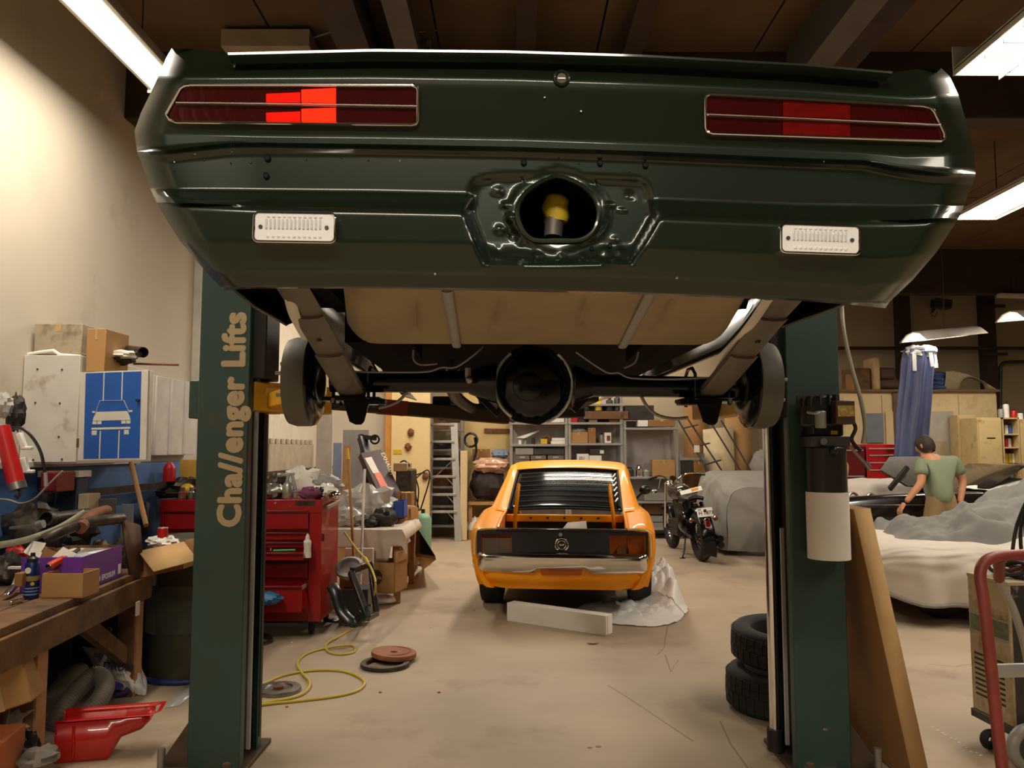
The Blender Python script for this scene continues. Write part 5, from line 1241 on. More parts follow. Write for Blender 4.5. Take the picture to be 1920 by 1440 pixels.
# --- hanging bundle of blue tarpaulin
tb = thing('tarpaulin_roll', 'tall blue tarpaulin bundle with a pale gathered top standing before the cream partition', 'tarpaulin', P(1712, 840, 10.6) + V((0,0,-1.48)))
def tarp(u, v):
    py = lerp(655, 870, v); cx_ = lerp(1724, 1707, v); w_ = interp([(0,24),(.1,27),(.3,26),(.6,27),(1,25)], v)
    a = 2*math.pi*u; p = P(cx_, py, 10.6); r = w_*10.6/1500*(1+.16*math.sin(7*a+2*v)+.10*NZ.noise(V((math.cos(a)*2, math.sin(a)*2, v*3))))
    return V((p.x + r*math.cos(a), 10.6 + r*math.sin(a)*.8, p.z if v < 1 else .0))
obj('bundle', MB().grid(tarp, 60, 26), mat('blue_tarp', (84, 94, 136), .4, var=.35, scale=5, stretch=(1,1,.15)), tb, ang=60)
obj('gathered_top', MB().lump(P(1724, 661, 10.6), (.20,.17,.09), .5, 4, 5), mat('pale_tarp',(214,216,222),.5), tb)
for k in range(5):
    a = 2*math.pi*k/5; c = P(1724, 668, 10.6)
    obj('tarp_tail', MB().bar(c + V((.17*math.cos(a), .14*math.sin(a)-.05, .03)), c + V((.185*math.cos(a), .16*math.sin(a)-.06, -.16-.05*(k % 2))), .05, .012), MATS['pale_tarp'], tb)
# --- pendant lamps, camera, pipes at the back
def pendant(label, pts, Y, lit=True):
    a, b = P(*pts[0], Y), P(*pts[1], Y+.5); t = thing('pendant_lamp', label, 'lamp', (a+b)/2)
    d = (b-a); L = d.length; d.normalize(); sx = d.cross(V((0,0,1))).normalized()
    rg = [[p + sx*x + V((0,0,z)) for x, z in ((-.20,0),(-.10,.09),(0,.12),(.10,.09),(.20,0))] for p in (a, a+d*L*.5, b)]
    obj('reflector', MB().loft(rg, closed=False), M_tube, t, solid=.008)
    for s in (-.07,.07): obj('lit_tube', MB().cyl(a+d*.04+sx*s+V((0,0,.03)), b-d*.04+sx*s+V((0,0,.03)), .022, n=12), M_glow, t)
    obj('diffuser', MB().loft([[p + sx*-.18 + V((0,0,.006)), p + sx*.18 + V((0,0,.006))] for p in (a+d*.02, b-d*.02)], closed=False), M_glow, t, solid=.004)
    if lit:
        d_ = bpy.data.lights.new('pendant_light', 'AREA'); d_.shape = 'RECTANGLE'; d_.size = .2; d_.size_y = 1.0; d_.energy = 45; d_.color = WARM
        l_ = bpy.data.objects.new('pendant_light', d_); COL.objects.link(l_); l_.location = (a+b)/2 - V((0,0,.02)); l_.rotation_euler = (0, 0, math.atan2(d.y, d.x) - math.pi/2)
    m_ = (a+b)/2; obj('cord', MB().tube(spl([m_+V((0,0,.12)), m_+V((.02,0,.8)), V((m_.x, m_.y, ZC))],5), .006, 6), M_beam, t)
pendant('lit pendant lamp hanging over the gathered top of the tarpaulin bundle', ((1712,640),(1826,628)), 10.2)
pendant('lit pendant lamp over the open cream cabinet', ((1893,601),(2010,592)), 10.2)
ul = thing('strip_light', 'unlit pale strip lamp under the dark beam high on the far wall', 'lamp', P(1900, 555, 12.1))
obj('housing', MB().bar(P(1872,554,12.1), P(2000,558,12.1), .12, .06), M_tube, ul, bevel=.008)
obj('bracket', MB().cyl(P(1900,552,12.1), P(1900,520,12.1), .01, n=6), M_dsteel, ul)
sp = thing('speaker', 'small dark loudspeaker with a dangling cable high on the far wall', 'speaker', P(1765, 570, 13.6))
obj('body', MB().box(P(1765, 570, 13.6), (.28, .2, .15), MX.Rotation(R(8), 3, 'Y')), M_dsteel, sp, bevel=.01)
obj('bracket', MB().bar(P(1755,575,13.65), P(1748,585,13.88), .03, .03), M_dsteel, sp)
obj('cable', MB().tube(spl([P(1750,575,13.6),P(1746,588,13.6),P(1753,594,13.6),P(1758,584,13.6)],5), .006, 6), M_black, sp)
tag(obj('conduit_pipe', MB().tube(spl([P(1875,760,13.7),P(1876,700,13.7),P(1877,686,13.7),P(1890,679,13.7),P(1960,679,13.7)],5), .03, 8), M_dsteel), 'bent grey conduit pipe running up the far wall beside the cabinets', 'pipe')
for q, (y, x0_, x1_) in enumerate(((574,1842,1884),(664,1844,1888))):
    tag(obj('wall_bracket', MB().bar(P(x0_,y,13.55), P(x1_,y,13.55), .05, .05), M_beam), ('upper', 'lower')[q] + ' short dark bracket across the far wall upright', 'bracket')
# ---------------------------------------------------------------- welder on its cart, hand truck
YW = 3.95
M_weld = mat('welder_cream', (176, 162, 128), .55, var=.1, alt=(112, 92, 66), altamt=.35, altscale=6)
M_wside = mat('welder_side', (62, 58, 54), .5, .3, var=.3, alt=(170, 164, 150), altamt=.05, altscale=14)
wl = thing('welding_machine', 'old cream welding machine on wheels with cables piled on top', 'welder', (2.62, 4.15, 0))
wa = R(-86)
WM = MX.Translation(V((2.375, 4.05, .14))) @ MX.Rotation(wa, 4, 'Z')
wx0, wx1 = -.16, .16
L_ = .62
obj('cabinet', MB().at(WM).bx(-.15,.15,0,L_,.02,.68), M_wside, wl, bevel=.006)
obj('front_panel', MB().at(WM).bx(-.152,.152,-.012,.004,.02,.685), M_weld, wl, bevel=.004)
obj('label_band', MB().at(WM).bx(-.14,.14,-.0135,-.012,.42,.50), mat('label_green', (96, 112, 84), .6, var=.4, scale=30), wl)
obj('label_frame', MB().at(WM).bx(-.15,.15,-.0138,-.0125,.50,.508).bx(-.15,.15,-.0138,-.0125,.41,.418), M_alu, wl)['kind'] = 'stuff'
for k in range(9): obj('vent_slot', MB().at(WM).bx(-.12,.10,-.0135,-.011,.10+k*.025,.11+k*.025), M_black, wl)
obj('base', MB().at(WM).bx(-.16,.16,-.02,L_+.03,-.02,.02), M_dsteel, wl, bevel=.004)
obj('top_cover', MB().at(WM).bx(-.155,.155,-.015,L_,.68,.70), M_weld, wl, bevel=.004)
for sx in (1,):
    c = WM @ V((sx*.21, .02, -.05)); ax_ = (WM.to_3x3() @ V((1,0,0)))
    wq = obj('wheel', MB().torus(c, .085, .028, 28, 10, ax_), M_galv, wl)
    obj('wheel_disc', MB().cyl(c - ax_*.02, c + ax_*.02, .07, n=24), M_dsteel, wq)
    obj('axle_nut', MB().cyl(c + ax_*-.03, c + ax_*.03, .015, n=10), M_chrome, wq)
c = WM @ V((-.02, -.02, -.09)); obj('caster', MB().torus(c, .03, .02, 18, 8, (WM.to_3x3() @ V((1,0,0)))), M_rubber, wl)
M_cable = mat('cable_brown_black', (42, 34, 30), .6)
wc = thing('welding_cable', 'tangle of dark welding cables looped on top of the welding machine', 'cable', WM @ V((0,.3,.70)))
for k in range(7):
    r = .15 + .025*(k % 3); pts = []
    for q in range(15):
        a = 2*math.pi*q/14 + k; pts.append(WM @ V((r*.8*math.cos(a), .28 + r*1.3*math.sin(a), .715+.012*k + .02*math.sin(3*a+k))))
    obj('cable_loop', MB().tube(spl(pts, 3), .010, 6), M_cable if k % 3 else M_rust, wc)
for k in range(4):
    pts = [WM @ V((.02+.03*k, .1+.05*k, .72)), WM @ V((.0+.03*k, .16, .95)), WM @ V((.06+.02*k, .22, 1.13+.02*k)), WM @ V((.12+.02*k, .2, .95)), WM @ V((.10+.03*k, .1, .73))]
    obj('cable_loop', MB().tube(spl(pts, 6), .009, 6), M_cable, wc)
ht = thing('hand_truck', 'hand truck with a worn red tube frame and a grey brace before the welding machine', 'hand truck', (2.2, 3.3, 0))
M_htr = mat('worn_red_tube', (134, 56, 48), .45, var=.2, alt=(110, 74, 66), altamt=.3, altscale=8)
YH = 3.25
pts = spl([P(1881,1452,3.15), P(1872,1380,3.18), P(1858,1250,3.22), P(1845,1130,3.25), P(1838,1085,3.27), P(1842,1060,3.28), P(1858,1047,3.29), P(1885,1042,3.3), P(1960,1038,3.32)], 6)
pts = [V((pts[0].x+.01, pts[0].y, .02))] + pts
obj('frame_tube', MB().tube(pts, .0225, 14), M_htr, ht)
r_ = spl([P(1990,1040,3.34), P(2005,1060,3.33), P(2005,1130,3.3), P(2010,1440,3.2)], 5); obj('frame_tube', MB().tube(r_ + [V((r_[-1].x, r_[-1].y, .02))], .0225, 14), M_htr, ht)
obj('brace_tube', MB().tube(spl([P(1873,1050,3.4), P(1873,1075,3.45), P(1880,1100,3.5), P(1903,1150,3.55), P(1925,1230,3.6), P(1935,1330,3.6), P(1930,1400,3.55)], 6), .016, 10), M_alu, ht)
obj('brace_tube', MB().tube([P(1874,1046,3.33), P(1873,1085,3.46)], .022, 10), M_htr, ht)
obj('cross_bar', MB().bar(P(1858,1258,3.26), P(2008,1254,3.26), .02, .05), M_alu, ht)
obj('toe_plate', MB().bx(1.93, 2.45, 2.85, 3.15, .008, .018), M_dsteel, ht)
# ---------------------------------------------------------------- helpers for boxes and tools
def carton(name, label, px0, py0, px1, py1, Y, dep, m, cat='carton', rz=0., open_=False, mark=None, group=None, tape=True):
    """a box whose front face fills a pixel rectangle at depth Y"""
    a, b = P(px0, py1, Y), P(px1, py0, Y); w_, h = b.x-a.x, b.z-a.z
    t = thing(name, label, cat, ((a.x+b.x)/2, Y, a.z), rz, group)
    if open_:
        th = .006
        obj('body', MB().bx(-w_/2,w_/2,0,th,0,h).bx(-w_/2,w_/2,dep-th,dep,0,h).bx(-w_/2,-w_/2+th,0,dep,0,h).bx(w_/2-th,w_/2,0,dep,0,h).bx(-w_/2,w_/2,0,dep,0,th), m, t, w=False)
    else:
        obj('body', MB().bx(-w_/2, w_/2, 0, dep, 0, h), m, t, w=False, bevel=min(.004, h*.05))
        if tape: obj('tape', MB().bx(-w_*.06, w_*.06, -.0015, dep*.98, h*.75, h+.0015), mat('parcel_tape', (190,160,112), .35), t, w=False)
    if mark: obj('label', MB().bx(w_*mark[0], w_*mark[1], -.0025, .0, h*mark[2], h*mark[3]), mark[4], t, w=False)
    return t
def clump(name, label, cat, px, py, Y, r, m, amp=.3, freq=3, seed=1, floor=None, **k):
    return tag(obj(name, MB().lump(P(px, py, Y), r, amp, freq, seed, floor=floor), m, **k), label, cat)
# ---------------------------------------------------------------- wall cabinets
a, b = P(40, 666, 4.89), P(143, 870, 4.89)
wc_ = thing('wall_cabinet', 'white wall cabinet, its screwed end panel facing out beside the blue sign', 'cabinet', (-2.83, 5.2, 1.38))
obj('body', MB().bx(XL, b.x, 4.90, 5.9, b.z, a.z), M_white, wc_, bevel=.004)
ep = obj('end_panel', MB().bx(XL+.004, b.x, 4.885, 4.90, b.z+.01, a.z), mat('worn_white_panel', (206,202,194), .6, var=.05, alt=(150,128,100), altamt=.1, altscale=4), wc_, bevel=.003)
for px, py in ((70,692),(116,693),(66,755),(112,756),(110,819),(116,861),(62,862)): obj('screw', MB().cyl(P(px,py,4.884), P(px,py,4.88), .006, n=8), M_dsteel, ep)
obj('torn_liner', MB().tube([P(52,664,4.9),P(75,660,4.9),P(100,657,4.9),P(112,665,4.9),P(152,668,4.9)], (.012,.008), 6), M_paper, wc_)
sd_ = thing('sign_door', 'open cabinet door painted blue with a white car and two white lines', 'sign', P(212, 862, 4.86))
a, b = P(143, 698, 4.88), P(276, 866, 4.80)
dm = face_mat(P(145, 864, 4.88), P(274, 862, 4.80)-P(145, 864, 4.88), V((0,0,1)))
DW = (P(274,862,4.80)-P(145,864,4.88)).length; DH = P(145,698,4.88).z - P(145,864,4.88).z
obj('door_board', MB().prism([(0,0),(DW,0),(DW,DH),(0,DH)], -.018, 0, dm), MATS['worn_white_panel'], sd_, bevel=.002)
obj('blue_field', MB().prism([(.09*DW,.02*DH),(.905*DW,.02*DH),(.905*DW,.985*DH),(.09*DW,.985*DH)], 0, .0015, dm), mat('sign_blue', (24,84,170), .5, var=.06), sd_)
s_ = lambda *q: [(x*DW, y*DH) for x, y in q]
def mark(name, poly, z=.003): obj(name, MB().prism(poly, .001, z, dm), M_letter2, sd_)
M_letter2 = mat('sign_cream', (206,204,190), .6, var=.06)
for x in (.36, .63): mark('lane_line', s_((x-.006,.675),(x+.010,.675),(x+.012,.985),(x-.004,.985)))
for x in (.33, .605): mark('lane_line', s_((x-.012,.02),(x+.004,.02),(x+.010,.33),(x-.006,.33)))
for A_, B_ in (((.255,.53),(.315,.67)),((.315,.67),(.665,.665)),((.665,.665),(.745,.53))):
    obj('roof_line', MB().at(dm).bar((A_[0]*DW,A_[1]*DH,.002),(B_[0]*DW,B_[1]*DH,.002),.002,.006,up=(0,0,1)), M_letter2, sd_)
mark('bonnet', s_((.215,.445),(.765,.445),(.755,.48),(.715,.545),(.265,.545),(.225,.48)))
mark('mirror', s_((.205,.535),(.245,.535),(.245,.555),(.205,.555))); mark('mirror', s_((.745,.535),(.79,.535),(.79,.555),(.745,.555)))
for x in (.215,.285,.635,.705): mark('headlight', s_((x,.405),(x+.06,.405),(x+.06,.44),(x,.44)))
mark('bumper', s_((.20,.345),(.765,.345),(.765,.368),(.20,.368)))
mark('wheel', s_((.205,.285),(.275,.285),(.28,.335),(.205,.335))); mark('wheel', s_((.675,.285),(.745,.285),(.745,.335),(.68,.335)))
obj('door_knob', MB().cyl(dm @ V((.875*DW,.66*DH,0)), dm @ V((.875*DW,.66*DH,.02)), .009, n=12), M_black, sd_)
obj('hinge', MB().cyl(dm @ V((.0,.15*DH,.0)), dm @ V((.0,.25*DH,.0)), .008, n=8), M_rust, sd_)
# corrugated white sheets on the wall
cs = thing('corrugated_sheet', 'white ribbed sheet fixed to the wall between the blue sign and the lift post', 'sheet', (XL+.03, 6.9, 1.41))
for k in range(3):
    y0, y1 = 6.46+.3*k, 6.755+.3*k
    obj('panel', MB().bx(XL+.003, XL+.10, y0, y1, 1.42, 2.07), mat('ribbed_white', (212,210,206), .5), cs, bevel=.004)
    obj('rib', MB().bx(XL+.095, XL+.115, y0+.02, y0+.05, 1.42, 2.07), MATS['ribbed_white'], cs, bevel=.006)
# stuff on the wall cabinet
carton('panel_box', 'soot-stained pale box standing on the white wall cabinet', 63, 607, 155, 664, 4.95, .4, mat('sooty_panel', (170,158,132), .7, alt=(56,46,34), altamt=.5, altscale=5), 'box')
carton('carton', 'tall tan carton on the wall cabinet beside the soot-stained box', 160, 616, 199, 697, 4.90, .3, M_card)
pp = thing('pipe', 'short grey exhaust pipe lying on the wall cabinet', 'pipe', P(240, 660, 5.0))
obj('tube', MB().lathe([(.030,0),(.034,0),(.034,.42),(.030,.42)], 20, MX.Translation(P(222,655,5.3)) @ frame(P(288,663,4.9)-P(222,655,5.3))), M_grease, pp)
clump('rag', 'dark brown rag heap behind the tan carton on the wall cabinet', 'rag', 225, 673, 5.1, (.10,.1,.035), M_dark, .5, 3, 4)
tag(obj('rod', MB().cyl(P(250,682,5.1), P(335,684,5.1), .007, n=8), M_rust), 'thin brown rod sticking out from the wall cabinet top', 'rod')
tag(obj('white_tray', MB().lump(P(228,665,5.05), (.12,.06,.03), .3, 2, 6), M_white), 'pale curved panel lying under the short exhaust pipe', 'panel')
# rail along the wall and things leaning there
tag(obj('wall_rail', MB().bar((XL+.16, 4.9, P(0,0,5).z*0+1.18), (XL+.16, 13.2, 1.18), .035, .05), M_grease), 'long grey pipe rail fixed along the blue lower wall', 'rail')
tag(obj('broomstick', MB().cyl(P(246,868,5.6), P(274,985,5.2), .017, n=10), M_oldwood), 'wooden broom handle leaning against the blue wall behind the bench', 'handle')
tyw = thing('inner_tube', 'black rubber inner tube hanging on the blue wall beside the broom handle', 'tube', P(270, 1000, 6.25))
obj('ring', MB().torus(P(272,972,6.25), .10, .03, 28, 10, (1,.4,0), 1.), M_rubber, tyw)
tag(obj('funnel', MB().lathe([(.05,.0),(.05,.10),(.04,.13),(.01,.16)], 16, MX.Translation(V((P(318,880,6.64).x,6.64,1.205)))), M_redplas), 'small red oiler hanging on the wall rail', 'oiler')
carton('carton', 'small yellow fronted box on the ledge behind the lift post', 335, 862, 380, 930, 6.8, .2, mat('yellow_box',(190,150,60),.7), tape=False)
tag(obj('hard_hat', MB().ell(V((P(352,901,6.6).x,6.6,1.14)), (.055,.055,.05), 16, 10), mat('helmet_yellow',(200,160,40),.4)), 'small yellow cap among the parts on the red tool chest', 'cap')
# jack cylinder, hoses on the near wall
jk = thing('hydraulic_ram', 'slanting red hydraulic ram with a steel end hanging over the bench', 'ram', P(18, 915, 4.3))
obj('cylinder', MB().cyl(P(3,800,4.3), P(31,908,4.3), .040, .044, n=20), M_redplas, jk)
obj('end_collar', MB().cyl(P(30,905,4.3), P(34,918,4.3), .046, n=20), M_steel, jk)
obj('hook', MB().tube(spl([P(33,916,4.3),P(38,925,4.3),P(33,934,4.3),P(28,929,4.3)],5), .007, 6), M_dsteel, jk)
hk = thing('black_hose', 'thin black hose arching over beside the white cabinet panel', 'hose', P(84, 890, 4.5))
obj('hose', MB().tube(spl([P(4,812,4.5),P(20,803,4.5),P(42,804,4.5),P(62,822,4.5),P(77,850,4.5),P(84,885,4.5)],6), .009, 8), M_black, hk)
obj('fitting', MB().cyl(P(85,886,4.5), P(86,912,4.5), .011, n=10), M_alu, hk)
tag(obj('air_line', MB().tube(spl([P(117,883,4.6),P(90,910,4.6),P(65,935,4.6),P(40,944,4.6),P(18,938,4.6),P(0,936,4.6)],6), .006, 8), M_hose), 'thin pale air line sagging across the blue wall above the bench', 'hose')
clump('shop_rag', 'bunched pale grey rag hanging at the edge above the bench', 'rag', 6, 760, 4.5, (.05,.05,.07), mat('pale_rag',(176,172,164),.85), .35, 3, 5)
clump('tool_pouch', 'dark tool pouch hanging beside the pale rag', 'pouch', 30, 775, 4.6, (.05,.04,.10), M_dark, .35, 3, 8)
for q, (x0, y0, x1, y1) in enumerate(((36,812,46,840),(44,858,50,884))):
    tag(obj('spray_nozzle', MB().bar(P(x0,y0,4.45), P(x1,y1,4.45), .03, .03).box(P(x1+4,y1,4.45), (.06,.03,.02)), M_plastic_white, bevel=.006), ('upper', 'lower')[q] + ' white plastic fitting hung beside the red ram', 'fitting')
rt = thing('junction_box', 'dark red box on the blue wall under the white cabinet', 'box', P(100, 930, 4.75))
obj('body', MB().bx(P(86,0,4.8).x, P(116,0,4.8).x, 4.75, 4.95, P(0,922,4.8).z, P(0,884,4.8).z), M_dred, rt, bevel=.004)
obj('cover', MB().bx(P(88,0,4.8).x, P(114,0,4.8).x, 4.742, 4.75, P(0,920,4.8).z, P(0,886,4.8).z), M_dred, rt, bevel=.003)
wl_ = thing('wall_panel', 'dark blue cupboard standing behind the bench clutter', 'cupboard', (-2.8, 5.0, 0))
obj('body', MB().bx(XL+.07, P(150,0,5.0).x, 4.98, 5.10, 0, 1.30), mat('dark_blue_paint', (36,48,72), .6, var=.2, alt=(24,24,26), altamt=.4), wl_, bevel=.006)
obj('top', MB().bx(XL+.07, P(150,0,5.0).x+.01, 4.97, 5.12, 1.30, 1.34), M_white, wl_)
# ---------------------------------------------------------------- workbench
BH = .74
bq = thing('workbench', 'dark timber workbench on thick posts crowded with parts and boxes', 'workbench', (-2.55, 4.2, 0))
fA, fB = V((-2.07, 3.2, 0)), V((-2.235, 5.05, 0))
bdv = (fB-fA).normalized(); bnv = V((-bdv.y, bdv.x, 0))
for k in range(4):
    o1 = bnv*(.02+.2*k); obj('plank', MB().bar(fA+o1+bnv*.095+V((0,0,BH-.02)), fB+o1+bnv*.095+V((0,0,BH-.02)), .19, .04), M_wood, bq, bevel=.004)
obj('apron', MB().bar(fA+bnv*.02+V((0,0,BH-.11)), fB+bnv*.02+V((0,0,BH-.11)), .045, .14), M_wood, bq, bevel=.004)
obj('rear_apron', MB().bar(fA+bnv*.78+V((0,0,BH-.11)), fB+bnv*.78+V((0,0,BH-.11)), .04, .14), M_wood, bq)
for t_, dx in ((.30,0),(.945,0)):
    c = fA.lerp(fB, t_); obj('leg', MB().bar(c+bnv*.09, c+bnv*.09+V((0,0,BH-.05)), .10, .085, up=(0,1,0)), M_wood, bq, bevel=.004)
    obj('leg_lit_side', MB().bar(c+bnv*.033, c+bnv*.033+V((0,0,BH-.18)), .012, .08, up=(0,1,0)), M_oldwood, bq)  # paler strip paints the lit side of the leg
    obj('rear_leg', MB().bar(c+bnv*.74, c+bnv*.74+V((0,0,BH-.05)), .09, .085, up=(0,1,0)), M_wood, bq)
c = fA.lerp(fB, .94)+bnv*.10; obj('brace', MB().bar(c+V((0,0,.22)), fA.lerp(fB,.60)+bnv*.12+V((0,0,BH-.16)), .05, .09), M_wood, bq)
c = fA.lerp(fB, .62)+bnv*.5; obj('post', MB().bar(c, c+V((0,0,BH-.05)), .08, .08, up=(0,1,0)), M_wood, bq)
obj('lower_rail', MB().bar(fA.lerp(fB,.3)+bnv*.74+V((0,0,.25)), fB+bnv*.74+V((0,0,.25)), .04, .10), M_wood, bq)
obj('tag_card', MB().box(fA.lerp(fB,.86)+bnv*-.012+V((0,0,BH-.20)), (.006,.045,.08)), M_paper, bq)
def on(px, py):
    p = G(px, py, BH+.001)
    if p.x < -2.80: p = P(px, py, -2.80*1500/(px-960)); p.z = max(p.z-.06, BH+.001)
    return p
def bbox_(name, label, px, py, w_, d_, h, m, rz=0., cat='carton', open_=True, th=.006, flaps=None):
    """an open or shut box standing on the bench, near bottom corner seen at a pixel"""
    p = on(px, py); t = thing(name, label, cat, p, rz)
    mb = MB().bx(0,w_,0,th,0,h).bx(0,w_,d_-th,d_,0,h).bx(0,th,th,d_-th,0,h).bx(w_-th,w_,th,d_-th,0,h).bx(0,w_,0,d_,0,th)
    if not open_: mb = MB().bx(0,w_,0,d_,0,h)
    obj('body', mb, m, t, w=False); return t
be = math.atan2(bdv.y, bdv.x) - math.pi/2
p0 = on(151, 1113)
pb = thing('purple_carton', 'open purple carton with white lettering on the front edge of the bench', 'carton', p0 + V((-.31,0,0)), be)
W_, D_, H_ = .30, .52, .18
for nm, q in (('front_wall',(0,W_,0,.006)),('rear_wall',(0,W_,D_-.006,D_)),('side_wall',(W_-.006,W_,.006,D_-.006)),('side_wall',(0,.006,.006,D_-.006))):
    obj(nm, MB().bx(*q, 0, H_), M_purple, pb, w=False)
    i_ = .0062 if nm != 'x' else 0
obj('base', MB().bx(0,W_,0,D_,0,.006), M_purple, pb, w=False)
obj('liner', MB().bx(.0065,.008,.007,D_-.007,.007,H_+.001).bx(.007,W_-.007,D_-.0075,D_-.0065,.007,H_+.001), M_card2, pb, w=False)
tm = wmat(pb) @ face_mat((W_+.0005, .03, .022), (0,1,0), (0,0,1))
text('lettering', 'EPOXIUM', tm @ MX.Translation(V((.215,0,0))), .042, M_paper, pb, bold=.0006)
text('lettering', '4', tm @ MX.Translation(V((.18,0,0))), .042, M_paper, pb)
obj('logo', MB().prism([(.07,.012),(.084,0),(.098,.012),(.084,.03)], 0, .001, tm), M_paper, pb)
obj('printed_square', MB().prism([(.435,.0),(.475,.0),(.475,.055),(.435,.055)], 0, .001, tm), M_paper, pb)
dv = lambda x, y, z: wmat(pb) @ V((x, y, z))
tag(obj('white_tray', MB().at(wmat(pb)).bx(.04,.26,.28,.48,.10,.17), M_plastic_white, bevel=.008), 'white tray packed inside the purple carton', 'tray')
tag(obj('clear_pouch', MB().lump(dv(.17,.16,.14), (.10,.11,.045), .35, 3, 2), M_clear), 'clear plastic pouch inside the purple carton', 'pouch')
gb = thing('gift_carton', 'open brown and white carton tilted in the purple carton', 'carton', dv(.06,.1,.12))
gm = wmat(pb) @ MX.Translation(V((.02,.02,.10))) @ MX.Rotation(R(28), 4, 'Y') @ MX.Rotation(R(-10), 4, 'X')
obj('body', MB().at(gm).bx(0,.16,0,.005,0,.15).bx(0,.16,.12,.125,0,.15).bx(0,.005,0,.125,0,.15).bx(.155,.16,0,.125,0,.15), M_card2, gb)
obj('flap', MB().at(gm).prism([(0,0),(.08,0),(.10,.09),(.02,.09)], 0, .004, MX.Translation(V((.06,-.01,.10))) @ MX.Rotation(R(80),4,'X')), M_paper, gb)
obj('flap', MB().at(gm).prism([(0,0),(.09,0),(.06,.09),(0,.07)], 0, .004, MX.Translation(V((-.07,-.01,.08))) @ MX.Rotation(R(70),4,'X')), M_paper, gb)
sw = bbox_('small_carton', 'small open plain carton in front of the purple one', 77, 1122, .20, .17, .12, M_card, be*.3)
sg_ = thing('caulking_gun', 'orange gripped tool resting across the small open carton', 'tool', on(118,1075)+V((0,0,.15)))
p = P(118,1050,3.95)
obj('grip', MB().bar(P(92,1062,4.1), P(122,1046,4.2), .035, .032), M_orange, sg_, bevel=.008)
obj('shaft', MB().cyl(P(122,1046,4.2), P(148,1030,4.35), .010, n=10), M_dsteel, sg_)
obj('ferrule', MB().cyl(P(90,1063,4.09), P(94,1060,4.11), .014, n=10), M_chrome, sg_)
p = on(58, 1122)
sc = thing('spray_can', 'blue aerosol can with a black cap standing on the near end of the bench', 'can', p)
obj('body', MB().lathe([(.0005,0),(.033,0),(.034,.004),(.034,.165),(.028,.178),(.0005,.178)], 28, MX.Translation(p)), mat('can_blue', (22,38,96), .35, .3), sc, ang=40)
obj('cap', MB().lathe([(.026,.178),(.026,.195),(.012,.205),(.010,.222),(.0005,.222)], 24, MX.Translation(p)), M_black, sc)
obj('gold_band', MB().lathe([(.0345,.088),(.0345,.112)], 28, MX.Translation(p)), mat('can_gold',(150,130,70),.4), sc)
obj('round_emblem', MB().cyl(p+V((0,-.034,.14)), p+V((0,-.0355,.14)), .015, n=20), M_paper, sc)
obj('yellow_spot', MB().cyl(p+V((.020,-.028,.075)), p+V((.021,-.0295,.075)), .009, n=16), MC_['yellow'], sc)
for z in (.02,.035,.05): obj('text_band', MB().lathe([(.0346,z),(.0346,z+.007)], 28, MX.Translation(p)), mat('can_text',(120,140,190),.5), sc)
# clutter on the bench
cp = lambda px, py, dz=0: on(px, py)+V((0,0,dz))
def lumpb(name, label, cat, px, py, r, m, amp=.35, seed=1, z=None):
    c = on(px, py); return tag(obj(name, MB().lump(c+V((0,0,r[2]*.9 if z is None else z)), r, amp, 3.2, seed, floor=BH+.002), m, ang=50), label, cat)
lumpb('parts_pile', 'heap of dark greasy parts under the long wrench on the bench', 'parts', 60, 1030, (.16,.14,.17), M_grease, .45, 21)
lumpb('parts_pile', 'heap of dark parts at the wall behind the purple carton', 'parts', 130, 1010, (.15,.12,.15), M_dark, .45, 23)
lumpb('bolt_tin', 'small rusty tin among the bench parts near the spray can', 'tin', 36, 1085, (.05,.05,.05), M_rust, .15, 25)
st_ = thing('bearing_puller', 'small chromed bracket lying at the near end of the bench', 'bracket', on(22,1128))
obj('bracket', MB().bar(cp(10,1125,.02), cp(26,1118,.05), .03, .02).bar(cp(26,1118,.05), cp(34,1110,.09), .03, .02).bar(cp(18,1135,.012), cp(42,1128,.012), .02, .012), M_chrome, st_, bevel=.004)
obj('paper_tag', MB().box(cp(28,1100,.10), (.07,.03,.012)), M_paper, st_)
lumpb('gearbox_part', 'greasy iron casting behind the small chromed bracket', 'casting', 12, 1090, (.07,.08,.07), M_grease, .4, 3)
lumpb('hose_coil', 'coil of dark hose by the blue aerosol can', 'hose', 20, 1062, (.07,.07,.07), M_dark, .4, 11)
carton('carton', 'small brown carton behind the blue aerosol can', 26, 1075, 42, 1100, 3.95, .1, M_card2, tape=False)
lumpb('red_rag', 'bright red rag heap behind the aerosol can', 'rag', 33, 1050, (.06,.06,.05), M_redplas, .35, 5, .09)
lumpb('alternator', 'small dark alternator behind the purple carton', 'alternator', 148, 1062, (.09,.08,.08), M_grease, .35, 7)
lumpb('carburettor', 'greasy grey carburettor behind the purple carton', 'carburettor', 190, 1062, (.08,.08,.08), M_grease, .4, 9)
lumpb('wire_bundle', 'tangled dark wire bundle on the middle of the bench', 'wire', 110, 1030, (.12,.12,.08), M_dark, .5, 13)
lumpb('starter_motor', 'dark starter motor at the far end of the bench', 'motor', 236, 1062, (.08,.10,.09), M_dark, .4, 15)
tag(obj('metal_strip', MB().tube(spl([P(0,1022,4.0),P(50,1012,4.15),P(105,992,4.4),P(140,972,4.6),P(158,960,4.7)],6), (.017,.003), 6, flat=(0,.3,1)), mat('pale_strip',(176,176,150),.45,.3)), 'long pale bent strip lying over the bench parts', 'strip')
si = thing('silencer', 'grey exhaust silencer with a flared end lying at the back of the bench', 'silencer', P(115,985,4.7))
obj('barrel', MB().cyl(P(98,972,4.6), P(165,962,4.9), .034, .030, n=18), M_grease, si)
obj('flare', MB().lathe([(.034,0),(.040,.02),(.040,.06),(.034,.06)], 20, MX.Translation(P(98,972,4.6)) @ frame(P(78,972,4.5)-P(98,972,4.6))), M_dsteel, si)
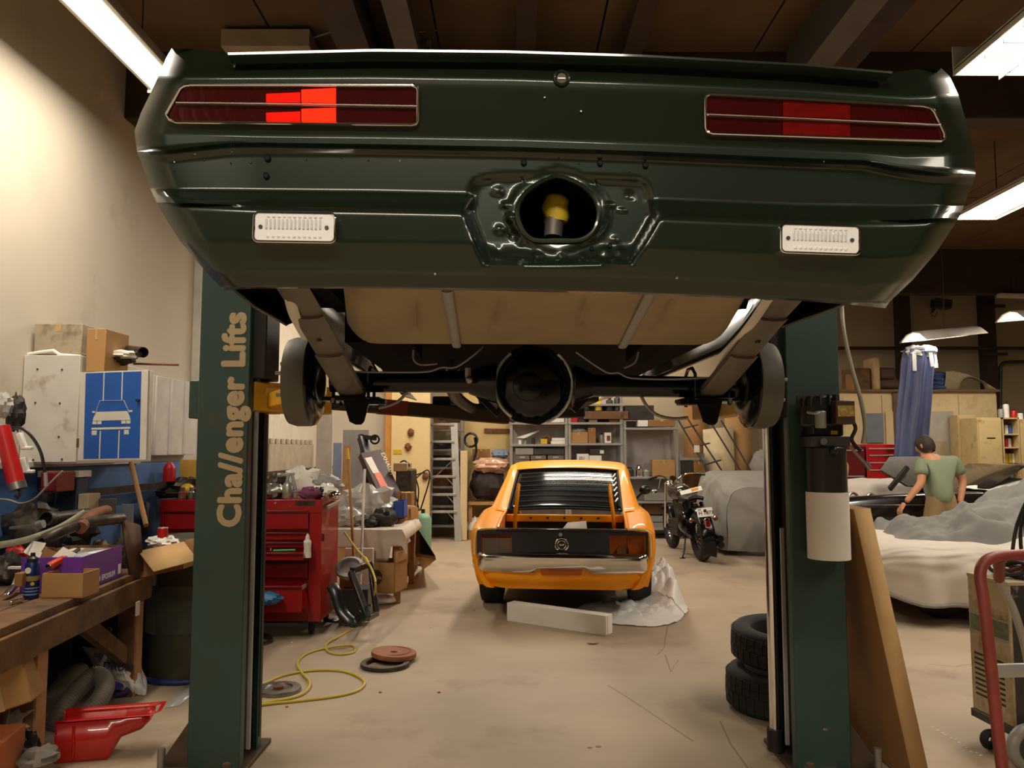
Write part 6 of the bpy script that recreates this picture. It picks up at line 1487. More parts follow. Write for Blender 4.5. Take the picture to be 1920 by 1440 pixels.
tag(obj('wrench', MB().bar(P(18,990,4.1), P(72,985,4.2), .012, .012).cyl(P(70,985,4.2), P(82,982,4.2), .022, n=12), M_steel), 'long steel wrench lying on the bench before the silencer', 'wrench')
carton('beige_case', 'beige case leaning behind the silencer on the bench', 108, 926, 168, 985, 5.0, .12, mat('beige_case',(186,168,138),.7), 'case', tape=False, rz=R(-6))
carton('picture_panel', 'dark grey sheet leaning beside the beige case', 170, 935, 216, 985, 5.1, .02, mat('dusty_grey',(88,84,84),.6), 'panel', rz=R(18), tape=False)
carton('printed_sheet', 'grey printed sheet leaning at the wall end of the bench', 217, 945, 250, 1256, 5.3, .01, mat('printed_grey',(130,132,140),.7), 'sheet', rz=R(14), tape=False)
ex = thing('exhaust_manifold', 'bent dark brown exhaust manifold lying along the bench', 'exhaust', P(190,1000,4.6))
obj('main_pipe', MB().tube(spl([P(82,1012,4.25),P(112,998,4.3),P(155,982,4.45),P(200,975,4.6),P(228,972,4.75)],6), .030, 12), M_grease, ex)
obj('branch_pipe', MB().tube(spl([P(150,990,4.4),P(172,968,4.6),P(200,958,4.8)],6), .035, 12), M_rust, ex)
tag(obj('rusted_panel', MB().add([P(228,972,4.72),P(262,985,4.85),P(268,1070,4.9),P(243,1080,4.75)],[(0,1,2,3)]), mat('brown_panel',(84,56,38),.7,alt=(52,36,28),altamt=.4), solid=.012), 'dark brown panel standing at the far end of the bench', 'panel')
fb = thing('flap_carton', 'open carton with a wide raised flap at the far end of the bench', 'carton', P(310,1040,5.0))
f4 = [P(259,1034,4.90), P(345,1016,4.90), P(371,1050,4.62), P(288,1072,4.62)]
obj('flap', MB().add(f4, [(0,1,2,3)]), M_card3, fb, solid=.006)
obj('body', MB().add([f4[0], f4[1], f4[1]+V((0,.3,0)), f4[0]+V((0,.3,0))] + [q_+V((0,0,-.16)) for q_ in (f4[0], f4[1], f4[1]+V((0,.3,0)), f4[0]+V((0,.3,0)))], [(0,1,5,4),(1,2,6,5),(2,3,7,6),(3,0,4,7),(4,5,6,7)]), M_card2, fb, solid=.005)
tag(obj('carrier_bag', MB().lump(P(303,1015,5.02), (.095,.07,.035), .4, 3, 3), M_plastic_white, ang=40), 'white plastic bag in the open carton with the raised flap', 'bag')
rc = thing('drink_can', 'red and white can standing on the white bag', 'can', P(305,1007,5.0))
c = P(305,1008,5.0); obj('body', MB().cyl(c, c+V((0,0,.06)), .031, n=20), M_redplas, rc, bevel=.004); obj('rim', MB().torus(c+V((0,0,.06)), .027, .003, 20, 6), M_alu, rc)
# under and beside the bench
dr = thing('oil_drum', 'old dark green drum with a blue bottom edge between the bench and the lift post', 'drum', (-2.13,5.42,0))
obj('barrel', MB().lathe([(.0005,.02),(.285,.02),(.29,.03),(.29,.30),(.297,.31),(.29,.32),(.29,.60),(.297,.61),(.29,.62),(.29,.88),(.285,.89),(.0005,.88)], 40, MX.Translation(V((-2.13,5.42,0)))), mat('drum_green',(66,66,52),.6,.1,var=.3,scale=5,alt=(92,80,58),altamt=.3), dr, ang=45)
obj('bottom_rim', MB().torus((-2.13,5.42,.02), .29, .018, 40, 8), mat('drum_blue',(36,56,112),.5), dr)
def gbox(name, label, pts, h, m, cat='carton', tilt=0.):
    return None
b1 = thing('carton', 'dented tan carton stacked under the near end of the bench', 'carton', P(30,1320,3.55)+V((0,0,-.02)))
q4 = [P(-35,1262,3.5), P(58,1230,3.75), P(77,1297,3.7), P(55,1322,3.45), P(-35,1330,3.3), P(-30,1255,3.6)]
bm_ = MX.Translation(P(8,1284,3.62)) @ MX.Rotation(R(-16),4,'Y') @ MX.Rotation(R(18),4,'Z')
obj('body', MB().at(bm_).box((0,0,0),(.24,.22,.19)), M_card, b1, bevel=.008)
obj('tape', MB().at(bm_).box((0,-.001,.0),(.03,.223,.193)), MATS['parcel_tape'], b1)
b2 = thing('carton', 'orange tinted carton on the floor under the dented tan carton', 'carton', P(0,1400,3.4))
bm2 = MX.Translation(V((P(-10,0,3.4).x,3.42,.18))) @ MX.Rotation(R(10),4,'Z')
obj('body', MB().at(bm2).box((0,0,-.03),(.22,.26,.29)), mat('orange_carton',(178,98,50),.8), b2, bevel=.006)
obj('flap', MB().at(bm2).box((.02,-.16,.105),(.18,.10,.005),MX.Rotation(R(20),3,'X')), M_card, b2)
tag(obj('dark_pipe', MB().cyl(P(-10,1238,3.9), P(54,1215,4.1), .045, n=16), M_dark), 'dark round pipe end lying above the dented carton under the bench', 'pipe')
# junk under the near end
clump('motor_part', 'black greasy motor part on the floor under the near bench post', 'part', 33, 1415, 3.6, (.09,.09,.10), M_black, .4, 3, 6, floor=.002)
clump('white_rag', 'crumpled white rag by the near bench post', 'rag', 45, 1355, 3.75, (.06,.07,.10), mat('dirty_white',(178,172,160),.85), .5, 3, 8, floor=.002)
clump('grey_rag', 'grey crumpled cloth beside the near bench post on the floor', 'rag', 72, 1425, 3.55, (.08,.08,.05), mat('grey_rag',(112,104,94),.85), .4, 3, 10, floor=.002)
# ribbed ducts
dk_ = thing('ribbed_duct', 'grey ribbed flexible duct looping on the floor under the bench', 'duct', G(160,1320))
def duct(pts, r):
    pts = spl(pts, 16); return MB().tube(pts, [r*(1.0 if k % 2 else .90) for k in range(len(pts))], 14)
M_duct = mat('duct_grey', (104,96,84), .7)
obj('duct', duct([P(96,1372,4.12), P(112,1338,4.16), P(140,1300,4.3), P(172,1268,4.42), P(190,1270,4.42), P(197,1290,4.36), P(180,1320,4.24), P(150,1345,4.15), P(118,1362,4.1)], .048), M_duct, dk_)
obj('duct', duct([P(88,1322,4.25), P(112,1290,4.4), P(134,1266,4.5), P(152,1258,4.6)], .048), M_duct, dk_)
# oil dry bag
ob = thing('absorbent_bag', 'slumped white and blue bag lying under the bench', 'bag', G(210,1300))
def bagf(u, v):
    px = lerp(lerp(152,207,v), lerp(256,274,v), u); py = lerp(lerp(1212,1226,u), lerp(1292,1306,u), v)
    bul = math.sin(math.pi*min(max(u,.0),1))**.6*math.sin(math.pi*min(v*.9+.08,1))**.6
    Yb = G(230,1303).y + .12*(1-v) - .13*bul + .03*NZ.noise(V((u*4,v*4,2))) + .02*NZ.noise(V((u*9,v*9,5)))
    p = P(px + 5*NZ.noise(V((u*3,v*3,7))), py + 5*NZ.noise(V((u*5,v*5,1))), Yb); p.z = max(p.z, .004); return p
fr_ = MB().grid(bagf, 30, 24)
def bagb(u, v): p = bagf(u, v); e = min(u,1-u,v,1-v)*4; p.y += .16*min(1,e) + (p.y*0); return p
fr_.grid(bagb, 30, 24); M_bag = mat('bag_white',(222,220,216),.45)
obj('sack', fr_, M_bag, ob, ang=60)
M_binky = mat('bag_blue_print',(52,48,140),.5)
c0 = bagf(.30,.42)+V((0,-.045,0)); bmx = face_mat(c0, bagf(.75,.36)-bagf(.30,.42), V((.0,.1,1)))
text('lettering', 'DRUM', bmx @ MX.Translation(V((0,0,.02))), .06, mat('bag_dark_print',(44,40,70),.5), ob, bold=.001)
text('lettering', 'ABSORBENT', bmx @ MX.Translation(V((.02,-.03,.02))), .02, mat('bag_brown_print',(110,84,70),.5), ob)
obj('printed_oval', MB().prism([(.055*math.cos(a)+.08, .022*math.sin(a)-.09) for a in (2*math.pi*k/20 for k in range(20))], .0, .012, bmx), M_binky, ob)
obj('printed_stripe', MB().prism([(.08,-.155),(.16,-.125),(.165,-.105),(.09,-.14)], .0, .012, bmx), M_binky, ob)
cbm = face_mat(bagf(.10,.30)+V((0,-.015,0)), V((1,.1,-.2)), V((.2,.1,1)))
obj('printed_block', MB().prism([(0,0),(.05,0),(.05,.05),(0,.05)], .0, .008, cbm), mat('bag_grey_print',(120,120,130),.5), ob)
# dark shapes under the bench: crate and batteries
carton('crate', 'dark crate pushed under the far end of the bench', 135, 1150, 245, 1262, 5.05, .3, M_black, 'crate', tape=False)
for q_, (x, y) in enumerate(((170,1195),(205,1180))):
    tag(obj('bolt_ring', MB().torus(P(x,y,5.03), .012, .004, 14, 6, (0,1,0)), M_steel), ('lower', 'upper')[q_] + ' small steel ring on the face of the dark crate', 'ring')
# red oil pan
op = thing('oil_pan', 'bright red metal oil pan lying on the floor in front of the bench', 'pan', G(170,1408))
M_pan = mat('pan_red',(186,28,18),.3,coat=.5,var=.1)
pm_ = MX.Translation(V((-2.16,3.98,.0))) @ MX.Rotation(R(14),4,'Z')
secs = [(-.01,.0,.20,.10,.19),(0.0,.0,.20,.105,.20),(.12,.0,.20,.105,.20),(.215,.0,.20,.105,.20),(.27,.10,.20,.10,.20),(.36,.13,.20,.10,.19),(.40,.17,.20,.095,.18)]
rg = []
for x, zb, zt_, wb_, wt_ in secs:
    rg.append([V((x, -.11, zt_)), V((x, -.105, zb+.02)), V((x, -.09, zb)), V((x, .03, zb)), V((x, .045, zb+.02)), V((x, .05, zt_))])
pan = MB().at(pm_).loft(rg, closed=False)
obj('shell', pan, M_pan, op, solid=.004, ang=50)
def notch(a): return V((-.01, .10*math.cos(a), .20 - .085*math.sin(a)))
vs_ = [notch(math.pi*k/12) for k in range(13)] + [V((-.01,-.09,.0)), V((-.01,.09,.0))]
ends = [V((-.01,-.11,.2)), V((-.01,-.09,.2))] + [V((-.01,-.03-.06*math.cos(math.pi*k/12), .20-.085*math.sin(math.pi*k/12))) for k in range(13)] + [V((-.01,.05,.2)), V((-.01,.045,.02)), V((-.01,.03,0)), V((-.01,-.09,0)), V((-.01,-.105,.02))]
obj('end_wall', MB().at(pm_).add(ends, [tuple(range(len(ends)))]), M_pan, op, solid=.004)
fl = [V((-.01,-.115,.2)), V((.40,-.115,.2)), V((.44,-.10,.21)), V((.44,.04,.21)), V((.40,.055,.2)), V((-.01,.055,.2))]
obj('rim', MB().at(pm_).tube(fl, (.012,.003), 6, flat=(0,1,0)), M_pan, op)
pl2 = [pm_ @ V((.07, -.112, z)) for z in (.02,.18)]; obj('drain_rib', MB().bar(pl2[0], pl2[1], .012, .012), M_pan, op, bevel=.003)
# clear strip on the floor
tag(obj('plastic_strip', MB().add([G(308,1328,.004),G(338,1322,.004),G(378,1288,.004),G(352,1283,.004)],[(0,1,2,3)]), M_clear, solid=.004), 'clear plastic offcut lying on the floor by the lift post', 'strip')
# ---------------------------------------------------------------- red roller tool chest
TY = 6.45
tx0, tx1 = P(303,0,TY).x, P(605,0,TY).x; tz1 = P(0,938,TY).z; tz0 = P(0,1166,TY).z
tc = thing('tool_chest', 'large red roller tool chest with half open drawers and a cluttered top', 'tool chest', ((tx0+tx1)/2, TY+.3, 0))
bD = .62
obj('body', MB().bx(tx0, tx1, TY+.02, TY+bD, tz0, tz1-.0).bx(tx0, tx0+.03, TY, TY+.03, tz0, tz1).bx(tx1-.10, tx1, TY, TY+.03, tz0, tz1), M_red, tc, bevel=.006)
obj('top_lip', MB().bx(tx0, tx1, TY-.005, TY+.02, tz1-.10, tz1+.005).bx(tx1-.012, tx1, TY, TY+bD, tz1-.02, tz1+.02), M_red, tc, bevel=.004)
pz = lambda py: P(0, py, TY).z
rowsd = [(957,992,0),(998,1012,0),(1016,1026,0),(1032,1046,.13),(1054,1082,.0),(1092,1140,.16)]
xm = lerp(tx0, tx1, .0)
for k, (pa, pb_, out) in enumerate(rowsd):
    d = obj('drawer', MB().bx(tx0+.035, tx1-.105, TY-out-.012, TY+.012-out, pz(pb_), pz(pa)).bx(tx0+.05, tx1-.12, TY-out, TY+.02, pz(pb_)+.005, pz(pb_)+.012), M_red, tc, bevel=.003)
    obj('handle', MB().bx(tx0+.04, tx1-.11, TY-out-.024, TY-out-.010, pz(pa)-.016, pz(pa)), M_dred, d, bevel=.003)
    if out:
        for s in (0,1): obj('drawer_slide', MB().bx((tx1-.125,tx0+.03)[s], (tx1-.108,tx0+.045)[s], TY-out*.8, TY+.01, pz(pa)-.035, pz(pa)-.01), M_alu, d)
obj('name_strip', MB().bx(P(556,0,TY).x, P(592,0,TY).x, TY-.010, TY-.005, pz(947), pz(939)), M_grease, tc)
obj('lock', MB().cyl(P(517,943,TY)+V((0,-.012,0)), P(517,943,TY), .008, n=10), M_alu, tc)
obj('side_handle', MB().bar(V((tx1+.03,TY+.08,pz(952))), V((tx1+.03,TY+.5,pz(948))), .02, .03).bar(V((tx1,TY+.1,pz(952))),V((tx1+.03,TY+.1,pz(952))),.02,.02).bar(V((tx1,TY+.48,pz(948))),V((tx1+.03,TY+.48,pz(948))),.02,.02), M_alu, tc, bevel=.004)
obj('side_latch', MB().bx(tx1, tx1+.01, TY+.04, TY+.08, pz(1016), pz(1002)), M_dred, tc)
for x in (tx0+.08, tx1-.08):
    for y in (TY+.07, TY+bD-.07):
        cq = obj('caster', MB().torus((x, y, .055), .035, .02, 20, 8, (1,0,0)), M_rubber, tc)
        obj('fork', MB().bx(x-.03, x+.03, y-.03, y+.03, .085, tz0), M_dsteel, cq)
obj('shade_slab', MB().bx(tx0+.02, tx1-.02, TY+.05, TY+bD-.02, tz0-.02, tz0), M_black, tc)  # black slab added to darken the shaded gap under the chest
pT = lambda px, py, Y=TY+.2: V((P(px,py,Y).x, Y, tz1+.008))
# things on the tool chest
def onchest(name, label, cat, px, r, m, seed, Y=TY+.25, amp=.4):
    c = V((P(px,900,Y).x, Y, tz1+.006+r[2]*.85)); return tag(obj(name, MB().lump(c, r, amp, 3.2, seed, floor=tz1+.007), m, ang=45), label, cat)
sgun = thing('spray_gun', 'silver spray gun with a round cup standing on the tool chest', 'spray gun', pT(540, 935, TY+.12))
c = pT(540,935,TY+.12)
obj('cup', MB().lathe([(.0005,0),(.045,0),(.048,.01),(.048,.10),(.030,.125),(.018,.135)], 24, MX.Translation(c)), mat('spray_cup',(168,164,150),.35,.6), sgun)
obj('gun_body', MB().bar(c+V((-.01,0,.135)), c+V((.0,0,.20)), .025, .025).bar(c+V((-.06,0,.19)), c+V((.05,0,.20)), .022, .026).cyl(c+V((-.09,0,.19)), c+V((-.06,0,.19)), .016, n=12), M_alu, sgun, bevel=.004)
obj('grip', MB().bar(c+V((.03,0,.19)), c+V((.06,0,.07)), .02, .028), M_alu, sgun, bevel=.006)
specs = [('crumpled_paper','crumpled white paper sheet rising behind the spray gun','paper',566,(.17,.10,.13),M_paper,3,TY+.40,.45),
 ('grinder','round grey sanding disc tool at the back of the tool chest','tool',610,(.15,.12,.10),M_galv,5,TY+.45,.25),
 ('plastic_bag','clear plastic wrapped part on the corner of the tool chest','bag',612,(.11,.10,.06),M_plastic_white,7,TY+.2,.5),
 ('purple_cloth','dull purple cloth on the front edge of the tool chest','cloth',582,(.09,.06,.05),mat('mauve_cloth',(116,60,92),.8),9,TY+.08,.35),
 ('parts_heap','heap of chromed fittings at the post side of the tool chest','fittings',512,(.10,.10,.06),M_steel,11,TY+.15,.5),
 ('brown_part','brown greasy part behind the chromed fittings','part',520,(.12,.09,.10),M_grease,13,TY+.38,.4),
 ('black_part','black angular part by the purple cloth on the tool chest','part',600,(.05,.05,.05),M_black,15,TY+.12,.35),
 ('socket_set','cluster of small chrome sockets at the corner of the tool chest','sockets',628,(.05,.05,.035),M_chrome,17,TY+.07,.3),
 ('tool_roll','dark tool roll at the wall end of the tool chest','tool roll',322,(.12,.12,.05),M_dark,19,TY+.2,.4),
 ('pipe_parts','greasy pipe parts piled at the wall end of the tool chest','parts',350,(.14,.12,.09),M_grease,21,TY+.25,.5)]
for s_q in specs: onchest(*s_q)
for q_, (px, r_) in enumerate(((345,.03),(362,.026),(376,.03))):
    c = V((P(px,0,TY+.1).x, TY+.08, tz1+.008)); tag(obj('fitting', MB().lathe([(.0005,0),(r_,0),(r_,.05),(r_*.6,.06),(r_*.6,.09),(.0005,.09)], 14, MX.Translation(c)), (M_rust, M_steel, M_dsteel)[q_]), ('rusty','bright steel','dark')[q_]+' round fitting near the wall end of the tool chest', 'fitting')
wbt = thing('white_bottle', 'white plastic bottle with a pointed cap standing in the open drawer', 'bottle', V((P(580,0,TY-.06).x, TY-.07, pz(1046)+.012)))
c = wbt.location
obj('body', MB().lathe([(.0005,0),(.030,0),(.030,.02),(.027,.07),(.030,.11),(.030,.13),(.012,.145)], 20, MX.Translation(c)), M_plastic_white, wbt, ang=50)
obj('cap', MB().lathe([(.018,.14),(.016,.165),(.006,.185),(.0005,.186)], 16, MX.Translation(c)), M_plastic_white, wbt)
tag(obj('screwdriver', MB().cyl(V((P(522,0,TY).x,TY-.08,pz(1030))), V((P(562,0,TY).x,TY-.08,pz(1029))), .009, n=10), mat('green_handle',(60,190,120),.4)), 'green handled screwdriver lying in the open drawer', 'screwdriver')
tag(obj('socket', MB().cyl(V((P(515,0,TY).x,TY-.06,pz(1034))), V((P(515,0,TY).x,TY-.06,pz(1026))), .014, n=14), M_chrome), 'chrome socket lying in the open drawer by the green screwdriver', 'socket')
tag(obj('blue_tray', MB().lump(V((P(518,0,TY).x, TY-.22, P(0,1112,TY).z)), (.13,.07,.05), .25, 3, 5), mat('teal_blue',(40,112,160),.5)), 'blue padded seat of a low creeper in front of the bottom drawer', 'seat')
tag(obj('stool_frame', MB().cyl((P(500,0,TY).x, TY-.22, .05), (P(500,0,TY).x, TY-.22, P(0,1118,TY).z), .02, n=10).torus((P(500,0,TY).x, TY-.22, .03), .12, .02, 24, 8), M_black), 'black round base of the blue padded seat', 'base')
# ---------------------------------------------------------------- parts on the floor beside the chest
MP = mat('black_trim', (26,25,25), .35, coat=.3, var=.15)
fr0 = thing('door_frame', 'black metal frame standing on edge against the tool chest', 'frame', G(680,1160))
q_ = [P(656,1068,6.35), P(690,1052,6.5), P(706,1150,6.25), P(690,1166,6.15), P(676,1150,6.2)]
obj('frame_bar', MB().bar(P(658,1072,6.4), P(690,1160,6.15), .05, .05), MP, fr0, bevel=.008)
obj('frame_bar', MB().bar(P(660,1070,6.4), P(694,1056,6.6), .05, .05), MP, fr0, bevel=.008)
obj('frame_bar', MB().bar(P(694,1056,6.6), P(706,1150,6.4), .04, .05), MP, fr0, bevel=.008)
obj('frame_bar', MB().bar(P(688,1160,6.18), P(707,1150,6.4), .04, .04), MP, fr0, bevel=.008)
tag(obj('curved_moulding', MB().tube(spl([P(622,1098,6.35),P(630,1112,6.3),P(640,1145,6.25),P(655,1163,6.2),P(668,1166,6.2),P(680,1150,6.2)],6), (.045,.02), 8, flat=(1,0,0)), MP), 'curved black trim piece leaning beside the tool chest', 'trim piece')
hp_ = thing('heater_box', 'dark grey round housing behind the black frame', 'housing', P(655,1070,6.8)+V((0,0,-.1)))
obj('drum', MB().lathe([(.11,0),(.12,.02),(.12,.05),(.09,.06),(.085,.02),(.0005,.02)], 24, MX.Translation(P(656,1070,6.8)) @ MX.Rotation(R(35),4,'X')), M_galv, hp_)
obj('stand', MB().bx(P(640,0,6.85).x, P(672,0,6.85).x, 6.85, 7.0, 0, P(0,1075,6.9).z), M_card2, hp_)
carton('part_box', 'dark open box on the floor under the black frame', 640, 1105, 690, 1165, 6.75, .25, M_black, 'box', tape=False)
tag(obj('metal_foil', MB().lump(G(632,1166)+V((0,.05,.012)), (.12,.08,.02), .4, 3, 3, floor=.003), M_alu), 'crumpled silver foil on the floor at the foot of the tool chest', 'foil')
tag(obj('white_jug', MB().lump(P(718,1124,7.75), (.13,.07,.045), .2, 2, 4, floor=.003), M_plastic_white), 'white plastic jug lying by the printed carton', 'jug')
nb = carton('printed_carton', 'tan carton with a dark octagon emblem under the white table', 697, 1055, 742, 1112, 7.62, .32, M_card, rz=R(-14), open_=True)
fm = wmat(nb) @ face_mat((-.075,-.004,.075), (1,0,0), (0,0,1))
obj('emblem', MB().prism([(.07*math.cos(R(22.5+45*k))*.9, .07*math.sin(R(22.5+45*k))+.07) for k in range(8)], 0, .002, fm), mat('carton_ink',(60,44,34),.7), nb)
text('lettering', 'NAPA', fm @ MX.Translation(V((-.052,.048,.0025))), .042, M_card3, nb, bold=.001)
for s in (-1,1): obj('flap', MB().bx(s*.115, s*.12, 0, .3, .285, .38), M_card, nb, w=False)
# ---------------------------------------------------------------- white cloth table
tb0 = thing('folding_table', 'table by the wall carrying blue bins and clear film', 'table', (-1.4, 8.3, 0))
tzt = .70
obj('top', MB().bx(-2.5, -1.06, 7.75, 9.0, tzt-.03, tzt), M_oldwood, tb0, bevel=.004)
for x in (-2.45,-1.1):
    for y in (7.8,8.9): obj('leg', MB().bx(x-.03,x+.03,y-.03,y+.03,0,tzt-.03), M_oldwood, tb0)
def clo(u, v):
    x = lerp(-2.52, -1.0, u); t = lerp(-.32, 1.25, v)
    if t < 0: y = 7.735 - .012*abs(math.sin(x*9)); z = tzt+.006 + t*(.55 if x < -1.35 else (.95 if x < -1.16 else .5)) 
    else: y = 7.735+t; z = tzt+.008
    if x > -1.05: z -= .10*sm(-1.05,-1.0,x)
    return V((x, y + .02*NZ.noise(V((x*4, t*3, 1))), z + .006*NZ.noise(V((x*6, t*6, 3)))))
tag(obj('tablecloth', MB().grid(clo, 60, 40), mat('dusty_cloth',(206,194,178),.85), ang=70, solid=.004), 'dusty white cloth hanging over the front of the table', 'cloth')
tt_ = lambda px, Y: V((P(px,0,Y).x, Y, tzt+.012))
def ontab(name, label, cat, px, Y, r, m, seed, amp=.4):
    c = tt_(px, Y); c.z += r[2]*.85; return tag(obj(name, MB().lump(c, r, amp, 3.2, seed, floor=tzt+.012), m, ang=45), label, cat)
ontab('clear_film', 'heap of clear plastic film on the white table', 'film', 690, 8.3, (.30,.25,.20), mat('film_grey',(196,192,186),.25,spec=.9,alpha=.8), 3, .5)
ontab('clear_film', 'smaller fold of clear film at the chest end of the white table', 'film', 655, 8.0, (.16,.15,.10), MATS['film_grey'], 6, .5)
ontab('iron_casting', 'dark brown cast part on the front of the white table', 'casting', 722, 8.0, (.13,.12,.09), M_dark, 9, .4)
ontab('iron_casting', 'small dark cast part beside the white pole on the table', 'casting', 697, 7.9, (.08,.08,.05), M_dark, 12, .4)
carton('blue_bin', 'blue plastic bin on the table beside the dark cast part', 738, 940, 757, 972, 8.2, .3, M_bluep, 'bin', open_=True)
carton('blue_bin', 'blue plastic bin at the back of the table behind the film', 685, 921, 736, 940, 8.75, .2, M_bluep, 'bin', open_=True)
carton('carton', 'low tan carton behind the blue bins on the table', 720, 923, 752, 942, 8.9, .2, M_card, open_=True)
carton('carton', 'brown carton at the aisle end of the table', 752, 924, 772, 968, 8.8, .25, M_card2)
sh = thing('tall_carton', 'tall flat brown carton leaning against the end of the table', 'carton', (-.92, 8.1, 0))
A_, B_, C_, D_2 = G(738,1082), G(776,1070), P(779,952,8.6), P(752,980,8.2)
obj('board', MB().add([G(737,1083), G(780,1066), P(781,950,8.75), P(764,948,8.6), P(742,985,8.2)], [(0,1,2,3,4)]), M_card2, sh, solid=.05)
obj('sticker', MB().add([P(757,1013,8.15), P(764,1008,8.2), P(767,1016,8.2), P(760,1021,8.15)], [(0,1,2,3)]), M_paper, sh, solid=.056)
sh2 = thing('flat_carton', 'flat tan carton sloping down to the floor beside the green cylinder', 'carton', G(800,1062))
obj('board', MB().add([P(781,990,8.9), P(817,1046,8.7), G(793,1066), P(779,1040,8.5)], [(0,1,2,3)]), M_card, sh2, solid=.04)
tag(obj('carton_scrap', MB().lump(P(716,1018,8.1), (.12,.1,.05), .3, 3, 4), M_dark), 'dark bundle stuffed under the table edge', 'bundle')
wb2 = carton('white_sheet', 'pale white panel leaning under the table beside the chest', 645, 1028, 700, 1138, 7.45, .03, M_plastic_white, 'panel', tape=False)
# poles, stacked sheets, mats behind
tag(obj('white_pole', MB().cyl(V((P(677,0,7.1).x,7.1,.005)), P(684,880,7.5), .012, n=10), M_plastic_white), 'white pole leaning beside the tool chest', 'pole')
bp2 = thing('broom_stick', 'grey stick with a yellow top leaning beside the white pole', 'stick', P(672,1050,7.0))
obj('stick', MB().cyl(V((P(674,0,7.15).x,7.15,.005)), P(653,862,7.6), .014, n=10), M_oldwood, bp2)
obj('tip', MB().cyl(P(653,862,7.6), P(651,842,7.65), .016, n=10), MC_['yellow'], bp2)
mt_ = thing('foam_mat', 'grey interlocking foam mat with toothed top fixed on the wall behind the tool chest', 'mat', (XL+.05, 9.4, .9))
my0, my1 = -2.98*1500/(505-960), -2.98*1500/(588-960)
obj('mat', MB().bx(XL+.005, XL+.03, my0, my1, .7, 1.53), mat('foam_grey',(168,156,134),.85), mt_)
for k in range(9):
    y = lerp(my0, my1, (k+.5)/9); obj('tooth', MB().bx(XL+.005, XL+.03, y-.055, y+.055, 1.53, 1.60), MATS['foam_grey'], mt_, bevel=.006)
for q2, (a_, b_, z0_, z1_, m_, lb_) in enumerate(((592,622,.75,2.1,mat('pale_panel',(190,180,170),.6),'pale grey sheet standing on the wall beside the foam mat'),(624,640,.75,1.55,mat('blue_grey_panel',(120,134,164),.6),'blue grey sheet standing beside the pale grey one'),(642,690,.8,1.75,mat('silver_panel',(142,140,140),.4,.4),'large silver grey sheet standing near the black frame by the far wall'))):
    xq = -2.75 + .25*q2; Yq = 10.2 + .9*q2
    tag(obj('sheet', MB().bx(P(a_,0,Yq).x, P(b_,0,Yq).x, Yq, Yq+.03, z0_*0+.02, z1_), m_), lb_, 'sheet')
tag(obj('plank', MB().bar(V((P(644,880,10.5).x,10.45,.005)), P(652,836,10.5), .10, .02), M_oldwood), 'short pale plank standing before the silver grey sheet', 'plank')
wt = thing('worn_tool', 'tall dark hoist frame with a small wheel leaning in the corner', 'hoist', P(690,930,9.6))
obj('mast', MB().bar(P(712,930,9.5), P(680,820,9.8), .12, .08), M_black, wt, bevel=.006)
obj('wheel', MB().torus(P(703,824,9.7), .05, .012, 20, 8, (0,1,0)), M_black, wt)
obj('strut', MB().bar(P(692,928,9.6), P(676,815,9.9), .05, .05), M_dark, wt)
obj('top_bar', MB().bar(P(678,818,9.8), P(704,822,9.7), .05, .05), M_black, wt)
eb = thing('long_box', 'long dark maroon box with white lettering leaning in the corner', 'box', P(735,930,9.3))
bm3 = face_mat(P(712,930,9.2), P(748,922,9.35)-P(712,930,9.2), P(700,850,9.5)-P(712,930,9.2))
obj('box', MB().prism([(0,0),(.27,0),(.27,.60),(0,.60)], -.10, 0, bm3), mat('maroon_box',(58,30,28),.5), eb, bevel=.004)
text('lettering', 'EXHAUST', bm3 @ MX.Translation(V((.245,.55,.001))) @ MX.Rotation(R(-90),4,'Z'), .075, M_paper, eb)
obj('orange_panel', MB().prism([(.06,.02),(.15,.02),(.13,.30),(.05,.30)], 0, .004, bm3), M_orange, eb)
obj('white_panel', MB().prism([(.04,.30),(.12,.30),(.11,.52),(.02,.52)], 0, .004, bm3), M_paper, eb)
mc = thing('machine_case', 'grey machine with a handle and cables standing behind the table', 'machine', P(760,940,9.4))
obj('case', MB().bx(P(742,0,9.4).x, P(774,0,9.4).x, 9.4, 9.8, tzt, P(0,880,9.4).z), M_grease, mc, bevel=.02)
obj('lid', MB().bx(P(738,0,9.4).x, P(764,0,9.4).x, 9.38, 9.8, P(0,884,9.4).z, P(0,868,9.4).z), mat('tan_lid',(168,140,100),.7), mc, bevel=.01)
obj('base', MB().bx(P(742,0,9.4).x, P(774,0,9.4).x, 9.42, 9.8, 0, tzt), M_dark, mc)
obj('handle', MB().tube(spl([P(750,868,9.5),P(757,864,9.5),P(765,868,9.5),P(768,875,9.5)],4), .01, 6), M_black, mc)
gc = thing('gas_cylinder', 'pale green gas cylinder standing at the end of the table', 'cylinder', G(794,1010)+V((0,-.5,0)))
c = V((P(794,0,10.3).x, 10.3, .0)); z2 = P(0,962,10.3).z
obj('tank', MB().lathe([(.0005,0.02),(.09,.02),(.108,.06),(.108,z2-.07),(.08,z2-.02),(.03,z2),(.0005,z2)], 24, MX.Translation(c)), mat('pale_green',(128,172,148),.45), gc, ang=50)
obj('valve', MB().cyl(c+V((0,0,z2-.01)), c+V((0,0,z2+.05)), .025, n=12), M_dsteel, gc)
hs_ = thing('gas_hose', 'thin dark hoses looping over the green gas cylinder', 'hose', P(790,955,10.3))
for pts in ([(786,958),(780,930),(776,905),(790,888),(803,882),(805,900),(795,935),(788,957)], [(778,952),(779,925),(774,900),(782,890),(797,886)], [(782,952),(785,920),(780,898)]):
    obj('hose', MB().tube(spl([P(x,y,10.25) for x, y in pts],6), .009, 6), M_black, hs_)
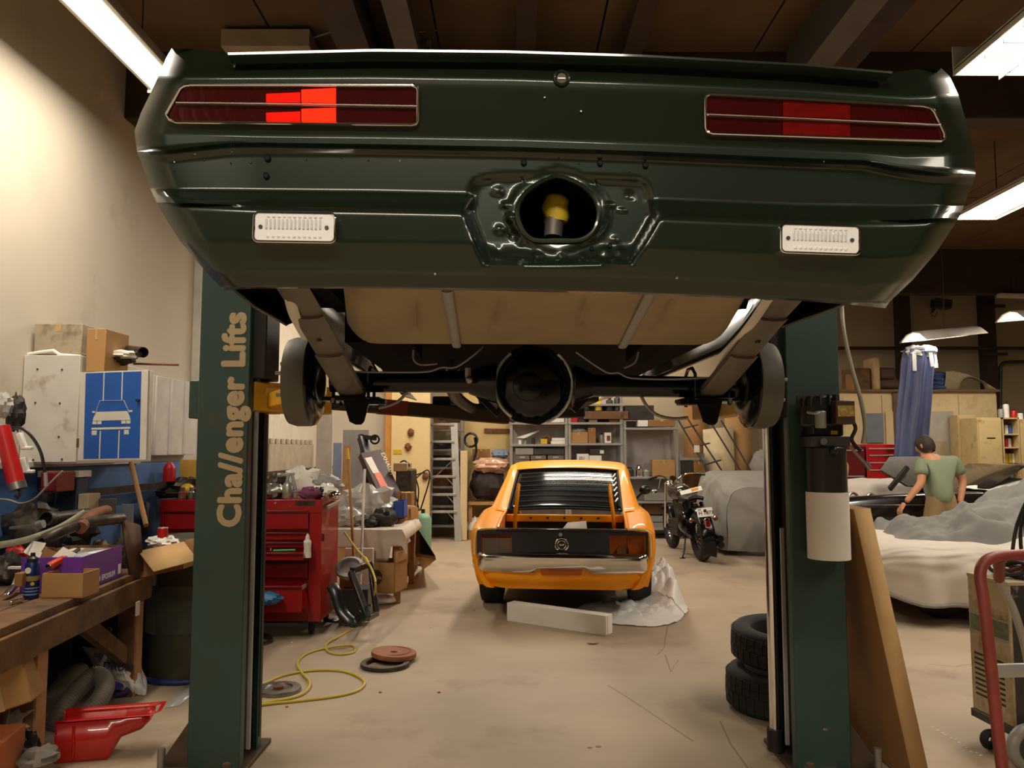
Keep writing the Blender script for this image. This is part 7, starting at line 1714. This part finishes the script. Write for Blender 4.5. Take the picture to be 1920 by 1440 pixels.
# cream climbing panel column
cpn = thing('climbing_panel', 'cream board column with bolted brown climbing holds beside the step ladder', 'panel', P(770,990,12.6)+V((0,0,-.3)))
x0, x1 = P(733,0,12.6).x, P(805,0,12.6).x
obj('board', MB().bx(x0, x1, 12.6, 12.75, 0, 2.9), mat('cream_board',(226,200,146),.65,var=.04,alt=(196,166,116),altamt=.15), cpn)
obj('edge_board', MB().bx(P(721,0,12.6).x, x0, 12.62, 12.75, 0, 2.9), mat('orange_wood',(196,134,58),.6), cpn)
for px, py in ((770,811),(765,838),(798,893)):
    obj('hold', MB().lump(P(px,py,12.57), (.05,.04,.06), .3, 3, px), M_rust, cpn)
obj('yellow_note', MB().bx(P(737,0,12.59).x, P(753,0,12.59).x, 12.59, 12.6, P(0,851,12.59).z, P(0,843,12.59).z), MC_['yellow'], cpn)
struct('wall_side', MB().bx(XL, P(721,0,12.9).x, 12.9, 13.0, 0, 2.9), M_lwall)
# step ladder
ld = thing('step_ladder', 'aluminium step ladder with wide treads standing before the far shelves', 'ladder', (-.95, 13.0, 0))
YL = 12.9
ztop = P(0,735,YL).z
lx = lambda z, s: lerp(P(804,0,YL).x, P(806,0,YL).x, z/ztop) if s < 0 else lerp(P(860,0,YL).x, P(846,0,YL).x, z/ztop)
for s in (-1,1):
    w_ = .035 if s < 0 else .11
    obj('rail', MB().bar((lx(0,s)+s*0,YL,0),(lx(ztop,s),YL+.30,ztop), w_, .04, up=(0,1,0)), M_alu, ld)
    obj('rear_rail', MB().bar((lx(0,s),YL+.36,0),(lx(ztop,s),YL+.40,ztop), .035, .04, up=(0,1,0)), M_alu, ld)
for py in (983,960,928,894,861,828,795,762):
    z = P(0,py,YL).z + .02
    if py == 983: continue
    y = YL + .30*z/ztop
    tr = obj('tread', MB().bx(lx(z,-1), lx(z,1), y-.05, y+.06, z-.04, z), M_alu, ld, bevel=.006)
    if py in (894,928,960): obj('tread_brace', MB().bar((lx(z,1),y,z-.2),(lx(z,1)-.16,y,z-.03),.02,.012), M_alu, tr)
obj('cross_strut', MB().bar((lx(.9,-1),YL+.37,.95),(lx(.9,1),YL+.37,1.35),.05,.012), M_alu, ld)
tag(obj('cream_board', MB().bx(P(863,0,12.95).x, P(876,0,12.95).x, 12.95, 13.0, 0.01, P(0,845,12.95).z), M_cream, bevel=.004), 'narrow cream board standing beside the step ladder', 'board')
hg = thing('hose_coil', 'black hose coil hanging above the cream board', 'hose', P(884,850,13.3))
obj('coil', MB().torus(P(883,825,13.3), .11, .02, 26, 8, (.3,1,0)), M_black, hg)
obj('tail', MB().tube(spl([P(890,820,13.3),P(893,845,13.3),P(888,865,13.3)],5), .02, 6), M_black, hg)
# shelving behind the ladder
def shelf(label, px0, px1, Y, pys, dep=.42, ptop=728, back=False, wire=False, post=.045):
    x0, x1 = P(px0,0,Y).x, P(px1,0,Y).x; t = thing('shelving_unit', label, 'shelf', ((x0+x1)/2, Y+dep/2, 0)); zt_ = P(0,ptop,Y).z
    for x in (x0+post/2, x1-post/2):
        for y in (Y+post/2, Y+dep-post/2): obj('upright', MB().bx(x-post/2,x+post/2,y-.008,y+.008,0,zt_), M_galv, t)
    for py in pys:
        z = P(0,py,Y).z; obj('shelf_board', MB().bx(x0+.004, x1-.004, Y+.004, Y+dep-.004, z-.035, z), M_galv, t, bevel=.003)
    if back: obj('back_panel', MB().bx(x0, x1, Y+dep-.01, Y+dep, .05, zt_), mat('shelf_back_grey',(168,162,158),.6), t)
    return t
shelf('dark shelving seen between the treads of the step ladder', 800, 868, 13.35, (985,948,912,876,842,805), .4, 740)
shelf('grey shelving unit beside the cream back wall with small parts drawers', 956, 1065, 13.2, (990,940,904,872,833,792,757), .42, 728, True)
shelf('middle grey shelving unit behind the orange car', 1066, 1169, 13.2, (990,940,904,868,831,792,757), .42, 728, True)
shelf('grey shelving unit with a bare back panel behind the motorcycle', 1170, 1273, 13.2, (990,940,894,802), .42, 788, True)
shelf('short wire shelf beside the leaning stair frame', 1274, 1322, 13.24, (990,925,859), .22, 850)
SY = 13.25
def sbox(name, label, px0, py0, px1, py1, m, cat='carton', dep=.22, Y=SY, mark=None, open_=False, **k): return carton(name, label, px0, py0, px1, py1-.4, Y, dep, m, cat, mark=mark, open_=open_, **k)
M_gbin = mat('parts_drawer_grey',(108,102,96),.5,var=.1)
sbox('storage_case', 'light grey case on top of the small parts drawers', 966, 840, 1000, 853, M_galv, 'case', tape=False)
sbox('storage_case', 'dark grey long case beside the light grey case', 1001, 841, 1058, 853, M_dsteel, 'case', tape=False)
for r_, (ya, yb_) in enumerate(((854,862),(862.5,871.5))):
    for c_, (xa, xb) in enumerate(((966,993),(995,1024),(1027,1057))):
        t = sbox('parts_bin', '%s small parts drawer, %s row on the grey shelf' % (('first','second','third')[c_], ('upper','lower')[r_]), xa, ya, xb, yb_, M_gbin, 'drawer', tape=False)
        w_ = P(xb,0,SY).x-P(xa,0,SY).x; obj('label_holder', MB().bx(-w_*.18, w_*.18, -.008, 0, .02, .05), M_alu, t, w=False)
sbox('yellow_box', 'small yellow box on the shelf above the parts drawers', 1014, 823, 1026, 833, MC_['yellow'], 'box', .12, tape=False)
tag(obj('brown_reel', MB().torus(P(1025,824,13.42), .055, .03, 20, 8, (0,1,0)), M_rust), 'round brown reel behind the small yellow box', 'reel')
sbox('white_box', 'stacked white boxes next to the brown reel, lower box', 1033, 827, 1060, 833, M_plastic_white, 'box', tape=False)
sbox('white_box', 'upper white box stacked next to the brown reel', 1035, 821, 1060, 827, M_paper, 'box', tape=False)
tag(obj('bent_sheet', MB().add([P(968,821,13.3),P(984,821,13.25),P(1011,808,13.4),P(1000,812,13.5)],[(0,1,2,3)]), M_paper, solid=.02), 'white bent sheet lying on the shelf at the cream wall side', 'sheet')
for q3, px in enumerate((975,985,1000)): can('jar', ('small white jar','squat grey jar','dark brown jar')[q3] + ' under the white bent sheet', 'jar', px, 833, 13.35, .03, .10, (M_plastic_white, M_galv, M_dark)[q3])
sbox('white_carton', 'torn white carton on the shelf beside the axle cover', 1030, 772, 1058, 792, M_paper, 'carton', tape=False)
sbox('carton', 'wide tan carton on the middle shelf unit', 1068, 810, 1102, 831, M_card)
clump('paper_heap', 'crumpled pale packing in the wide tan carton', 'packing', 1085, 809, 13.35, (.14,.08,.05), M_galv, .4, 3, 4)
sbox('carton', 'tall brown carton beside the wide tan one', 1103, 802, 1117, 831, M_card2)
sbox('white_jug', 'white jug with a brown label on the middle shelf unit', 1134, 811, 1146, 831, M_plastic_white, 'jug', .12, mark=(-.2,.35,.2,.7,M_rust), tape=False)
can('bottle', 'grey bottle behind the white labelled jug', 'bottle', 1128, 831, 13.4, .04, .16, M_galv)
t = sbox('printed_box', 'white printed box behind the orange car roof', 1082, 851, 1104, 868, M_paper, 'box', tape=False)
text('print', '251', wmat(t) @ face_mat((-.07,-.003,.05),(1,0,0),(0,0,1)), .07, M_ink, t)
sbox('printed_box', 'plain white box next to the printed one', 1105, 854, 1128, 868, M_paper, 'box', tape=False)
sbox('dark_case', 'dark case with a white tag on the plain white box', 1106, 842, 1135, 853, M_dsteel, 'case', mark=(.15,.4,.2,.8,M_paper), tape=False)
sbox('red_can', 'red fuel can on the upper middle shelf', 1070, 766, 1084, 792, M_redplas, 'can', .16, tape=False)
sbox('long_crate', 'long dark brown crate on the upper middle shelf', 1094, 771, 1178, 786, M_wood, 'crate', .3, Y=13.2, tape=False)
for q3, (px, m_, h) in enumerate(((1100,M_black,.22),(1122,MC_['yellow'],.26),(1143,M_dark,.2),(1158,M_dsteel,.24))):
    can('canister', ('black','yellow','dark brown','grey')[q3] + ' canister standing on the long dark crate', 'can', px, 770, 13.3, .06, h, m_)
for q3, (px, m_) in enumerate(((1090,M_dark),(1112,M_galv),(1150,M_rust))):
    sbox('small_box', ('dark','pale grey','rusty')[q3] + ' low box under the long dark crate', px-8, 786, px+8, 792, m_, 'box', tape=False)
sbox('white_box', 'small white box on top of the bare backed shelf unit', 1196, 788, 1215, 800, M_plastic_white, 'box', tape=False)
sbox('flat_carton', 'flat brown carton on top of the bare backed shelf unit', 1216, 787, 1266, 800, M_card2)
sbox('machine_part', 'dark machine block on top of the bare backed shelf unit', 1172, 760, 1226, 787, M_dark, 'machine', .3, tape=False)
for q3, (px, r_, h) in enumerate(((1180,.075,.16),(1199,.06,.20),(1212,.055,.13))):
    c = P(px,894,13.3); tag(obj('chrome_pot', MB().lathe([(.0005,0),(r_*.9,0),(r_,h*.3),(r_,h*.7),(r_*.6,h*.85),(r_*.6,h),(.0005,h)], 18, MX.Translation(c)), (M_dsteel,M_chrome,M_galv)[q3]), ('dull dark','bright chrome','squat grey')[q3] + ' pot beside the tan carton on the shelf behind the motorcycle', 'pot')
sbox('carton', 'tan carton on the shelf above the motorcycle', 1224, 862, 1266, 894, M_card)
sbox('grey_case', 'pale grey case on the low shelf behind the motorcycle', 1208, 924, 1268, 939, M_galv, 'case', tape=False)
tag(obj('yellow_reel', MB().cyl(P(1251,952,13.2), P(1251,952,13.3), .06, n=18).cyl(P(1251,943,13.22), P(1251,943,13.28), .035, n=14), MC_['yellow']), 'yellow round fitting on the low shelf behind the motorcycle', 'fitting')
sbox('brown_box', 'dark brown box behind the yellow round fitting', 1208, 945, 1270, 965, M_wood, 'box', Y=13.36, tape=False)
sbox('grey_bin', 'pale grey box on the lowest shelf, upper of two', 1212, 968, 1270, 979, M_galv, 'box', tape=False)
sbox('grey_bin', 'pale grey box on the lowest shelf, lower of two', 1212, 980, 1270, 990, M_galv, 'box', tape=False)
clump('rope_heap', 'dark heap of hose on the shelf between the ladder treads', 'hose', 825, 835, 13.55, (.2,.12,.08), M_dark, .4, 3, 4)
for q3, (py, m_, n_) in enumerate(((805,M_card2,'brown carton'),(876,M_dark,'dark box'),(912,M_rust,'rusty tin box'),(948,M_dsteel,'grey steel box'),(985,M_black,'black box with a bright lid'))):
    sbox('box', n_ + ' on the shelving seen through the step ladder', 808, py-22, 842, py, m_, 'box', Y=13.5, tape=False)
carton('carton', 'second brown carton behind the ladder rail on the dark shelving', 826, 900-26, 850, 911.5, 13.6, .1, M_card2, tape=False)
# cream wall bay, left of shelves
struct('trim_3', MB().bx(P(868,0,13.8).x, P(957,0,13.8).x, 13.84, 13.9, 0, 2.6), mat('cream_wall_bay',(224,194,132),.7,var=.04))
tag(obj('dark_rail', MB().bar(P(908,807,13.815), P(956,808,13.815), .05, .07), M_rust), 'short brown rail on the cream wall above the plastic wrapped heap', 'rail')
carton('carton', 'brown carton on the cream wall shelf', 886, 842, 918, 860, 13.5, .2, M_card2)
clump('blue_bag', 'pale blue bag beside the brown carton by the cream wall', 'bag', 938, 851, 13.5, (.15,.1,.08), mat('pale_blue',(140,160,190),.7), .35, 3, 6)
sbn = thing('storage_table', 'low dark stand carrying the plastic wrapped heap by the cream wall', 'stand', (P(915,0,13.2).x, 13.3, 0))
obj('top', MB().bx(P(878,0,13.1).x, P(957,0,13.1).x, 13.05, 13.75, .56, .60), M_oldwood, sbn)
for x in (P(882,0,13.1).x, P(950,0,13.1).x): obj('leg', MB().bx(x-.03,x+.03,13.1,13.16,0,.56), M_oldwood, sbn)
clump('dark_bundle', 'large dark bundle on the low stand by the cream wall', 'bundle', 915, 905, 13.4, (.30,.22,.26), M_dark, .25, 2, 4)
clump('wrapped_part', 'pinkish part wrapped in clear film on top of the dark bundle', 'wrapped part', 920, 872, 13.3, (.30,.2,.12), mat('pink_film',(214,170,140),.25,spec=.9,alt=(140,80,60),altamt=.3,altscale=4), .4, 3, 6)
clump('plastic_bag', 'pale bag slumped on the floor under the low stand', 'bag', 890, 985, 13.2, (.14,.12,.12), M_plastic_white, .35, 3, 8, floor=.003)
carton('carton', 'tan carton on the floor beneath the low stand', 905, 955, 940, 990, 13.3, .25, M_card)
# leaning doors and stair frame
tag(obj('brown_door', MB().add([P(1283,1003.5,13.5),P(1322,1003.5,13.5),P(1322,762,13.8),P(1283,762,13.8)],[(0,1,2,3)]), M_card2, solid=.04), 'brown board standing behind the leaning stair frame', 'board')
tag(obj('cream_door', MB().add([P(1325,1000,13.2),P(1382,1000,13.2),P(1374,800,13.6),P(1318,806,13.6)],[(0,1,2,3)]), mat('pale_door',(206,186,148),.7), solid=.04), 'cream door leaning behind the stair frame', 'door')
tag(obj('tan_door', MB().add([P(1366,1006.5,13.3),P(1412,1006.5,13.3),P(1409,762,13.75),P(1358,762,13.75)],[(0,1,2,3)]), M_card, solid=.04), 'tan board leaning beside the cream door', 'board')
lk = thing('stair_frame', 'grey tubular stair frame leaning on the cream door', 'stair', P(1330,900,12.4))
for (xa, ya, xb, yb_), dY in ((((1272,788),(1345,912)),0),(((1290,788),(1368,906)),0),(((1325,788),(1392,888)),0),(((1352,788),(1412,890)),0)) if False else ((((1272,788,1345,915)),0),(((1290,786,1370,908)),.0),(((1330,788,1390,885)),.3),(((1352,788,1412,890)),.3)):
    obj('rail', MB().cyl(P(xa,ya,13.35), P(xb,yb_,12.98+dY*.3), .014, n=8), M_dsteel, lk)
for t_ in (.12,.40,.66,.9):
    obj('tread', MB().bar(P(lerp(1272,1345,t_),lerp(788,915,t_),lerp(13.35,12.98,t_)), P(lerp(1290,1370,t_)+8,lerp(786,908,t_)-4,lerp(13.35,12.98,t_)), .12, .02), M_dsteel, lk)
obj('end_loop', MB().tube(spl([P(1390,885,13.07),P(1392,897,13.05),P(1383,904,13.02),P(1368,908,13.0)],5), .014, 8), M_dsteel, lk)
obj('paper_tag', MB().bx(P(1302,0,13.15).x, P(1312,0,13.15).x, 13.14, 13.15, P(0,848,13.15).z, P(0,835,13.15).z), M_paper, lk)
clump('dark_sack', 'grey sack heaped behind the covered car next to the lift post', 'sack', 1428, 880, 13.4, (.2,.2,.3), M_clothgrey, .3, 3, 3)
sbox('carton', 'dark carton under the short wire shelf', 1276, 862, 1300, 890, M_dark, tape=False, Y=13.25, dep=.18)
sbox('carton', 'brown carton at the end of the short wire shelf', 1301, 865, 1320, 890, M_card2, Y=13.25, dep=.18)
# ---------------------------------------------------------------- small things on the floor
ho = thing('air_hose', 'yellow air hose snaking over the floor from the tool chest to the lift post', 'hose', G(580,1260))
M_yh = mat('yellow_hose',(196,176,66),.5)
hp2 = [P(646,998,7.05),P(665,1025,6.75),P(684,1047,6.5),P(698,1070,6.38),P(704,1102,6.25),G(690,1149,.05),G(665,1175,.008),G(635,1194,.008),G(612,1208,.008),G(616,1222,.008),G(639,1227,.008),G(664,1222,.008),G(662,1211,.008),G(639,1211,.02),G(605,1217,.008),G(575,1226,.008),G(558,1242,.008),G(564,1259,.008),G(581,1280,.016),G(571,1299,.008),G(545,1309,.008),G(496,1318,.008),G(430,1325,.008)]
obj('hose', MB().tube(spl(hp2, 7), .0085, 8), M_yh, ho)
obj('hose', MB().tube(spl([G(440,1300,.008),G(496,1281,.008),G(534,1266,.008),G(590,1257,.008),G(646,1259,.008),G(682,1276,.008),G(672,1294,.008),G(627,1306,.008),G(552,1315,.008),G(496,1321,.008),G(430,1332,.008)], 7), .0085, 8), M_yh, ho)
obj('coupler', MB().cyl(P(684,1046,6.5), P(690,1056,6.45), .014, n=10), MC_['yellow'], ho)
rp_ = thing('brake_disc', 'rusty brown brake disc lying on top of a grey ring', 'disc', G(738,1242))
c = G(738,1238,.0)+V((.0,.0,.030))
obj('disc', MB().lathe([(.025,0),(.155,0),(.157,.006),(.157,.026),(.155,.032),(.09,.034),(.07,.03),(.045,.03),(.025,.028),(.025,0)], 44, MX.Translation(c) @ MX.Rotation(R(4),4,'Y')), mat('disc_rust',(150,96,66),.7,.2,var=.15,scale=20), rp_)
obj('groove', MB().torus(c+V((0,0,.0335)), .118, .002, 44, 6), M_rust, rp_)
rg_ = thing('clutch_ring', 'flat dark grey metal ring under the rusty disc', 'ring', G(722,1248))
obj('ring', MB().lathe([(.125,0),(.165,0),(.168,.014),(.165,.026),(.130,.026),(.125,.02),(.125,0)], 44, MX.Translation(G(722,1249,.0)+V((0,0,.002)))), M_grease, rg_)
bd2 = thing('brake_disc', 'bright steel disc lying on the floor at the foot of the lettered post', 'disc', G(528,1295))
c = G(522,1296)+V((0,0,.002))
obj('disc', MB().lathe([(.028,0),(.135,0),(.137,.012),(.132,.022),(.085,.024),(.08,.015),(.03,.013),(.028,0)], 40, MX.Translation(c)), M_steel, bd2)
obj('hub', MB().cyl(c+V((0,0,.012)), c+V((0,0,.03)), .032, n=16), M_rust, bd2)
rnd.seed(5)
for k, (x, y, m_) in enumerate(((807,1176,M_paper),(713,1299,M_redplas),(823,1299,M_redplas),(538,1326,M_redplas),(547,1206,M_paper),(848,1106,M_paper),(1300,1141,M_paper),(889,1145,M_orange))):
    tag(obj('scrap', MB().lump(G(x,y)+V((0,0,.003)), (.010,.008,.005), .3, 3, k, n=8, m=6), m_), ('white scrap on the floor before the tyres of the orange car', 'red berry sized scrap near the rusty disc', 'red scrap alone on the open floor of the bay', 'red scrap beside the yellow hose at the lettered post', 'white chip near the tool chest caster', 'white chip on the floor between cartons and orange car', 'white chip beside the bubble wrap', 'orange chip by the shadow of the orange car')[k], 'scrap')
tag(obj('dry_leaf', MB().grid(lambda u, v: G(1112,1208)+V((lerp(-.05,.05,u), lerp(-.015,.015,v)*math.sin(math.pi*u+.1), .004+.012*abs(u-.5))), 8, 3), M_rust, solid=.002), 'curled brown leaf on the floor before the white carton', 'leaf')
for k in range(12):
    x = 1748+8*k+rnd.random()*4; y = 1361+5*k+rnd.random()*4
    o = tag(obj('paint_drip', MB().ell(G(x,y)+V((0,0,.001)), (.009,.005,.0015), 8, 4), M_paper), 'small white paint drip in the trail on the floor beside the hand truck', 'paint drip', 'white paint drips beside the hand truck')
# wires under the ceiling
for k, (pts, lb_) in enumerate((([(480,108),(700,40),(960,22),(1100,18)], 'upper'), ([(760,62),(960,45),(1250,28),(1340,30)], 'middle'), ([(1400,5),(1600,14),(1800,35),(1920,48)], 'right hand'))):
    tag(obj('ceiling_wire', MB().tube(spl([P(x,y,5.7) for x, y in pts],6), .006, 6), M_alu), ('pale wire strung under the ceiling, nearest the wall', 'pale wire strung under the ceiling over the middle of the green car', 'pale wire strung under the ceiling beside the louvered lamp')[k], 'wire')
ang_ = thing('slotted_strut', 'perforated steel strut hanging from the ceiling above the green car', 'strut', P(797,60,5.8))
obj('strut', MB().bx(P(793,0,5.8).x, P(801,0,5.8).x, 5.8, 5.83, P(0,140,5.8).z, ZC), M_alu, ang_)
for k in range(14): obj('slot', MB().bx(P(795.5,0,5.8).x, P(798.5,0,5.8).x, 5.796, 5.80, ZC-.08-.04*k, ZC-.06-.04*k), M_black, ang_)
